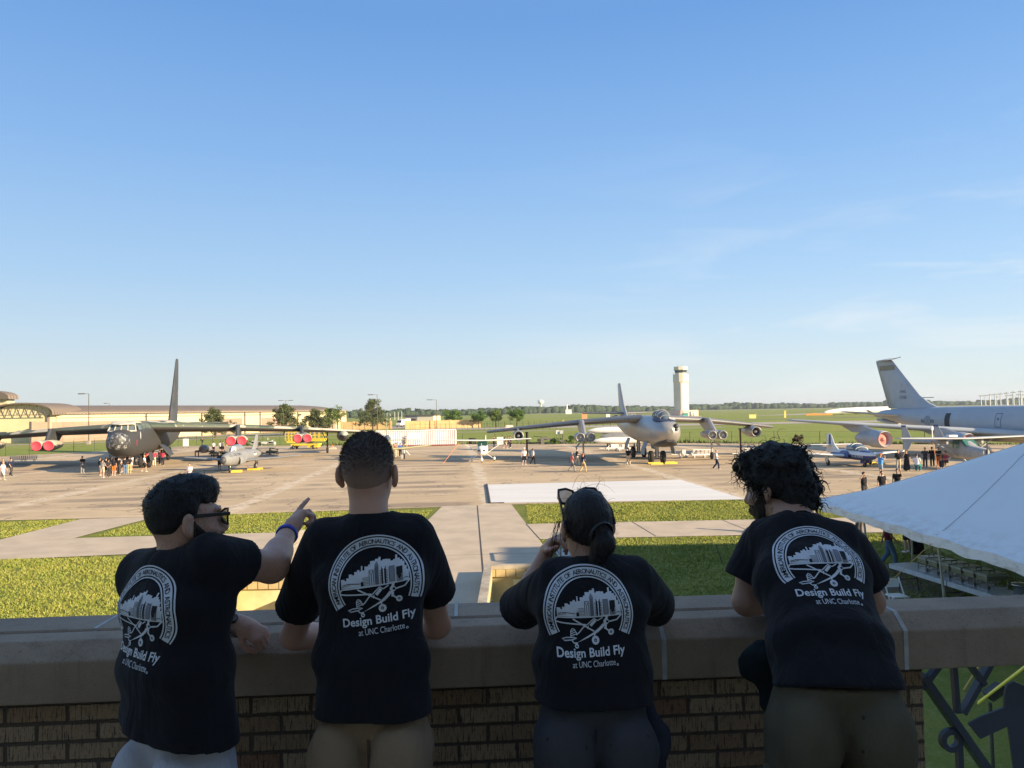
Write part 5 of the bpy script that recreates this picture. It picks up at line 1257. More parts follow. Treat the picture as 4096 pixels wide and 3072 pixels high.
for s in (-1, 1):
    w_ = MB(); wing(w_, [((s * .5, 4.6, 1.0), 2.9), ((s * 3.2, 4.95, 1.2), 2.1), ((s * 5.75, 5.3, 1.42), 1.3), ((s * 5.92, 5.45, 1.43), .9)], .11); part(w_, 'wing', M_T33, J)
    w_ = MB(); wing(w_, [((s * .2, 9.8, 2.05), 1.4), ((s * 2.2, 10.1, 2.1), .8)], .09); part(w_, 'tailplane', M_T33, J)
    it = MB(); it.loft([sec(y, z0, z1, w, 2.2, 14, s * cx) for y, z0, z1, w, cx in ((2.9, .78, 1.48, .12, .66), (3.0, .74, 1.54, .17, .68), (3.7, .72, 1.5, .18, .66), (5.2, .8, 1.4, .1, .58))], cap0=False); part(it, 'intake', M_T33, J)
    it = MB(); it.add([(s * .66 + .10 * cos(t), 2.93, 1.13 + .30 * sin(t)) for t in np.linspace(0, 2 * pi, 12, endpoint=False)], [tuple(range(12))]); part(it, 'intake_mouth', M_BLACKHOLE, J)
    strut(J, [(s * 1.3, 5.9, 1.0), (s * 1.3, 5.9, .35)], .06); wheel(J, s * 1.3, 5.9, .34, .2)
    dr = MB(); dr.box((s * 1.45, 5.9, .62), (.04, .6, .5)); part(dr, 'gear_door', M_T33, J)
w_ = MB(); wing(w_, [((0, 8.4, 1.9), 2.6), ((0, 9.1, 2.25), 1.9), ((0, 10.0, 3.4), 1.1), ((0, 10.25, 3.55), .7)], .09, True); part(w_, 'tail_fin', M_T33, J)
strut(J, [(0, 2.2, .9), (0, 2.1, .28)], .06); wheel(J, 0, 2.1, .27, .16)
dr = MB(); dr.box((.25, 2.5, .55), (.5, .7, .05)); part(dr, 'gear_door', M_T33, J)
decal(J, fus, [(*txt2('U.S. AIR FORCE', .27, 0, 0, .012, 1.15), 0)], (1.5, 2.35, 1.66), (0, 1, 0), (0, -.35, 1), (-1, 0, 0), 'air_force_lettering', [M('lettering_blue_black', (.05, .06, .09), .6)])
decal(J, fus, [(*disc2(0, 0, .24), 0), (*poly2([(-.5, -.09), (.5, -.09), (.5, .09), (-.5, .09)]), 1), (*star2(0, 0, .24), 1)], (1.5, 8.1, 1.5), (0, 1, 0), (0, 0, 1), (-1, 0, 0), 'national_insignia', [M_DECAL_NV, M_DECAL_WH])
chock('yellow chock at the right main wheel of the grey jet', (-26.8, 80.0), .0); chock('small yellow chock behind the nose wheel of the grey jet', (-27.75, 77.0), .3)

# ---------------- white high-wing light plane in the middle
M_CESS = M('aircraft_white', (.78, .77, .72), .4, var=.05, scale=2)
A = aircraft('light_plane', 'white high-wing propeller plane facing the balcony beside the white container', -3.5, 84.7, -1.9)
fu = MB(); S = [(.15, .95, 1.55, .30), (.3, .82, 1.66, .44), (.9, .75, 1.75, .52), (1.55, .72, 1.82, .55), (2.1, .72, 2.28, .56), (3.6, .75, 2.32, .55), (4.6, .95, 2.0, .40), (7.6, 1.35, 1.75, .13)]
fu.loft([sec(y, a, c, w, 2.8, 24) for y, a, c, w in S]); part(fu, 'fuselage', M_CESS, A)
ws_ = MB(); ws_.add([(-.50, 1.5, 1.80), (.50, 1.5, 1.80), (.44, 2.02, 2.27), (-.44, 2.02, 2.27), (-.57, 1.75, 1.82), (.57, 1.75, 1.82), (.54, 2.12, 2.2), (-.54, 2.12, 2.2)], [(0, 1, 2, 3), (4, 0, 3, 7), (1, 5, 6, 2)]); part(ws_, 'windscreen', M('green_glass', (.02, .07, .055), .1), A)
w_ = MB(); wing(w_, [((-5.5, 1.95, 2.48), 1.1), ((-2.6, 1.75, 2.40), 1.6), ((0, 1.75, 2.34), 1.6), ((2.6, 1.75, 2.40), 1.6), ((5.5, 1.95, 2.48), 1.1)], .12); part(w_, 'wing', M_CESS, A)
w_ = MB(); wing(w_, [((-1.75, 7.0, 1.6), .8), ((0, 6.7, 1.6), 1.2), ((1.75, 7.0, 1.6), .8)], .08); part(w_, 'tailplane', M_CESS, A)
w_ = MB(); wing(w_, [((0, 6.4, 1.6), 1.6), ((0, 7.4, 2.8), .7)], .08, True); part(w_, 'tail_fin', M_CESS, A)
pr = MB()
for s in (-1, 1): pr.bar((0, .02, 1.22), (s * .03, .02, 1.22 + s * .92), .14, .04)
part(pr, 'propeller', M('prop_grey', (.62, .61, .57), .4), A)
sp = MB(); sp.revolve([(-.2, .01), (-.1, .1), (.18, .17)], (0, 0, 1.22), 'y', 12); part(sp, 'spinner', M_CESS, A)
for s in (-1, 1):
    st = MB(); st.bar((s * .5, 2.3, .95), (s * 2.6, 2.4, 2.36), .13, .06); part(st, 'wing_strut', M_CESS, A)
    st = MB(); st.bar((s * .4, 2.6, .85), (s * 1.22, 2.6, .3), .12, .05); part(st, 'landing_gear', M_CESS, A)
    o_ = wheel(A, s * 1.27, 2.6, .24, .17)
    f_ = MB(); f_.loft([sec(y, z0, z1, w, 2.2, 12, s * 1.27) for y, z0, z1, w in ((2.15, .22, .3, .04), (2.35, .1, .48, .12), (2.65, .12, .52, .13), (3.1, .25, .34, .03))]); part(f_, 'wheel_fairing', M_CESS, A)
    k_i = MB(); k_i.box((s * .30, .16, 1.32), (.24, .06, .16)); part(k_i, 'cooling_inlet', M_BLACKHOLE, A)
strut(A, [(0, .7, .8), (0, .7, .25)], .05); wheel(A, 0, .7, .21, .14)
f_ = MB(); f_.loft([sec(y, z0, z1, w, 2.2, 12) for y, z0, z1, w in ((.3, .2, .3, .03), (.5, .08, .5, .11), (.8, .1, .52, .12), (1.2, .22, .32, .03))]); part(f_, 'wheel_fairing', M_CESS, A)
tie = MB(); tie.tube([(-2.55, 2.3, 2.3), (-4.15, -.8, .02)], .03, 6)
tag(tie.build('tie_down_strap', M('orange_strap', (.62, .22, .08), .7), loc=(-3.5, 84.7, 0), rotz=R(-1.9)), 'orange tie-down strap from the left wing of the white plane to the ground', 'strap')

# ---------------- blue and white side-by-side trainer jet at right
m_, nt_, b_n = nodes('white_over_blue'); k_ = NT(nt_); p_ = k_.coord('Object'); x_, y_, z_ = k_.sep(p_)
line = k_.m('ADD', 1.07, k_.m('MULTIPLY', k_.rng(y_, 2.6, 3.6), .32)); line = k_.m('SUBTRACT', line, k_.m('MULTIPLY', k_.rng(y_, 4.6, 6.2), .9))
nt_.links.new(k_.mix(k_.rng(k_.m('SUBTRACT', z_, line), -.015, .015), k_.mix(k_.noise(p_, 2, 2), (.022, .04, .15), (.03, .06, .21)), (.74, .74, .73)), b_n.inputs['Base Color']); b_n.inputs['Roughness'].default_value = .35; M_T37 = m_
M_BLUEP = M('deep_blue_paint', (.03, .055, .20), .4)
W = aircraft('blue_trainer', 'small white and deep blue twin-seat trainer jet behind the curly-haired man', 31.7, 68.4, .3)
W.rotation_euler.z = R(4); W.location = (31.9, 68.3, 0)
fu = MB(); S = [(0, .9, 1.25, .18), (.2, .72, 1.36, .40), (.8, .62, 1.46, .58), (1.6, .58, 1.52, .68), (2.6, .56, 1.52, .72), (4.2, .60, 1.5, .66), (5.6, .75, 1.42, .42), (7.0, .9, 1.34, .25), (8.6, 1.02, 1.28, .12)]
fu.loft([sec(y, a, c, w, 2.4, 30) for y, a, c, w in S]); fus = part(fu, 'fuselage', M_T37, W)
cn = MB(); cn.loft([sec(y, 1.3, z1, w, 2.0, 20) for y, z1, w in ((1.45, 1.42, .30), (1.9, 1.78, .56), (2.5, 2.06, .60), (3.2, 2.10, .58), (3.9, 1.92, .48), (4.6, 1.52, .2))]); part(cn, 'canopy', M_CANOPY, W)
fr = MB()
for y, z1, w, t_ in ((1.5, 1.5, .34, .05), (1.95, 1.80, .57, .05), (2.75, 2.10, .61, .06), (3.75, 1.97, .51, .09)):
    L = [(w * cos(t), y, 1.3 + (z1 - 1.3) * (.5 + .5 * sin(t))) for t in np.linspace(-.2, pi + .2, 14)]
    for a, c in zip(L, L[1:]): fr.bar(a, c, t_, t_)
for s in (-1, 1): fr.bar((s * .36, 1.5, 1.5), (s * .62, 2.7, 1.66), .05); fr.bar((s * .62, 2.7, 1.66), (s * .5, 3.9, 1.6), .05)
part(fr, 'canopy_frame', M_CESS, W)
for s in (-1, 1):
    w_ = MB(); wing(w_, [((s * .5, 3.0, .92), 2.1), ((s * 1.9, 3.15, 1.0), 1.8), ((s * 5.0, 3.6, 1.22), 1.2), ((s * 5.15, 3.75, 1.23), .8)], .13); wo = part(w_, 'wing', M_CESS, W)
    w_ = MB(); w_.loft([sec(y, z0, z1, w, 2.3, 14, s * .82) for y, z0, z1, w in ((2.55, .72, 1.1, .22), (2.75, .66, 1.16, .27), (4.4, .66, 1.2, .26), (6.0, .85, 1.15, .12))]); part(w_, 'engine_nacelle', M_BLUEP, W)
    w_ = MB(); w_.add([(s * .82 + .17 * cos(t), 2.54, .91 + .15 * sin(t)) for t in np.linspace(0, 2 * pi, 12, endpoint=False)], [tuple(range(12))]); part(w_, 'intake_mouth', M_BLACKHOLE, W)
    w_ = MB(); wing(w_, [((s * .1, 7.3, 1.78), 1.3), ((s * 2.1, 7.6, 1.8), .8)], .09); part(w_, 'tailplane', M_CESS, W)
    strut(W, [(s * 2.05, 4.3, .95), (s * 2.05, 4.3, .28)], .055); wheel(W, s * 2.05, 4.3, .27, .16)
    dr = MB(); dr.box((s * 2.2, 4.3, .62), (.04, .55, .55)); part(dr, 'gear_door', M_CESS, W)
w_ = MB(); wing(w_, [((0, 6.0, 1.25), 2.7), ((0, 6.9, 1.75), 1.8), ((0, 7.6, 2.75), 1.05), ((0, 7.8, 2.85), .7)], .1, True); fin = part(w_, 'tail_fin', M_CESS, W)
decal(W, fin, [(*poly2([(0, 0), (.55, 0), (.42, .95), (.12, .95)]), 0)], (-1, 7.55, 1.82), (0, 1, 0), (0, 0, 1), (1, 0, 0), 'rudder_panel', [M('rudder_navy', (.04, .06, .11), .5)])
strut(W, [(0, 1.5, .8), (0, 1.5, .2)], .05); wheel(W, 0, 1.5, .2, .15)
for s in (-1, 1): dr = MB(); dr.box((s * .22, 1.5, .5), (.04, .7, .36)); part(dr, 'gear_door', M_BLUEP, W)
ag = MB(); ag.loft([sec(y, z0, z1, w, 2.2, 16) for y, z0, z1, w in ((.35, 1.25, 1.40, .25), (.9, 1.3, 1.485, .45), (1.6, 1.35, 1.56, .5))]); part(ag, 'antiglare_panel', M_BLUEP, W)
decal(W, fus, [(*rtext('U.S. AIR FORCE', .19, 0, 0), 0)], (-1.5, 1.65, .86), (0, 1, 0), (0, 0, 1), (1, 0, 0), 'air_force_lettering', [M_DECAL_WH])
decal(W, fus, [(*disc2(0, 0, .22), 0)], (-1.5, 3.15, 1.1), (0, 1, 0), (0, 0, 1), (1, 0, 0), 'crest_marking', [M('crest_dark', (.16, .07, .06), .6)])
chock('pale yellow chock at the right wheel of the blue and white trainer', (34.2, 72.9), .2)

# ---------------- grey twin-boom push-pull plane partly behind the tent
M_O2 = M('dull_grey_paint', (.36, .37, .37), .5, var=.1, scale=1.5)
V_ = aircraft('twin_boom_plane', 'grey high-wing twin-boom plane with two slanted blue-tipped fins, behind the tent', 39.7, 65.0, 10.9)
V_.rotation_euler.z = R(5); V_.location = (39.1, 63.7, 0)
fu = MB(); S = [(0, 1.25, 1.75, .28), (.3, 1.05, 1.86, .46), (1.0, .9, 1.95, .55), (1.6, .85, 2.05, .60), (2.3, .82, 2.52, .62), (3.8, .85, 2.56, .60), (5.0, 1.05, 2.4, .5), (5.8, 1.2, 2.1, .4)]
fu.loft([sec(y, a, c, w, 2.7, 26) for y, a, c, w in S]); fus = part(fu, 'fuselage', M_O2, V_)
ws_ = MB(); ws_.add([(-.55, 1.62, 2.0), (.55, 1.62, 2.0), (.5, 2.25, 2.5), (-.5, 2.25, 2.5), (-.62, 1.9, 2.0), (.62, 1.9, 2.0), (.60, 2.4, 2.45), (-.60, 2.4, 2.45)], [(0, 1, 2, 3), (4, 0, 3, 7), (1, 5, 6, 2)]); part(ws_, 'windscreen', M('teal_glass', (.05, .17, .14), .1), V_)
for y0 in (2.5, 3.3):
    for s in (-1, 1):
        ws_ = MB(); ws_.add([(s * .635, y0, 1.75), (s * .635, y0 + .65, 1.75), (s * .62, y0 + .6, 2.38), (s * .62, y0 + .05, 2.38)], [(0, 1, 2, 3)]); part(ws_, 'side_window', M('teal_glass', (.05, .17, .14), .1), V_)
w_ = MB(); wing(w_, [((-5.8, 2.5, 2.68), 1.2), ((-2.8, 2.2, 2.62), 1.7), ((0, 2.2, 2.56), 1.7), ((2.8, 2.2, 2.62), 1.7), ((5.8, 2.5, 2.68), 1.2)], .12); part(w_, 'wing', M_TANK_W, V_)
for s in (-1, 1):
    bm = MB(); bm.loft([sec(y, z0, z1, w, 2, 12, s * 1.6) for y, z0, z1, w in ((2.6, 2.1, 2.5, .1), (3.4, 2.05, 2.5, .2), (6.0, 2.1, 2.4, .13), (9.0, 2.1, 2.3, .09))]); part(bm, 'tail_boom', M_O2, V_)
    fi = MB(); wing(fi, [((s * 1.6, 8.3, 1.35), .8), ((s * 1.6, 7.5, 2.2), 1.6), ((s * 1.6, 8.5, 3.55), .75)], .08, True); fo = part(fi, 'tail_fin', M_O2, V_)
    tp_ = MB(); wing(tp_, [((s * 1.6, 8.47, 3.46), .80), ((s * 1.6, 8.55, 3.64), .72)], .12, True); part(tp_, 'fin_tip', M_BLUEP, V_)
    st = MB(); st.bar((s * .58, 2.9, 1.1), (s * 2.75, 3.0, 2.45), .12, .06); part(st, 'wing_strut', M_O2, V_)
    strut(V_, [(s * .5, 3.8, .95), (s * 1.2, 4.0, .3)], .06); wheel(V_, s * 1.25, 4.0, .27, .18)
w_ = MB(); wing(w_, [((-1.6, 8.2, 2.25), .9), ((1.6, 8.2, 2.25), .9)], .08); part(w_, 'tailplane', M_O2, V_)
strut(V_, [(0, .9, 1.0), (0, .9, .25)], .05); wheel(V_, 0, .9, .22, .15)
pr = MB()
for s in (-1, 1): pr.bar((0, -.08, 1.5), (s * .03, -.08, 1.5 + s * .95), .13, .04)
part(pr, 'propeller', M_B_DARK, V_)
an = MB(); an.box((-1.2, 2.6, 2.83), (.75, .5, .16)); part(an, 'roof_fairing', M_CESS, V_)
an = MB(); an.tube([(-2.75, 2.9, 2.7), (-2.75, 2.9, 3.5)], .05, 6); an.box((-2.75, 2.9, 3.5), (.16, .16, .3)); part(an, 'antenna_mast', M_CESS, V_)
tie = MB(); tie.tube([(-2.7, 3.0, 2.45), (-3.6, 1.0, .02)], .025, 6)
tag(tie.build('tie_down_strap', M('orange_strap', (.62, .22, .08), .7), loc=(39.1, 63.7, 0), rotz=R(5)), 'reddish tie-down strap under the left wing of the twin-boom plane', 'strap')

# ---------------- olive and cream low-wing trainer mostly hidden by the tall man's head
M_OLIVE = M('pale_olive_paint', (.42, .40, .22), .55, var=.12, scale=1)
H_ = aircraft('low_wing_plane', 'pale olive low-wing propeller plane mostly hidden behind the tall man with cropped hair', -14.8, 91.0, 10)
fu = MB(); S = [(0, 1.2, 1.9, .35), (.3, .95, 2.15, .55), (1.3, .85, 2.3, .66), (2.6, .85, 2.35, .66), (5, 1.0, 2.3, .55), (8, 1.5, 2.2, .28), (10, 1.8, 2.1, .12)]
fu.loft([sec(y, a, c, w, 2.2, 22) for y, a, c, w in S]); part(fu, 'fuselage', M_OLIVE, H_)
cn = MB(); cn.loft([sec(y, 2.1, z1, w, 2, 14) for y, z1, w in ((2.2, 2.35, .2), (2.7, 2.95, .38), (5.2, 2.95, .36), (6.2, 2.4, .15))]); part(cn, 'canopy', M_CANOPY, H_)
for s in (-1, 1):
    w_ = MB(); wing(w_, [((s * .4, 2.0, 1.25), 2.5), ((s * 2.0, 2.15, 1.32), 2.2), ((s * 5.1, 2.5, 1.62), 1.3), ((s * 5.3, 2.7, 1.63), .8)], .12); part(w_, 'wing', M_OLIVE, H_)
    w_ = MB(); wing(w_, [((s * .1, 8.3, 2.1), 1.5), ((s * 2.5, 8.7, 2.15), .9)], .09); part(w_, 'tailplane', M_OLIVE, H_)
    strut(H_, [(s * 2.0, 2.7, 1.2), (s * 2.0, 2.7, .35)], .07, mat=M_CESS); strut(H_, [(s * 2.1, 2.9, 1.15), (s * 2.7, 3.3, .45)], .05, 'side_brace', M_CESS); wheel(H_, s * 2.0, 2.7, .36, .2)
    dr = MB(); dr.box((s * 1.75, 2.6, .3), (.3, .5, .5)); part(dr, 'gear_door', M_O2, H_)
w_ = MB(); wing(w_, [((0, 7.6, 2.0), 2.5), ((0, 8.5, 3.0), 1.7), ((0, 9.3, 4.35), .9), ((0, 9.5, 4.5), .5)], .09, True); part(w_, 'tail_fin', M_OLIVE, H_)
strut(H_, [(0, .7, 1.1), (0, .6, .3)], .06); wheel(H_, 0, .6, .3, .18)
pr = MB()
for t in (0, 2.09, 4.19): pr.bar((0, -.1, 1.55), (1.3 * cos(t + .5), -.1, 1.55 + 1.3 * sin(t + .5)), .16, .05)
part(pr, 'propeller', M_B_DARK, H_)
# ============================================================ THINGS ON THE APRON AND THE NEAR LAWN
# white shipping container, corrugated
def container():
    x0, y0 = (-23.02, 129.42); x1, y1 = (-9.70, 129.86)
    d = Vector((x1 - x0, y1 - y0, 0)); L = d.length; t = thing('shipping_container', 'long white corrugated shipping container with a blank panel in its middle', 'container', (x0, y0, 0), atan2(d.y, d.x))
    H, D = 2.75, 2.6; b = MB(); n = int(L / .37); pts = []
    for i in range(n):
        a = L * i / n; w = L / n
        pts += [(a, 0), (a + w * .46, 0), (a + w * .54, .15), (a + w * .86, .15)]
    pts.append((L, 0))
    b.loft([[(p[0], p[1], z) for p in pts] for z in (.22, H - .14)], smooth=False, closed=False, cap0=False, cap1=False)
    b.box((L / 2, D, H / 2), (L, .06, H - .3)); b.box((L + .0, D / 2, H / 2), (.06, D, H - .3)); b.box((0, D / 2, H / 2), (.06, D, H - .3)); b.box((L / 2, D / 2, H - .08), (L, D, .08))
    b.build('wall', M('container_white', (.80, .78, .79), .5, var=.05, scale=.6), t)
    b = MB()
    for z, m in ((H - .07, 0),): b.box((L / 2, -.01, z), (L + .1, .1, .16))
    for x in (0, L): b.box((x, -.01, H / 2 + .02), (.14, .12, H - .28)); b.box((x, D, H / 2), (.14, .12, H - .28))
    b.build('frame', M('container_white', (.80, .77, .74)), t)
    b = MB(); b.box((L / 2, 0, .13), (L, .1, .16)); b.build('bottom_rail', M('rail_red', (.30, .06, .07), .6), t)
    b = MB(); b.box((L * .47, -.035, H * .61), (L * .17, .04, H * .40)); b.build('panel', M('panel_white', (.76, .73, .74), .5, var=.03), t)
container()
# stack of two big tyres
for z, lab in ((.26, 'big black aircraft tyre, lower of the stack by the container'), (.79, 'big black aircraft tyre, top of the stack by the container')):
    b = MB(); b.revolve([(-.26, .30), (-.26, .55), (-.16, .66), (.16, .66), (.26, .55), (.26, .30), (-.26, .30)], (0, 0, 0), 'z', 20)
    tag(b.build('tyre', M_TYRE, loc=(-7.09, 134.73)+(z,)), lab, 'tyre', 'stacked tyres').rotation_euler.z = z
# notice boards
def board(name, label, loc, w, h, z, mat, legs=True, rot=0, lines=False):
    t = thing(name, label, 'sign', (*loc, 0), rot)
    b = MB(); b.box((0, 0, z + h / 2), (w, .05, h)); b.build('panel', mat, t)
    if legs:
        for s in (-1, 1): b = MB(); b.box((s * w * .4, .04, z / 2 + h * .3), (.05, .05, z + h * .6)); b.build('leg', M_POST, t)
    return t
M_BOARD = M('board_white', (.80, .79, .76), .5, var=.02)
board('notice_board', 'white portrait sign board standing right of the dark bomber wheels', (-58.61, 137.97), 1.0, 1.35, .35, M_BOARD)
board('notice_board', 'white sign board among the people behind the white plane', (-2.08, 125.05), 1.05, 1.2, .25, M_BOARD)
board('small_sign', 'small white sign with a faint mark by the apron fence', (7.71, 132.18), .55, .62, 1.55, M_BOARD)
board('small_sign', 'small pale grey blank sign by the apron fence, beside the marked one', (8.34, 131.92), .55, .55, 1.6, M('board_grey', (.50, .53, .52), .5))
sg = MB(); sg.add([(0, .0, .55), (.5, 0, 0), (0, 0, -.55), (-.5, 0, 0)], [(0, 1, 2, 3)]); sg.box((0, .04, -1.0), (.07, .05, 2.0))
tag(sg.build('diamond_sign', M('sign_amber', (.66, .42, .07), .6), loc=(18.18, 275.85)+(1.7,)), 'amber diamond sign at the black iron fence', 'sign')
# yellow aerial work platform behind the bomber wing
M_YEL = M('lift_yellow', (.78, .56, .05), .5, var=.1, scale=2)
lf = thing('scissor_lift', 'yellow work platform with two railed baskets behind the dark bomber wing', 'lift', (*(-33.94, 126.46), 0), R(-6))
b = MB(); b.box((0, 0, .75), (4.6, 1.7, .28)); b.box((1.3, 0, .45), (1.6, 1.6, .35)); b.box((-2.4, 0, 1.25), (1.3, 1.5, .4)); b.box((2.2, 0, 1.5), (2.2, 1.6, .45)); b.build('chassis', M_YEL, lf)
for cx, w in ((-2.5, 1.5), (2.2, 2.3)):
    b = MB(); z0 = 1.7
    for zz in (z0, z0 + .55, z0 + 1.1):
        for s in (-1, 1): b.bar((cx - w / 2, s * .8, zz), (cx + w / 2, s * .8, zz), .07); b.bar((cx + s * w / 2, -.8, zz), (cx + s * w / 2, .8, zz), .07)
    for xx in np.linspace(-w / 2, w / 2, 4):
        for s in (-1, 1): b.bar((cx + xx, s * .8, z0 - .3), (cx + xx, s * .8, z0 + 1.1), .06)
    b.build('railing', M_YEL, lf)
b = MB(); b.bar((-2.6, -.4, .2), (1.6, -.3, 1.5), .22); b.bar((-2.6, .4, .2), (1.2, .4, 1.2), .18); b.build('boom_arm', M('faded_green', (.26, .31, .22), .6), lf)
for x in (-1.9, 1.5):
    for s in (-.75, .75): wheel(lf, x, s, .36, .22).rotation_euler.z = 0
# engine on a rusty stand, and scrap parts
es = thing('engine_stand', 'grey jet engine on a rust-brown stand behind the grey jet', 'engine stand', (*(-42.52, 105.75), 0), R(8))
b = MB(); b.revolve([(-.3, .05), (-.35, .42), (-.2, .55), (.6, .58), (1.6, .42), (1.9, .3), (1.9, .02)], (0, 0, 1.15), 'y', 18); b.build('engine', M('engine_grey', (.22, .22, .23), .4, metal=.5), es)
b = MB()
for x in (-1.05, 1.05):
    for y in (0, 1.6): b.bar((x, y, 0), (x, y, .95), .12)
    b.bar((x, 0, .9), (x, 1.6, .9), .12)
for y in (0, 1.6): b.bar((-1.05, y, .8), (1.05, y, .8), .12)
b.build('stand', M('rust_brown', (.20, .095, .05), .8), es)
def scrap(name, label, loc, w, seed, mats, group='old equipment along the apron edge', cat='equipment', h=1.1):
    rs = np.random.default_rng(seed); t = thing(name, label, cat, (*loc, 0), 0, group)
    b = MB()
    for i in range(7): a = (rs.uniform(-w / 2, w / 2), rs.uniform(-.6, .6), rs.uniform(.05, h)); c = (a[0] + rs.uniform(-w * .3, w * .3), a[1] + rs.uniform(-.6, .6), max(.05, a[2] + rs.uniform(-.5, .4))); b.bar(a, c, .09)
    b.bar((-w / 2, 0, .25), (w / 2, 0, .25), .12); b.bar((-w / 2, .6, .25), (w / 2, .6, .25), .12)
    for x in (-w * .45, w * .45): b.bar((x, 0, 0), (x, 0, h * .7), .1); b.bar((x, .6, 0), (x, .6, h * .5), .1)
    b.build('frame', mats[0], t)
    if len(mats) > 1:
        for i in range(3):
            b = MB(); x = rs.uniform(-w * .35, w * .3); z = rs.uniform(.3, h * .75); b.loft([[(x + q * rs.uniform(.5, .9), yy, z + p) for q, p in ((-.8, -.12), (.8, -.2), (.95, .12), (-.6, .25))] for yy in (-.35, .7)], smooth=False); b.build('panel', mats[1], t)
M_DKEQ = M('dark_equipment', (.045, .05, .045), .7, var=.3); M_PALEEQ = M('pale_equipment', (.52, .53, .50), .6, var=.2)
scrap('scrap_panels', 'pile of pale torn aircraft panels left of the grey jet fin', (-48.22, 142.88), 2.6, 3, (M_DKEQ, M_PALEEQ))
scrap('scrap_panels', 'pile of pale torn aircraft panels right of the grey jet fin', (-45.42, 142.82), 2.6, 4, (M_PALEEQ, M_PALEEQ))
scrap('towing_gear', 'dark weedy towing frame behind the grey jet tail', (-34.90, 110.07), 2.6, 5, (M_DKEQ,), h=.7)
scrap('towing_gear', 'low dark equipment with a pale part behind the grey jet nose', (-40.34, 105.69), 2.2, 6, (M_DKEQ, M_DKEQ), h=.8)
scrap('lifting_frame', 'tangled dark equipment frame at the apron edge behind the white plane', (5.21, 130.68), 5.5, 8, (M_DKEQ, M_DKEQ), h=1.3)
bt = MB(); bt.bar((0, 0, 1.15), (3.6, -.3, .35), .22); bt.bar((0, .5, 1.0), (3.6, .3, .3), .16); bt.box((3.7, 0, .3), (.5, .7, .5)); bt.box((0, .2, .55), (.5, .7, 1.1))
tag(bt.build('ramp_beam', M('beam_grey', (.16, .15, .14), .6), loc=(4.92, 128.82)+(0,)), 'sloping grey beam right of the tangled dark equipment', 'equipment', 'old equipment along the apron edge')
lt = MB(); lt.box((0, 0, .2), (1.5, 1.1, .3)); lt.bar((-.3, 0, .2), (-.3, 0, .9), .2); lt.bar((-.3, 0, .8), (.9, .2, .45), .12)
tag(lt.build('tow_motor', M('tractor_olive', (.20, .20, .08), .6), loc=(-35.99, 115.02)+(0,)), 'small olive ground equipment with a pale box behind the grey jet tail', 'equipment', 'old equipment along the apron edge')
# long white missiles / tanks on racks behind the silver bomber
def tank(label, loc, L, z, mat, rot):
    t = thing('drop_tank', label, 'tank', (*loc, 0), rot, 'long stored tanks behind the silver bomber')
    b = MB(); rr = .52; b.loft([[(x, r_ * cos(a), z + r_ * sin(a)) for a in np.linspace(0, 2 * pi, 16, endpoint=False)] for x, r_ in ((0, .03), (.5, rr * .5), (1.4, rr * .85), (3, rr), (L - 3, rr), (L - 1.2, rr * .75), (L, .1))]); b.build('body', mat, t)
    for x in (L * .28, L * .7):
        b = MB(); b.box((x, 0, (z - .48) / 2), (.14, .8, z - .48)); b.build('leg', M_DKEQ, t)
        if z < 1.2:
            for s in (-1, 1): wheel(t, x, s * .5, .2, .12)
tank('long white streamlined tank, upper one behind the silver bomber', (11.32, 116.52), 10.5, 2.45, M_WHITE, R(-3))
tank('long silver-grey tank between two white ones behind the silver bomber', (13.06, 115.87), 8.5, 1.6, M_SILVER, R(-3))
tank('long white tank, lowest of three behind the silver bomber', (11.97, 115.48), 8.8, .95, M_WHITE, R(-3))
# little white trailers (dollies) with cradles under the silver bomber
def dolly(label, loc, L, rot, kind=0):
    t = thing('bomb_trailer', label, 'trailer', (*loc, 0), rot, 'low white trailers under the silver bomber')
    b = MB(); b.box((L / 2, 0, .38), (L, .5, .16)); b.bar((-.9, 0, .40), (0, 0, .38), .07)
    b.build('bed', M_WHITE, t)
    b = MB()
    if kind == 0:
        b.box((L * .55, 0, .68), (L * .45, .35, .42)); b.bar((L * .1, 0, .46), (L * .3, 0, .85), .08)
    else:
        for s in (-.22, .22):
            b.bar((L * .1, s, .92), (L * .95, s, .92), .06); b.bar((L * .02, s, .45), (L * .18, s, .92), .06)
            for q in (.35, .55, .75, .95): b.bar((L * q, s, .45), (L * q, s, .92), .05)
    b.build('cradle', M_WHITE, t)
    for x in (L * .12, L * .62, L * .9):
        b = MB(); b.box((x, 0, .17), (.14, .5, .30)); b.build('leg', M_WHITE, t)
        for s in (-.2, .2): wheel(t, x, s, .13, .08, mat=M('caster_white', (.7, .69, .66), .5), hub=M_ALU)
dolly('low white trailer with two pale boxes, left of the silver bomber nose', (12.57, 104.40), 2.2, R(4))
dolly('low white trailer beside the boxed one, behind the blue-grey gear door', (13.97, 103.28), 2.0, R(4))
dolly('small white trailer with an upright rod right of the silver bomber wheels', (18.85, 87.46), .9, R(2))
dolly('white trailer with a slatted guard by the outrigger wheel', (20.02, 86.66), 2.3, R(3), 1)
dolly('white trailer with a slatted guard half behind the curly hair', (25.60, 86.91), 2.6, R(0), 1)
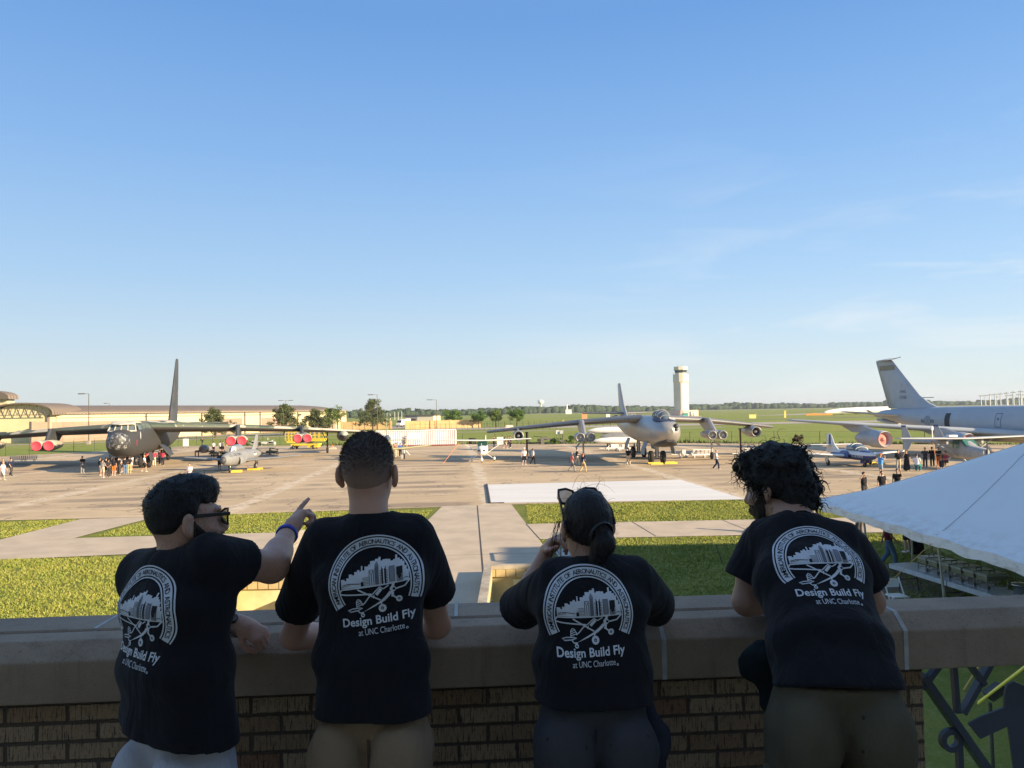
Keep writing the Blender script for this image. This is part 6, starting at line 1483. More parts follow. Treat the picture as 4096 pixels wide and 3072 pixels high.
# benches
def bench(label, loc, rot, back):
    t = thing('metal_bench', label, 'bench', (*loc, 0), rot, 'metal benches at the left edge')
    mt = M('bench_metal', (.62, .60, .55), .4, metal=.3)
    b = MB(); b.box((0, 0, .45), (1.9, .5, .05)); b.build('seat', mt, t)
    b = MB()
    for i in range(9): b.bar((-.9 + i * .225, .26, .5), (-.9 + i * .225, .36, .95), .12, .03)
    b.build('backrest', mt, t)
    for x in (-.75, .75): b = MB(); b.bar((x, -.18, 0), (x, -.18, .45), .06); b.bar((x, .18, 0), (x, .18, .45), .06); b.build('leg', mt, t)
bench('pale metal bench nearest the fence at the left edge', (-62.82, 99.80), R(8), True)
bench('grey metal bench in the bomber shadow at the left edge', (-63.85, 99.59), R(188), False)
# orange cones / small posts by the bomber outrigger
cn = MB(); cn.revolve([(0, .02), (0, .19), (.03, .17), (.5, .04), (.52, .01)], (0, 0, 0), 'z', 12); cn.box((0, 0, .012), (.42, .42, .024))
tag(cn.build('traffic_cone', M('cone_orange', (.72, .16, .05), .6), loc=(-30.56, 130.43)+(0,)), 'orange cone under the right wing tip of the dark bomber', 'cone')
bs = MB(); bs.loft([[(x, y, 0) for x, y in ((-.6, -.4), (.6, -.4), (.6, .4), (-.6, .4))], [(x * .7, y * .7, .28) for x, y in ((-.6, -.4), (.6, -.4), (.6, .4), (-.6, .4))]], smooth=False); bs.box((0, 0, .36), (.3, .3, .16))
tag(bs.build('concrete_block', M_CONC, loc=(-28.99, 123.88)+(0,)), 'pale concrete block under the right wing tip of the dark bomber', 'block')
# ---- the tent and the buffet under it
def m_tent():
    m, nt, b = nodes('white_vinyl'); k = NT(nt); p = k.pos()
    z = k.sep(p)[2]; st = k.noise(k.pos(scale=(1.0, 1.0, 3.0)), 2.2, 6, .7)
    dirt = k.m('MULTIPLY', k.rng(z, 2.75, 2.0), k.rng(st, .42, .66))
    c = k.mix(k.m('MULTIPLY', dirt, .6), (.76, .76, .75), (.40, .35, .28)); c = k.mix(k.m('MULTIPLY', k.rng(k.noise(p, .8, 5, .6), .5, .75), .12), c, (.55, .52, .46))
    nt.links.new(c, b.inputs['Base Color']); b.inputs['Roughness'].default_value = .42
    k.bump(b, k.m('ADD', k.noise(k.pos(scale=(.6, .25, .6)), 1.3, 3), k.m('MULTIPLY', k.noise(p, 9, 3), .06)), .5, .12)
    return m
M_TENT = m_tent()
tn = thing('event_tent', 'big white pole tent with a sloping roof at the right edge', 'tent', (15.7, 19.0, 0))
def tent_pt(x, y):
    """height of the canopy: a hip roof around a ridge along y, sagging between the poles"""
    ex = (x - 10.65) / (15.9 - 10.65); ex = min(ex, (20.75 - x) / (20.75 - 15.5)); ey = min((27.9 - y) / 6.2, (y - 6.0) / 6.2)
    d_ = max(.22 - abs(ex - ey), 0.0) / .22; e = max(0.0, min(ex, ey) - d_ * d_ * .22 * .25 * min(1, max(0, min(ex, ey)) * 4)); e = min(e, 1.0); return 2.22 + 2.85 * (e ** 1.12)
nx, ny = 76, 130; V = []; F = []
for j in range(ny):
    for i in range(nx):
        x = 10.65 + (20.75 - 10.65) * i / (nx - 1); y = 6.0 + (27.9 - 6.0) * j / (ny - 1); z = tent_pt(x, y)
        edge = min(i, nx - 1 - i, j, ny - 1 - j)
        if i in (0, nx - 1): z += .05 * sin(y * 1.55) ** 2 - .03
        V.append((x - 15.7, y - 19.0, z))
for j in range(ny - 1):
    for i in range(nx - 1): F.append((j * nx + i, j * nx + i + 1, (j + 1) * nx + i + 1, (j + 1) * nx + i))
b = MB(); b.add(V, F, 0, True); can = b.build('canopy', M_TENT, tn)
# scalloped valance
b = MB(); ring = [(10.65, y) for y in np.linspace(6, 27.9, 74)] + [(x, 27.9) for x in np.linspace(10.65, 20.75, 34)[1:]]
top = [(x - 15.7, y - 19.0, 2.235 + (.05 * sin(y * 1.55) ** 2 - .03 if x < 10.7 else 0)) for x, y in ring]; bot = [(x - 15.7 - .012, y - 19.0, 2.235 - .21 - .05 * abs(sin(i * .8)) + (.05 * sin(y * 1.55) ** 2 - .03 if x < 10.7 else 0)) for i, (x, y) in enumerate(ring)]
n = len(ring); b.add(top + bot, [(i, i + 1, n + i + 1, n + i) for i in range(n - 1)], 0, True); b.build('valance', M_TENT, tn)
# raised seam from the edge up the roof, with a buckle pucker at the bottom
def seam(pts, r, name='seam'):
    s = MB(); s.tube([(x - 15.7, y - 19.0, tent_pt(x, y) + .012) for x, y in pts], r, 6); s.build(name, M_TENT, tn)
seam([(10.75 + (16.2 - 10.75) * q, 19.7 + 3.0 * q) for q in np.linspace(.04, 1, 26)], .013)
seam([(10.66 + 5.0 * q, 27.88 - 6.0 * q) for q in np.linspace(0, 1, 24)], .012)
for yy in (7.5, 11.7, 15.9, 19.75, 23.9, 27.6):
    p_ = MB(); p_.tube([(10.95 - 15.7, yy - 19.0, 0), (10.78 - 15.7, yy - 19.0, 2.27)], .034, 10); p_.build('pole', M('pole_galvanised', (.55, .54, .52), .35, metal=.6), tn)
for xx in (14.2, 17.5, 20.6):
    p_ = MB(); p_.tube([(xx - 15.7, 8.7, 0), (xx - 15.7, 8.72, 2.27)], .034, 10); p_.build('pole', M('pole_galvanised', (.55, .54, .52)), tn)
for yy in (10.5, 21.0): p_ = MB(); p_.tube([(15.7 - 15.7, yy - 19.0, 0), (0, yy - 19.0, 4.5)], .05, 10); p_.build('centre_pole', M('pole_galvanised', (.55, .54, .52)), tn)
M_STRAP = M('orange_ratchet', (.50, .30, .08), .7)
for a, c in (((10.8, 15.9, 2.2), (8.7, 15.2, .02)), ((10.8, 19.75, 2.2), (8.8, 20.4, .02)), ((10.8, 23.9, 2.2), (8.9, 24.3, .02)), ((10.8, 7.5, 2.25), (8.7, 7.2, .02))):
    st = MB(); st.bar(tuple(q - w for q, w in zip(a, (15.7, 19, 0))), tuple(q - w for q, w in zip(c, (15.7, 19, 0))), .035, .008); st.build('guy_strap', M_STRAP, tn)
gs = MB(); a_ = (2.164, 3.550, 4.372); c_ = (2.513, 3.750, 4.502)
gs2 = thing('ratchet_strap', 'bright yellow ratchet strap running up past the metal grille', 'strap', (a_[0], a_[1], a_[2]))
E_ = Vector((3.385, 5.200, 3.839)); 
p0 = Vector((3.777, 6.400, 3.142)); p1 = Vector((4.181, 6.100, 3.676))
s_ = MB(); s_.bar(p0 - Vector(a_), p1 - Vector(a_), .075, .01); s_.build('webbing', M('strap_yellow', (.78, .66, .04), .5), gs2)
s_ = MB(); s_.bar(p0 - Vector(a_) + Vector((.08, 0, .05)), p0 - Vector(a_) + Vector((.20, 0, .13)), .11, .06); s_.bar(p0 - Vector(a_) + Vector((.1, 0, 0)), (p0.x - a_[0] + .12, p0.y - a_[1], -a_[2]), .02); s_.build('ratchet', M_DKEQ, gs2)
# folding tables with chafing dishes
def folding_table(label, x, y, L, rot, cloth=True):
    t = thing('folding_table', label, 'table', (x, y, 0), rot, 'folding tables under the tent')
    b = MB(); b.box((0, 0, .74), (.76, L, .045)); b.build('tabletop', M('table_grey', (.42, .42, .42), .4), t)
    for s in (-1, 1):
        b = MB(); yy = s * (L / 2 - .3)
        for q in (-.28, .28): b.tube([(q * .6, yy, .72), (q, yy, .35), (q * 1.15, yy, 0)], .016, 6)
        b.tube([(-.28, yy, .35), (.28, yy, .35)], .014, 6); b.build('leg', M_DKEQ, t)
    return t
TBL = ((11.98, 22.45), (12.35, 19.98), (12.72, 17.5))
for i, ((x, y), lab) in enumerate(zip(TBL, ('folding table with a white edge nearest the apron, under the tent', 'folding table carrying the row of chafing dishes under the tent', 'folding table end at the right edge under the tent'))):
    folding_table(lab, x, y, 2.44, R(8.6))
    b = MB(); b.box((0, 0, .765), (.82, 2.46, .008)); b.box((-.41, 0, .70), (.008, 2.46, .13))
    tag(b.build('tablecloth', M('plastic_cloth', (.55, .57, .60), .35, var=.1, scale=4), loc=(x, y, 0), rotz=R(8.6)), ('white plastic cloth on the buffet table nearest the apron', 'white plastic cloth under the chafing dishes', 'white plastic cloth on the table at the right edge')[i], 'tablecloth', 'plastic cloths on the buffet tables')
M_CHAF = M('polished_steel', (.55, .56, .57), .22, metal=.85, var=.05); M_LID = M('lid_bright', (.70, .73, .74), .18, metal=.6, var=.04)
ORD = ('farthest', 'second', 'third', 'fourth', 'fifth', 'nearest')
for i in range(6):
    t = thing('chafing_dish', '%s of six shiny steel chafing dishes in a row on the buffet table' % ORD[i], 'chafing dish', (12.06 + i * .069, 22.45 - i * .455, .77), R(8.6), 'chafing dishes on the buffet table')
    b = MB(); b.box((0, 0, .30), (.62, .37, .11)); b.build('pan', M_CHAF, t)
    b = MB(); b.loft([[(x * .33, y * .20, z) for x, y in ((-1, -1), (1, -1), (1, 1), (-1, 1))] for z in (.355, .40)] + [[(x * .30, y * .17, .425) for x, y in ((-1, -1), (1, -1), (1, 1), (-1, 1))]], smooth=False); b.build('lid', M_LID, t)
    b = MB(); b.bar((-.08, -.0, .46), (.08, 0, .46), .016); b.bar((-.08, 0, .42), (-.08, 0, .46), .014); b.bar((.08, 0, .42), (.08, 0, .46), .014); b.build('handle', M_DKEQ, t)
    b = MB()
    for x in (-.30, .30):
        for y in (-.17, .17): b.bar((x, y, 0), (x, y, .36), .024)
    for y in (-.17, .17): b.bar((-.3, y, .10), (.3, y, .10), .018)
    for x in (-.3, .3): b.bar((x, -.17, .24), (x, .17, .24), .018); b.bar((x, -.17, .02), (x, .17, .02), .02)
    b.build('stand', M_CHAF, t)
    b = MB(); b.revolve([(0, .045), (.07, .045), (.075, .02), (.075, .001)], (-.12, 0, .004), 'z', 10); b.build('burner', M_DKEQ, t)
t = thing('soup_warmer', 'round steel soup pot at the near end of the chafing dishes', 'pot', (12.58, 19.35, .77))
b = MB(); b.revolve([(0, .14), (.26, .14), (.27, .20), (.31, .20), (.31, .15), (.20, .13)], (0, 0, 0), 'z', 18, cap0=True); b.build('pot', M_CHAF, t)
b = MB(); b.revolve([(.312, .19), (.33, .12), (.345, .02), (.345, .001)], (0, 0, 0), 'z', 18); b.build('lid', M_LID, t)
ch = thing('folding_chair', 'white folding chair back just above the parapet cap, left of the tent', 'chair', (*(10.27, 21.20), 0), R(8))
b = MB(); b.loft([[(x, y, .80 + .06 * cos(x * 4.2)) for x in np.linspace(-.22, .22, 9)] + [(x, y, .62) for x in np.linspace(.22, -.22, 9)] for y in (-.012, .012)], smooth=False); b.build('backrest', M_WHITE, ch)
b = MB(); b.box((0, -.22, .44), (.42, .42, .03)); b.build('seat', M_WHITE, ch)
for s in (-.23, .23): b = MB(); b.bar((s, .02, .88), (s, -.42, 0), .025); b.bar((s, -.42, .44), (s, .05, 0), .025); b.build('leg', M_WHITE, ch)
# railing corner and bin at the well, irrigation flag
rl = thing('metal_cart', 'small steel cart with a red-ended bar beside the right light well', 'cart', (1.62, 27.6, 0), R(4))
b = MB()
for x in (0, 1.3):
    for y in (0, 1.6): b.bar((x, y, 0), (x, y, 1.0), .06)
for z in (.35, .98):
    for x in (0, 1.3): b.bar((x, 0, z), (x, 1.6, z), .05)
    for y in (0, 1.6): b.bar((0, y, z), (1.3, y, z), .05)
b.build('frame', M('cart_steel', (.25, .28, .30), .4, metal=.5), rl)
b = MB(); b.box((.65, .8, .38), (1.2, 1.5, .05)); b.build('shelf', M_STEEL, rl)
b = MB(); b.bar((.35, 1.62, .98), (.55, 1.62, .98), .08); b.build('bar_end', M('red_plastic', (.6, .1, .05), .5), rl)
st = MB(); st.bar((0, 0, 0), (-.18, .1, .62), .028)
tag(st.build('stake', M_DKEQ, loc=(7.50, 28.04)+(-.02,)), 'thin dark stake leaning in the shaded lawn', 'stake')
# ============================================================ PEOPLE ON THE APRON (about 1.75 m; one body mesh, clothes and hair as children)
SKIN = M('skin_light', (.56, .34, .24), .55, var=.06, scale=9); SKIN_T = M('skin_tan', (.40, .23, .15), .55, var=.06, scale=9); SKIN_D = M('skin_dark', (.16, .085, .055), .55, var=.08, scale=9)
def cloth(name, c): return M('cloth_' + name, c, .85, var=.14, scale=6, bump=.25, bscale=18, bdist=.015, spec=.2)
CL = {k: cloth(k, v) for k, v in dict(black=(.018, .018, .022), navy=(.02, .026, .055), charcoal=(.055, .055, .06), grey=(.26, .25, .24), white=(.74, .72, .72), pink_white=(.70, .60, .66), red=(.42, .045, .085), maroon=(.14, .02, .04),
    salmon=(.58, .20, .16), olive=(.13, .13, .07), dkgreen=(.025, .05, .035), khaki=(.46, .34, .17), beige=(.55, .46, .34), denim=(.11, .18, .29), ltdenim=(.25, .34, .42), blue=(.03, .13, .48), sky=(.09, .30, .68), paleblue=(.42, .52, .66), orange=(.58, .16, .03), cream=(.66, .60, .44), tealcloth=(.05, .22, .22)).items()}
HAIRM = {k: M('hair_' + k, v, .7, var=.3, scale=30, bump=.5, bscale=60) for k, v in dict(black=(.012, .010, .009), brown=(.05, .028, .016), blond=(.34, .22, .10), grey=(.28, .26, .25), ginger=(.25, .075, .02)).items()}
SHOE = M('shoe_white', (.62, .60, .57), .6); SHOE_D = M('shoe_dark', (.03, .028, .026), .6)
_PC = {}
def pose_joints(pose):
    """local frame: facing +y, x to the person's right is +x, ground z = 0"""
    J = dict(pel=(0, 0, .95), chest=(0, .0, 1.34), neck=(0, -.01, 1.47), head=(0, .015, 1.62))
    st, arms = pose
    if st == 'walk': J.update(hipR=(.09, 0, .93), kneeR=(.10, .17, .52), ankR=(.10, .20, .09), hipL=(-.09, 0, .93), kneeL=(-.09, -.02, .50), ankL=(-.09, -.30, .14))
    elif st == 'sit': J.update(pel=(0, 0, .52), chest=(0, .04, .92), neck=(0, .05, 1.06), head=(0, .08, 1.21), hipR=(.10, 0, .50), kneeR=(.14, .42, .50), ankR=(.14, .42, .09), hipL=(-.10, 0, .50), kneeL=(-.14, .42, .50), ankL=(-.14, .42, .09))
    else: J.update(hipR=(.09, 0, .93), kneeR=(.11, .02, .50), ankR=(.12, -.02, .08), hipL=(-.09, 0, .93), kneeL=(-.10, .03, .50), ankL=(-.10, .02, .08))
    dz = J['chest'][2] - 1.34; dy = J['chest'][1]
    A = dict(down=((.24, -.02, 1.13), (.25, .05, .88)), swing=((.23, .08, 1.14), (.22, .24, .95)), back=((.23, -.12, 1.14), (.21, -.18, .90)), cross=((.25, .10, 1.14), (.02, .24, 1.18)), hip=((.33, -.06, 1.14), (.20, .05, .98)),
             photo=((.24, .20, 1.28), (.10, .34, 1.52)), point=((.24, .22, 1.32), (.24, .48, 1.42)), brow=((.42, .08, 1.40), (.16, .14, 1.64)), behind=((.25, -.13, 1.15), (.04, -.16, .98)), hold=((.24, .02, 1.14), (.12, .24, 1.12)), phone=((.26, .12, 1.16), (.10, .22, 1.50)), up=((.26, .05, 1.30), (.20, .18, 1.60)))
    for s, k in ((1, arms[0]), (-1, arms[1])):
        e, w = A[k]; q = 'R' if s > 0 else 'L'
        J['sh' + q] = (s * .185, -.01 + dy, 1.40 + dz); J['el' + q] = (s * e[0], e[1] + dy, e[2] + dz); J['wr' + q] = (s * w[0], w[1] + dy, w[2] + dz)
    return J
def legs_d(p, J, e=0.0, full=True, cut=None):
    d = 9.0
    for q in 'RL':
        d = np.minimum(d, rc(p, J['hip' + q], J['knee' + q], .088 + e, .056 + e))
        if full: d = np.minimum(d, rc(p, J['knee' + q], J['ank' + q], .056 + e, .042 + e * 1.3))
    return d
def small_meshes(pose, bot, sleeve, girth):
    key = (pose, bot, sleeve, girth)
    if key in _PC: return _PC[key]
    J = pose_joints(pose); g = girth; h = .022
    tor = lambda p, e: smin(ecap(p, J['pel'], (J['chest'][0], J['chest'][1], J['chest'][2] - .16), (.150 * g + e, .105 * g + e), (.142 * g + e, .100 * g + e), (1, 0, 0)), ecap(p, (J['chest'][0], J['chest'][1], J['chest'][2] - .2), (J['chest'][0], J['chest'][1], J['chest'][2] + .06), (.150 * g + e, .105 * g + e), (.165 + e, .09 + e), (1, 0, 0)), .05)
    def arm(p, e, upto=2):
        d = 9.0
        for q in 'RL':
            d = np.minimum(d, rc(p, J['sh' + q], J['el' + q], .052 + e, .040 + e))
            if upto == 2: d = np.minimum(d, rc(p, J['el' + q], J['wr' + q], .040 + e, .028 + e))
        return d
    def body(p):
        d = smin(tor(p, -.006), arm(p, 0), .03); d = smin(d, legs_d(p, J), .03)
        d = smin(d, rc(p, J['neck'], J['head'], .052, .05), .02); hd = np.asarray(J['head'])
        d = smin(d, ell(p, hd + (0, 0, .03), (.074, .092, .105)), .01); d = smin(d, ell(p, hd + (0, .03, -.055), (.05, .055, .06)), .02); d = smin(d, ell(p, hd + (0, .095, -.01), (.014, .02, .022)), .012)
        for s in (-1, 1): d = np.minimum(d, ell(p, hd + (s * .076, -.005, .0), (.012, .02, .03)))
        for q in 'RL':
            w = np.asarray(J['wr' + q]); dr = w - np.asarray(J['el' + q]); dr = dr / np.linalg.norm(dr)
            d = smin(d, rc(p, w, w + dr * .10, .034, .026), .015); d = smin(d, rc(p, w + dr * .03, w + dr * .07 + (0, .035, 0), .016, .012), .01)
        return d
    sl = {'short': .62, 'long': 2.0, 'none': .18}[sleeve]
    def shirt(p):
        d = tor(p, .022)
        for q in 'RL':
            a, b = np.asarray(J['sh' + q]), np.asarray(J['el' + q]); k = min(sl, 1.0)
            d = smin(d, rc(p, a, a + (b - a) * k, .066, .060 if sleeve == 'short' else .054), .03)
            if sl > 1: d = smin(d, rc(p, b, J['wr' + q], .054, .042), .02)
        z0 = J['pel'][2] - .09
        d = smax(d, z0 - p[:, 2], .01); return np.maximum(d, -(np.linalg.norm(p - np.asarray(J['neck']) - (0, .01, .05), axis=1) - .062)) + vnoise(p, 9) * .004
    def trousers(p):
        d = 9.0
        for q in 'RL':
            hp, kn, an = (np.asarray(J[k + q]) for k in ('hip', 'knee', 'ank'))
            if bot == 'shorts': d = np.minimum(d, rc(p, hp, hp + (kn - hp) * .86, .108, .090))
            elif bot == 'skirt': d = smin(d, rc(p, hp, an + (0, 0, .10), .12, .16), .12)
            else: d = np.minimum(d, rc(p, hp, kn, .105, .078)); d = np.minimum(d, rc(p, kn, an, .078, .070))
        d = smin(d, ecap(p, (J['pel'][0], J['pel'][1], J['pel'][2] - .06), (J['pel'][0], J['pel'][1], J['pel'][2] + .06), (.155 * g, .112 * g), (.15 * g, .105 * g), (1, 0, 0)), .04) + vnoise(p, 8) * .005
        return smax(d, p[:, 2] - J['pel'][2] - .07, .01)
    def shoes(p):
        d = 9.0
        for q in 'RL':
            a = np.asarray(J['ank' + q]); d = np.minimum(d, rc(p, a + (0, -.03, -.035), a + (0, .14, -.045), .045, .036))
        return d
    hd = np.asarray(J['head'])
    ext = dict(lo=(-.62, -.55, -.02), hi=(.62, .75, 1.85))
    out = {}
    for n, f in (('person', body), ('shirt', shirt), ('trousers', trousers), ('shoes', shoes)):
        V, F = iso(f, ext['lo'], ext['hi'], h if n != 'person' else .020); out[n] = (V, F)
    out['J'] = J; _PC[key] = out
    return out
def hair_mesh(kind, hd):
    k = ('hair', kind)
    hd = np.asarray(hd, float)
    def f(p):
        d = ell(p, hd + (0, -.008, .045), (.085, .104, .108)); yy = p[:, 1] - hd[1]
        if kind != 'long': d = np.maximum(d, hd[2] - .05 + .12 * np.clip((yy + .03) / .08, 0, 1) - p[:, 2])
        cutz = {'short': -.06, 'long': -.30, 'bun': -.05}[kind]
        if kind == 'long': d = smin(d, rc(p, hd + (0, -.06, .02), hd + (0, -.085, -.24), .075, .055), .03)
        d = np.maximum(d, (p[:, 1] - hd[1]) - .055 - np.maximum(p[:, 2] - hd[2] - .06, 0) * 1.2)
        if kind == 'bun': d = np.minimum(d, ell(p, hd + (0, -.12, .05), (.045, .045, .045)))
        return np.maximum(d, hd[2] + cutz - p[:, 2]) + vnoise(p, 26) * .006
    return iso(f, hd - (.16, .20, .36), hd + (.16, .16, .20), .02)
def person(label, loc, face, pose, top, bottom, skin=None, hair='black', hkind='short', bot='long', sleeve='short', h=1.0, girth=1.0, shoe=None, hat=None, bag=None, hold=None, group='visitors on the apron', z=0.0):
    """face: heading in degrees, 0 = away from the balcony (+y), 90 = towards the left"""
    ms = small_meshes(pose, bot, sleeve, girth); J = ms['J']
    r = np_mesh('person', *ms['person'], skin or SKIN); r.location = (*loc, z); r.rotation_euler = (0, 0, R(face)); r.scale = (h, h, h)
    tag(r, label, 'person', group)
    np_mesh('shirt', *ms['shirt'], CL[top], r); np_mesh('trousers' if bot == 'long' else bot, *ms['trousers'], CL[bottom], r); np_mesh('shoes', *ms['shoes'], shoe or SHOE, r)
    if hair: np_mesh('hair', *hair_mesh(hkind, J['head']), HAIRM[hair], r)
    hd = np.asarray(J['head'])
    if hat:
        b = MB(); b.revolve([(.03, .10), (.09, .098), (.15, .05), (.16, .005)], tuple(hd), 'z', 14); b.loft([[(hd[0] + x, hd[1] + y, hd[2] + zz) for x, y in ((-.07, .08), (.07, .08), (.05, .17), (-.05, .17))] for zz in (.05, .062)], smooth=False); b.build('cap', CL[hat], r)
    if hold:
        w = np.asarray(J['wrR']); b = MB(); b.box(tuple(w + (-.05, .09, .05)), (.14, .03, .09)); b.box(tuple(w + (-.05, .115, .05)), (.05, .03, .05)); o = b.build('camera', M_DKEQ); o.location = (0, 0, 0)
        o.matrix_world = Matrix.Translation((*loc, z)) @ Matrix.Rotation(R(face), 4, 'Z') @ Matrix.Scale(h, 4); tag(o, 'small dark camera held up by the ' + hold, 'camera')
    if bag:
        w = np.asarray(J['wrR']); b = MB(); b.loft([[(w[0] + x, w[1] + y, w[2] + zz) for x, y in ((-.03, -.09), (.03, -.09), (.03, .09), (-.03, .09))] for zz in (-.30, -.12)] , smooth=False); b.bar((w[0], w[1] - .06, w[2] - .12), (w[0], w[1], w[2] - .02), .015); b.bar((w[0], w[1] + .06, w[2] - .12), (w[0], w[1], w[2] - .02), .015); o = b.build('handbag', CL[bag[0]])
        o.matrix_world = Matrix.Translation((*loc, z)) @ Matrix.Rotation(R(face), 4, 'Z') @ Matrix.Scale(h, 4); tag(o, bag[1], 'bag')
    return r
ST, WK = 'stand', 'walk'
dn, sw = ('down', 'down'), ('swing', 'back')
g1 = 'crowd under the nose of the dark bomber'
person('person in grey tee and beige shorts with back turned, front left of the crowd', (-38.82, 72.86), -15, (ST, ('cross', 'hold')), 'grey', 'beige', SKIN, 'black', bot='shorts', group=g1)
person('person in black tee and grey shorts at the left edge of the crowd', (-40.65, 75.79), -40, (ST, dn), 'black', 'grey', SKIN_T, 'brown', bot='shorts', group=g1)
person('person in charcoal tee and dark trousers with hands behind the back', (-38.51, 73.35), 0, (ST, ('behind', 'behind')), 'charcoal', 'charcoal', SKIN_T, 'black', group=g1)
person('person in black top and bright orange shorts in the crowd', (-38.96, 75.15), 10, (ST, dn), 'black', 'orange', SKIN, 'black', 'long', bot='shorts', group=g1)
person('person in black tee and wide dark grey trousers in the middle of the crowd', (-39.12, 76.36), -10, (ST, ('hold', 'hold')), 'black', 'charcoal', SKIN, 'black', group=g1)
person('person in black tee and blue jeans near the right of the crowd', (-38.72, 76.88), 25, (ST, ('cross', 'hold')), 'black', 'denim', SKIN, 'black', group=g1)
person('person in black polo and khaki trousers with folded arms at the crowd\'s right', (-38.78, 77.82), 30, (ST, ('cross', 'cross')), 'black', 'khaki', SKIN_T, 'brown', group=g1)
person('person in white tee and dark shorts inside the crowd', (-40.68, 80.15), 180, (ST, dn), 'white', 'charcoal', SKIN, 'brown', bot='shorts', group=g1)
person('person in white tee and white shorts at the right rear of the crowd', (-41.34, 83.38), 170, (ST, dn), 'white', 'white', SKIN, 'brown', bot='shorts', group=g1)
person('person with a bright green cap and dark clothes behind the crowd', (-42.14, 80.47), 200, (ST, dn), 'black', 'charcoal', SKIN, None, hat='tealcloth', group=g1)
person('person in navy top with red scarf-like collar facing us in the crowd', (-41.80, 81.06), 180, (ST, ('cross', 'hold')), 'navy', 'charcoal', SKIN, 'brown', group=g1)
person('person in black tee and dark shorts behind the charcoal tee', (-40.13, 75.98), 5, (ST, ('cross', 'hold')), 'black', 'black', SKIN, 'brown', bot='shorts', group=g1)
person('person in black hoodie in the crowd between orange shorts and wide trousers', (-40.62, 77.90), -5, (ST, dn), 'black', 'black', SKIN, 'black', 'long', sleeve='long', group=g1)
person('person in pale grey tee deep inside the crowd facing right', (-40.41, 79.12), -90, (ST, dn), 'grey', 'charcoal', SKIN, 'brown', group=g1)
person('blond person in white tee and black shorts walking right of the crowd', (-38.09, 79.58), -80, (WK, sw), 'pink_white', 'black', SKIN, 'blond', bot='shorts', shoe=SHOE, group=g1)
g2 = 'people in red shirts by the bomber wheels'
person('person in red shirt and dark trousers stooping left by the bomber wheels', (-43.70, 91.74), 200, (ST, ('hold', 'hold')), 'red', 'charcoal', SKIN, 'black', group=g2)
person('person in red shirt and white trousers reaching to the bomber wheel bay', (-41.96, 90.05), 20, (ST, ('hip', 'down')), 'red', 'cream', SKIN_T, 'black', sleeve='long', group=g2)
person('person in red shirt and navy trousers with back turned by the bomber wheels', (-40.84, 89.77), 0, (ST, ('hold', 'hold')), 'red', 'navy', SKIN_T, 'black', 'long', group=g2)
person('person in dark maroon clothes between the red shirts', (-43.63, 92.59), 0, (ST, dn), 'maroon', 'charcoal', SKIN_D, 'black', group=g2)
person('person in black clothes behind the navy trousers by the bomber wheels', (-42.33, 92.26), -30, (ST, ('cross', 'hold')), 'maroon', 'black', SKIN_T, 'black', sleeve='long', group=g2)
person('person in dark trousers standing beneath the bomber nose, left one', (-45.13, 91.67), 0, (ST, dn), 'charcoal', 'charcoal', SKIN, 'black', group=g2)
person('person in grey trousers standing beneath the bomber nose, right one', (-44.72, 91.57), 0, (ST, dn), 'grey', 'grey', SKIN, 'brown', group=g2)
person('woman in black top and light grey trousers with white bag, left of the crowd', (-44.55, 79.70), -120, (ST, ('hold', 'hip')), 'black', 'grey', SKIN, 'black', 'long', bag=('white', 'white bag held by the woman left of the crowd'))
person('person in navy tee and dark trousers walking at the left edge', (-50.52, 77.55), -110, (WK, sw), 'navy', 'charcoal', SKIN, 'black', shoe=SHOE_D)
person('person in dark navy jacket at the left edge behind the white shirt', (-51.02, 77.06), -130, (WK, sw), 'navy', 'charcoal', SKIN, 'brown', sleeve='long', shoe=SHOE_D)
person('person in white tee and pale shorts striding in at the left edge', (-47.61, 71.94), -90, (WK, ('back', 'swing')), 'white', 'white', SKIN, 'blond', bot='shorts')
person('person in black tee behind the white sign board by the bomber', (-60.10, 141.37), 180, (ST, dn), 'black', 'black', SKIN, 'black')
person('person in dark green top raising a camera, right of the sign board', (-56.43, 140.02), 160, (ST, ('photo', 'photo')), 'dkgreen', 'olive', SKIN_T, 'black', sleeve='long', hold='person in dark green')
person('person in white tee and black shorts with back turned, behind the grey jet', (-46.28, 119.05), 0, (ST, dn), 'white', 'black', SKIN, 'brown', bot='shorts')
person('person in white tee, black shorts and dark backpack behind the grey jet', (-45.36, 119.47), 10, (ST, dn), 'white', 'black', SKIN, 'black', bot='shorts')
person('person in grey tee and black shorts close beside the backpack wearer', (-44.92, 119.32), -20, (ST, dn), 'grey', 'black', SKIN, 'brown', bot='shorts')
person('person in black clothes half hidden by a red engine cover', (-53.45, 143.87), -10, (ST, dn), 'black', 'black', SKIN, 'black', bot='shorts')
person('person in navy shirt and shorts in the shade at the grey jet nose', (-30.86, 80.97), 170, (ST, ('hip', 'hip')), 'navy', 'navy', SKIN_T, 'black', bot='shorts')
person('person in white tee and black shorts above the head of the pointing man', (-27.07, 64.45), 175, (ST, ('hold', 'hold')), 'pink_white', 'black', SKIN, 'black', bot='shorts', girth=1.1)
g3 = 'people by the white container'
person('person in grey tee and khaki trousers walking before the container', (-18.10, 129.38), -75, (WK, sw), 'grey', 'khaki', SKIN, 'black', group=g3)
person('person in patterned tee and black trousers walking before the container', (-17.70, 131.09), -80, (WK, ('back', 'swing')), 'charcoal', 'black', SKIN, 'brown', group=g3)
person('person taking a photo beside the tall man\'s ear', (-15.16, 98.87), 170, (ST, ('photo', 'photo')), 'salmon', 'beige', SKIN, 'black', group=g3, hold='person beside the tall man\'s ear')
person('person in grey tee and beige trousers beside the blue jacket', (-15.15, 100.52), 180, (ST, ('phone', 'hold')), 'grey', 'beige', SKIN, 'brown', group=g3)
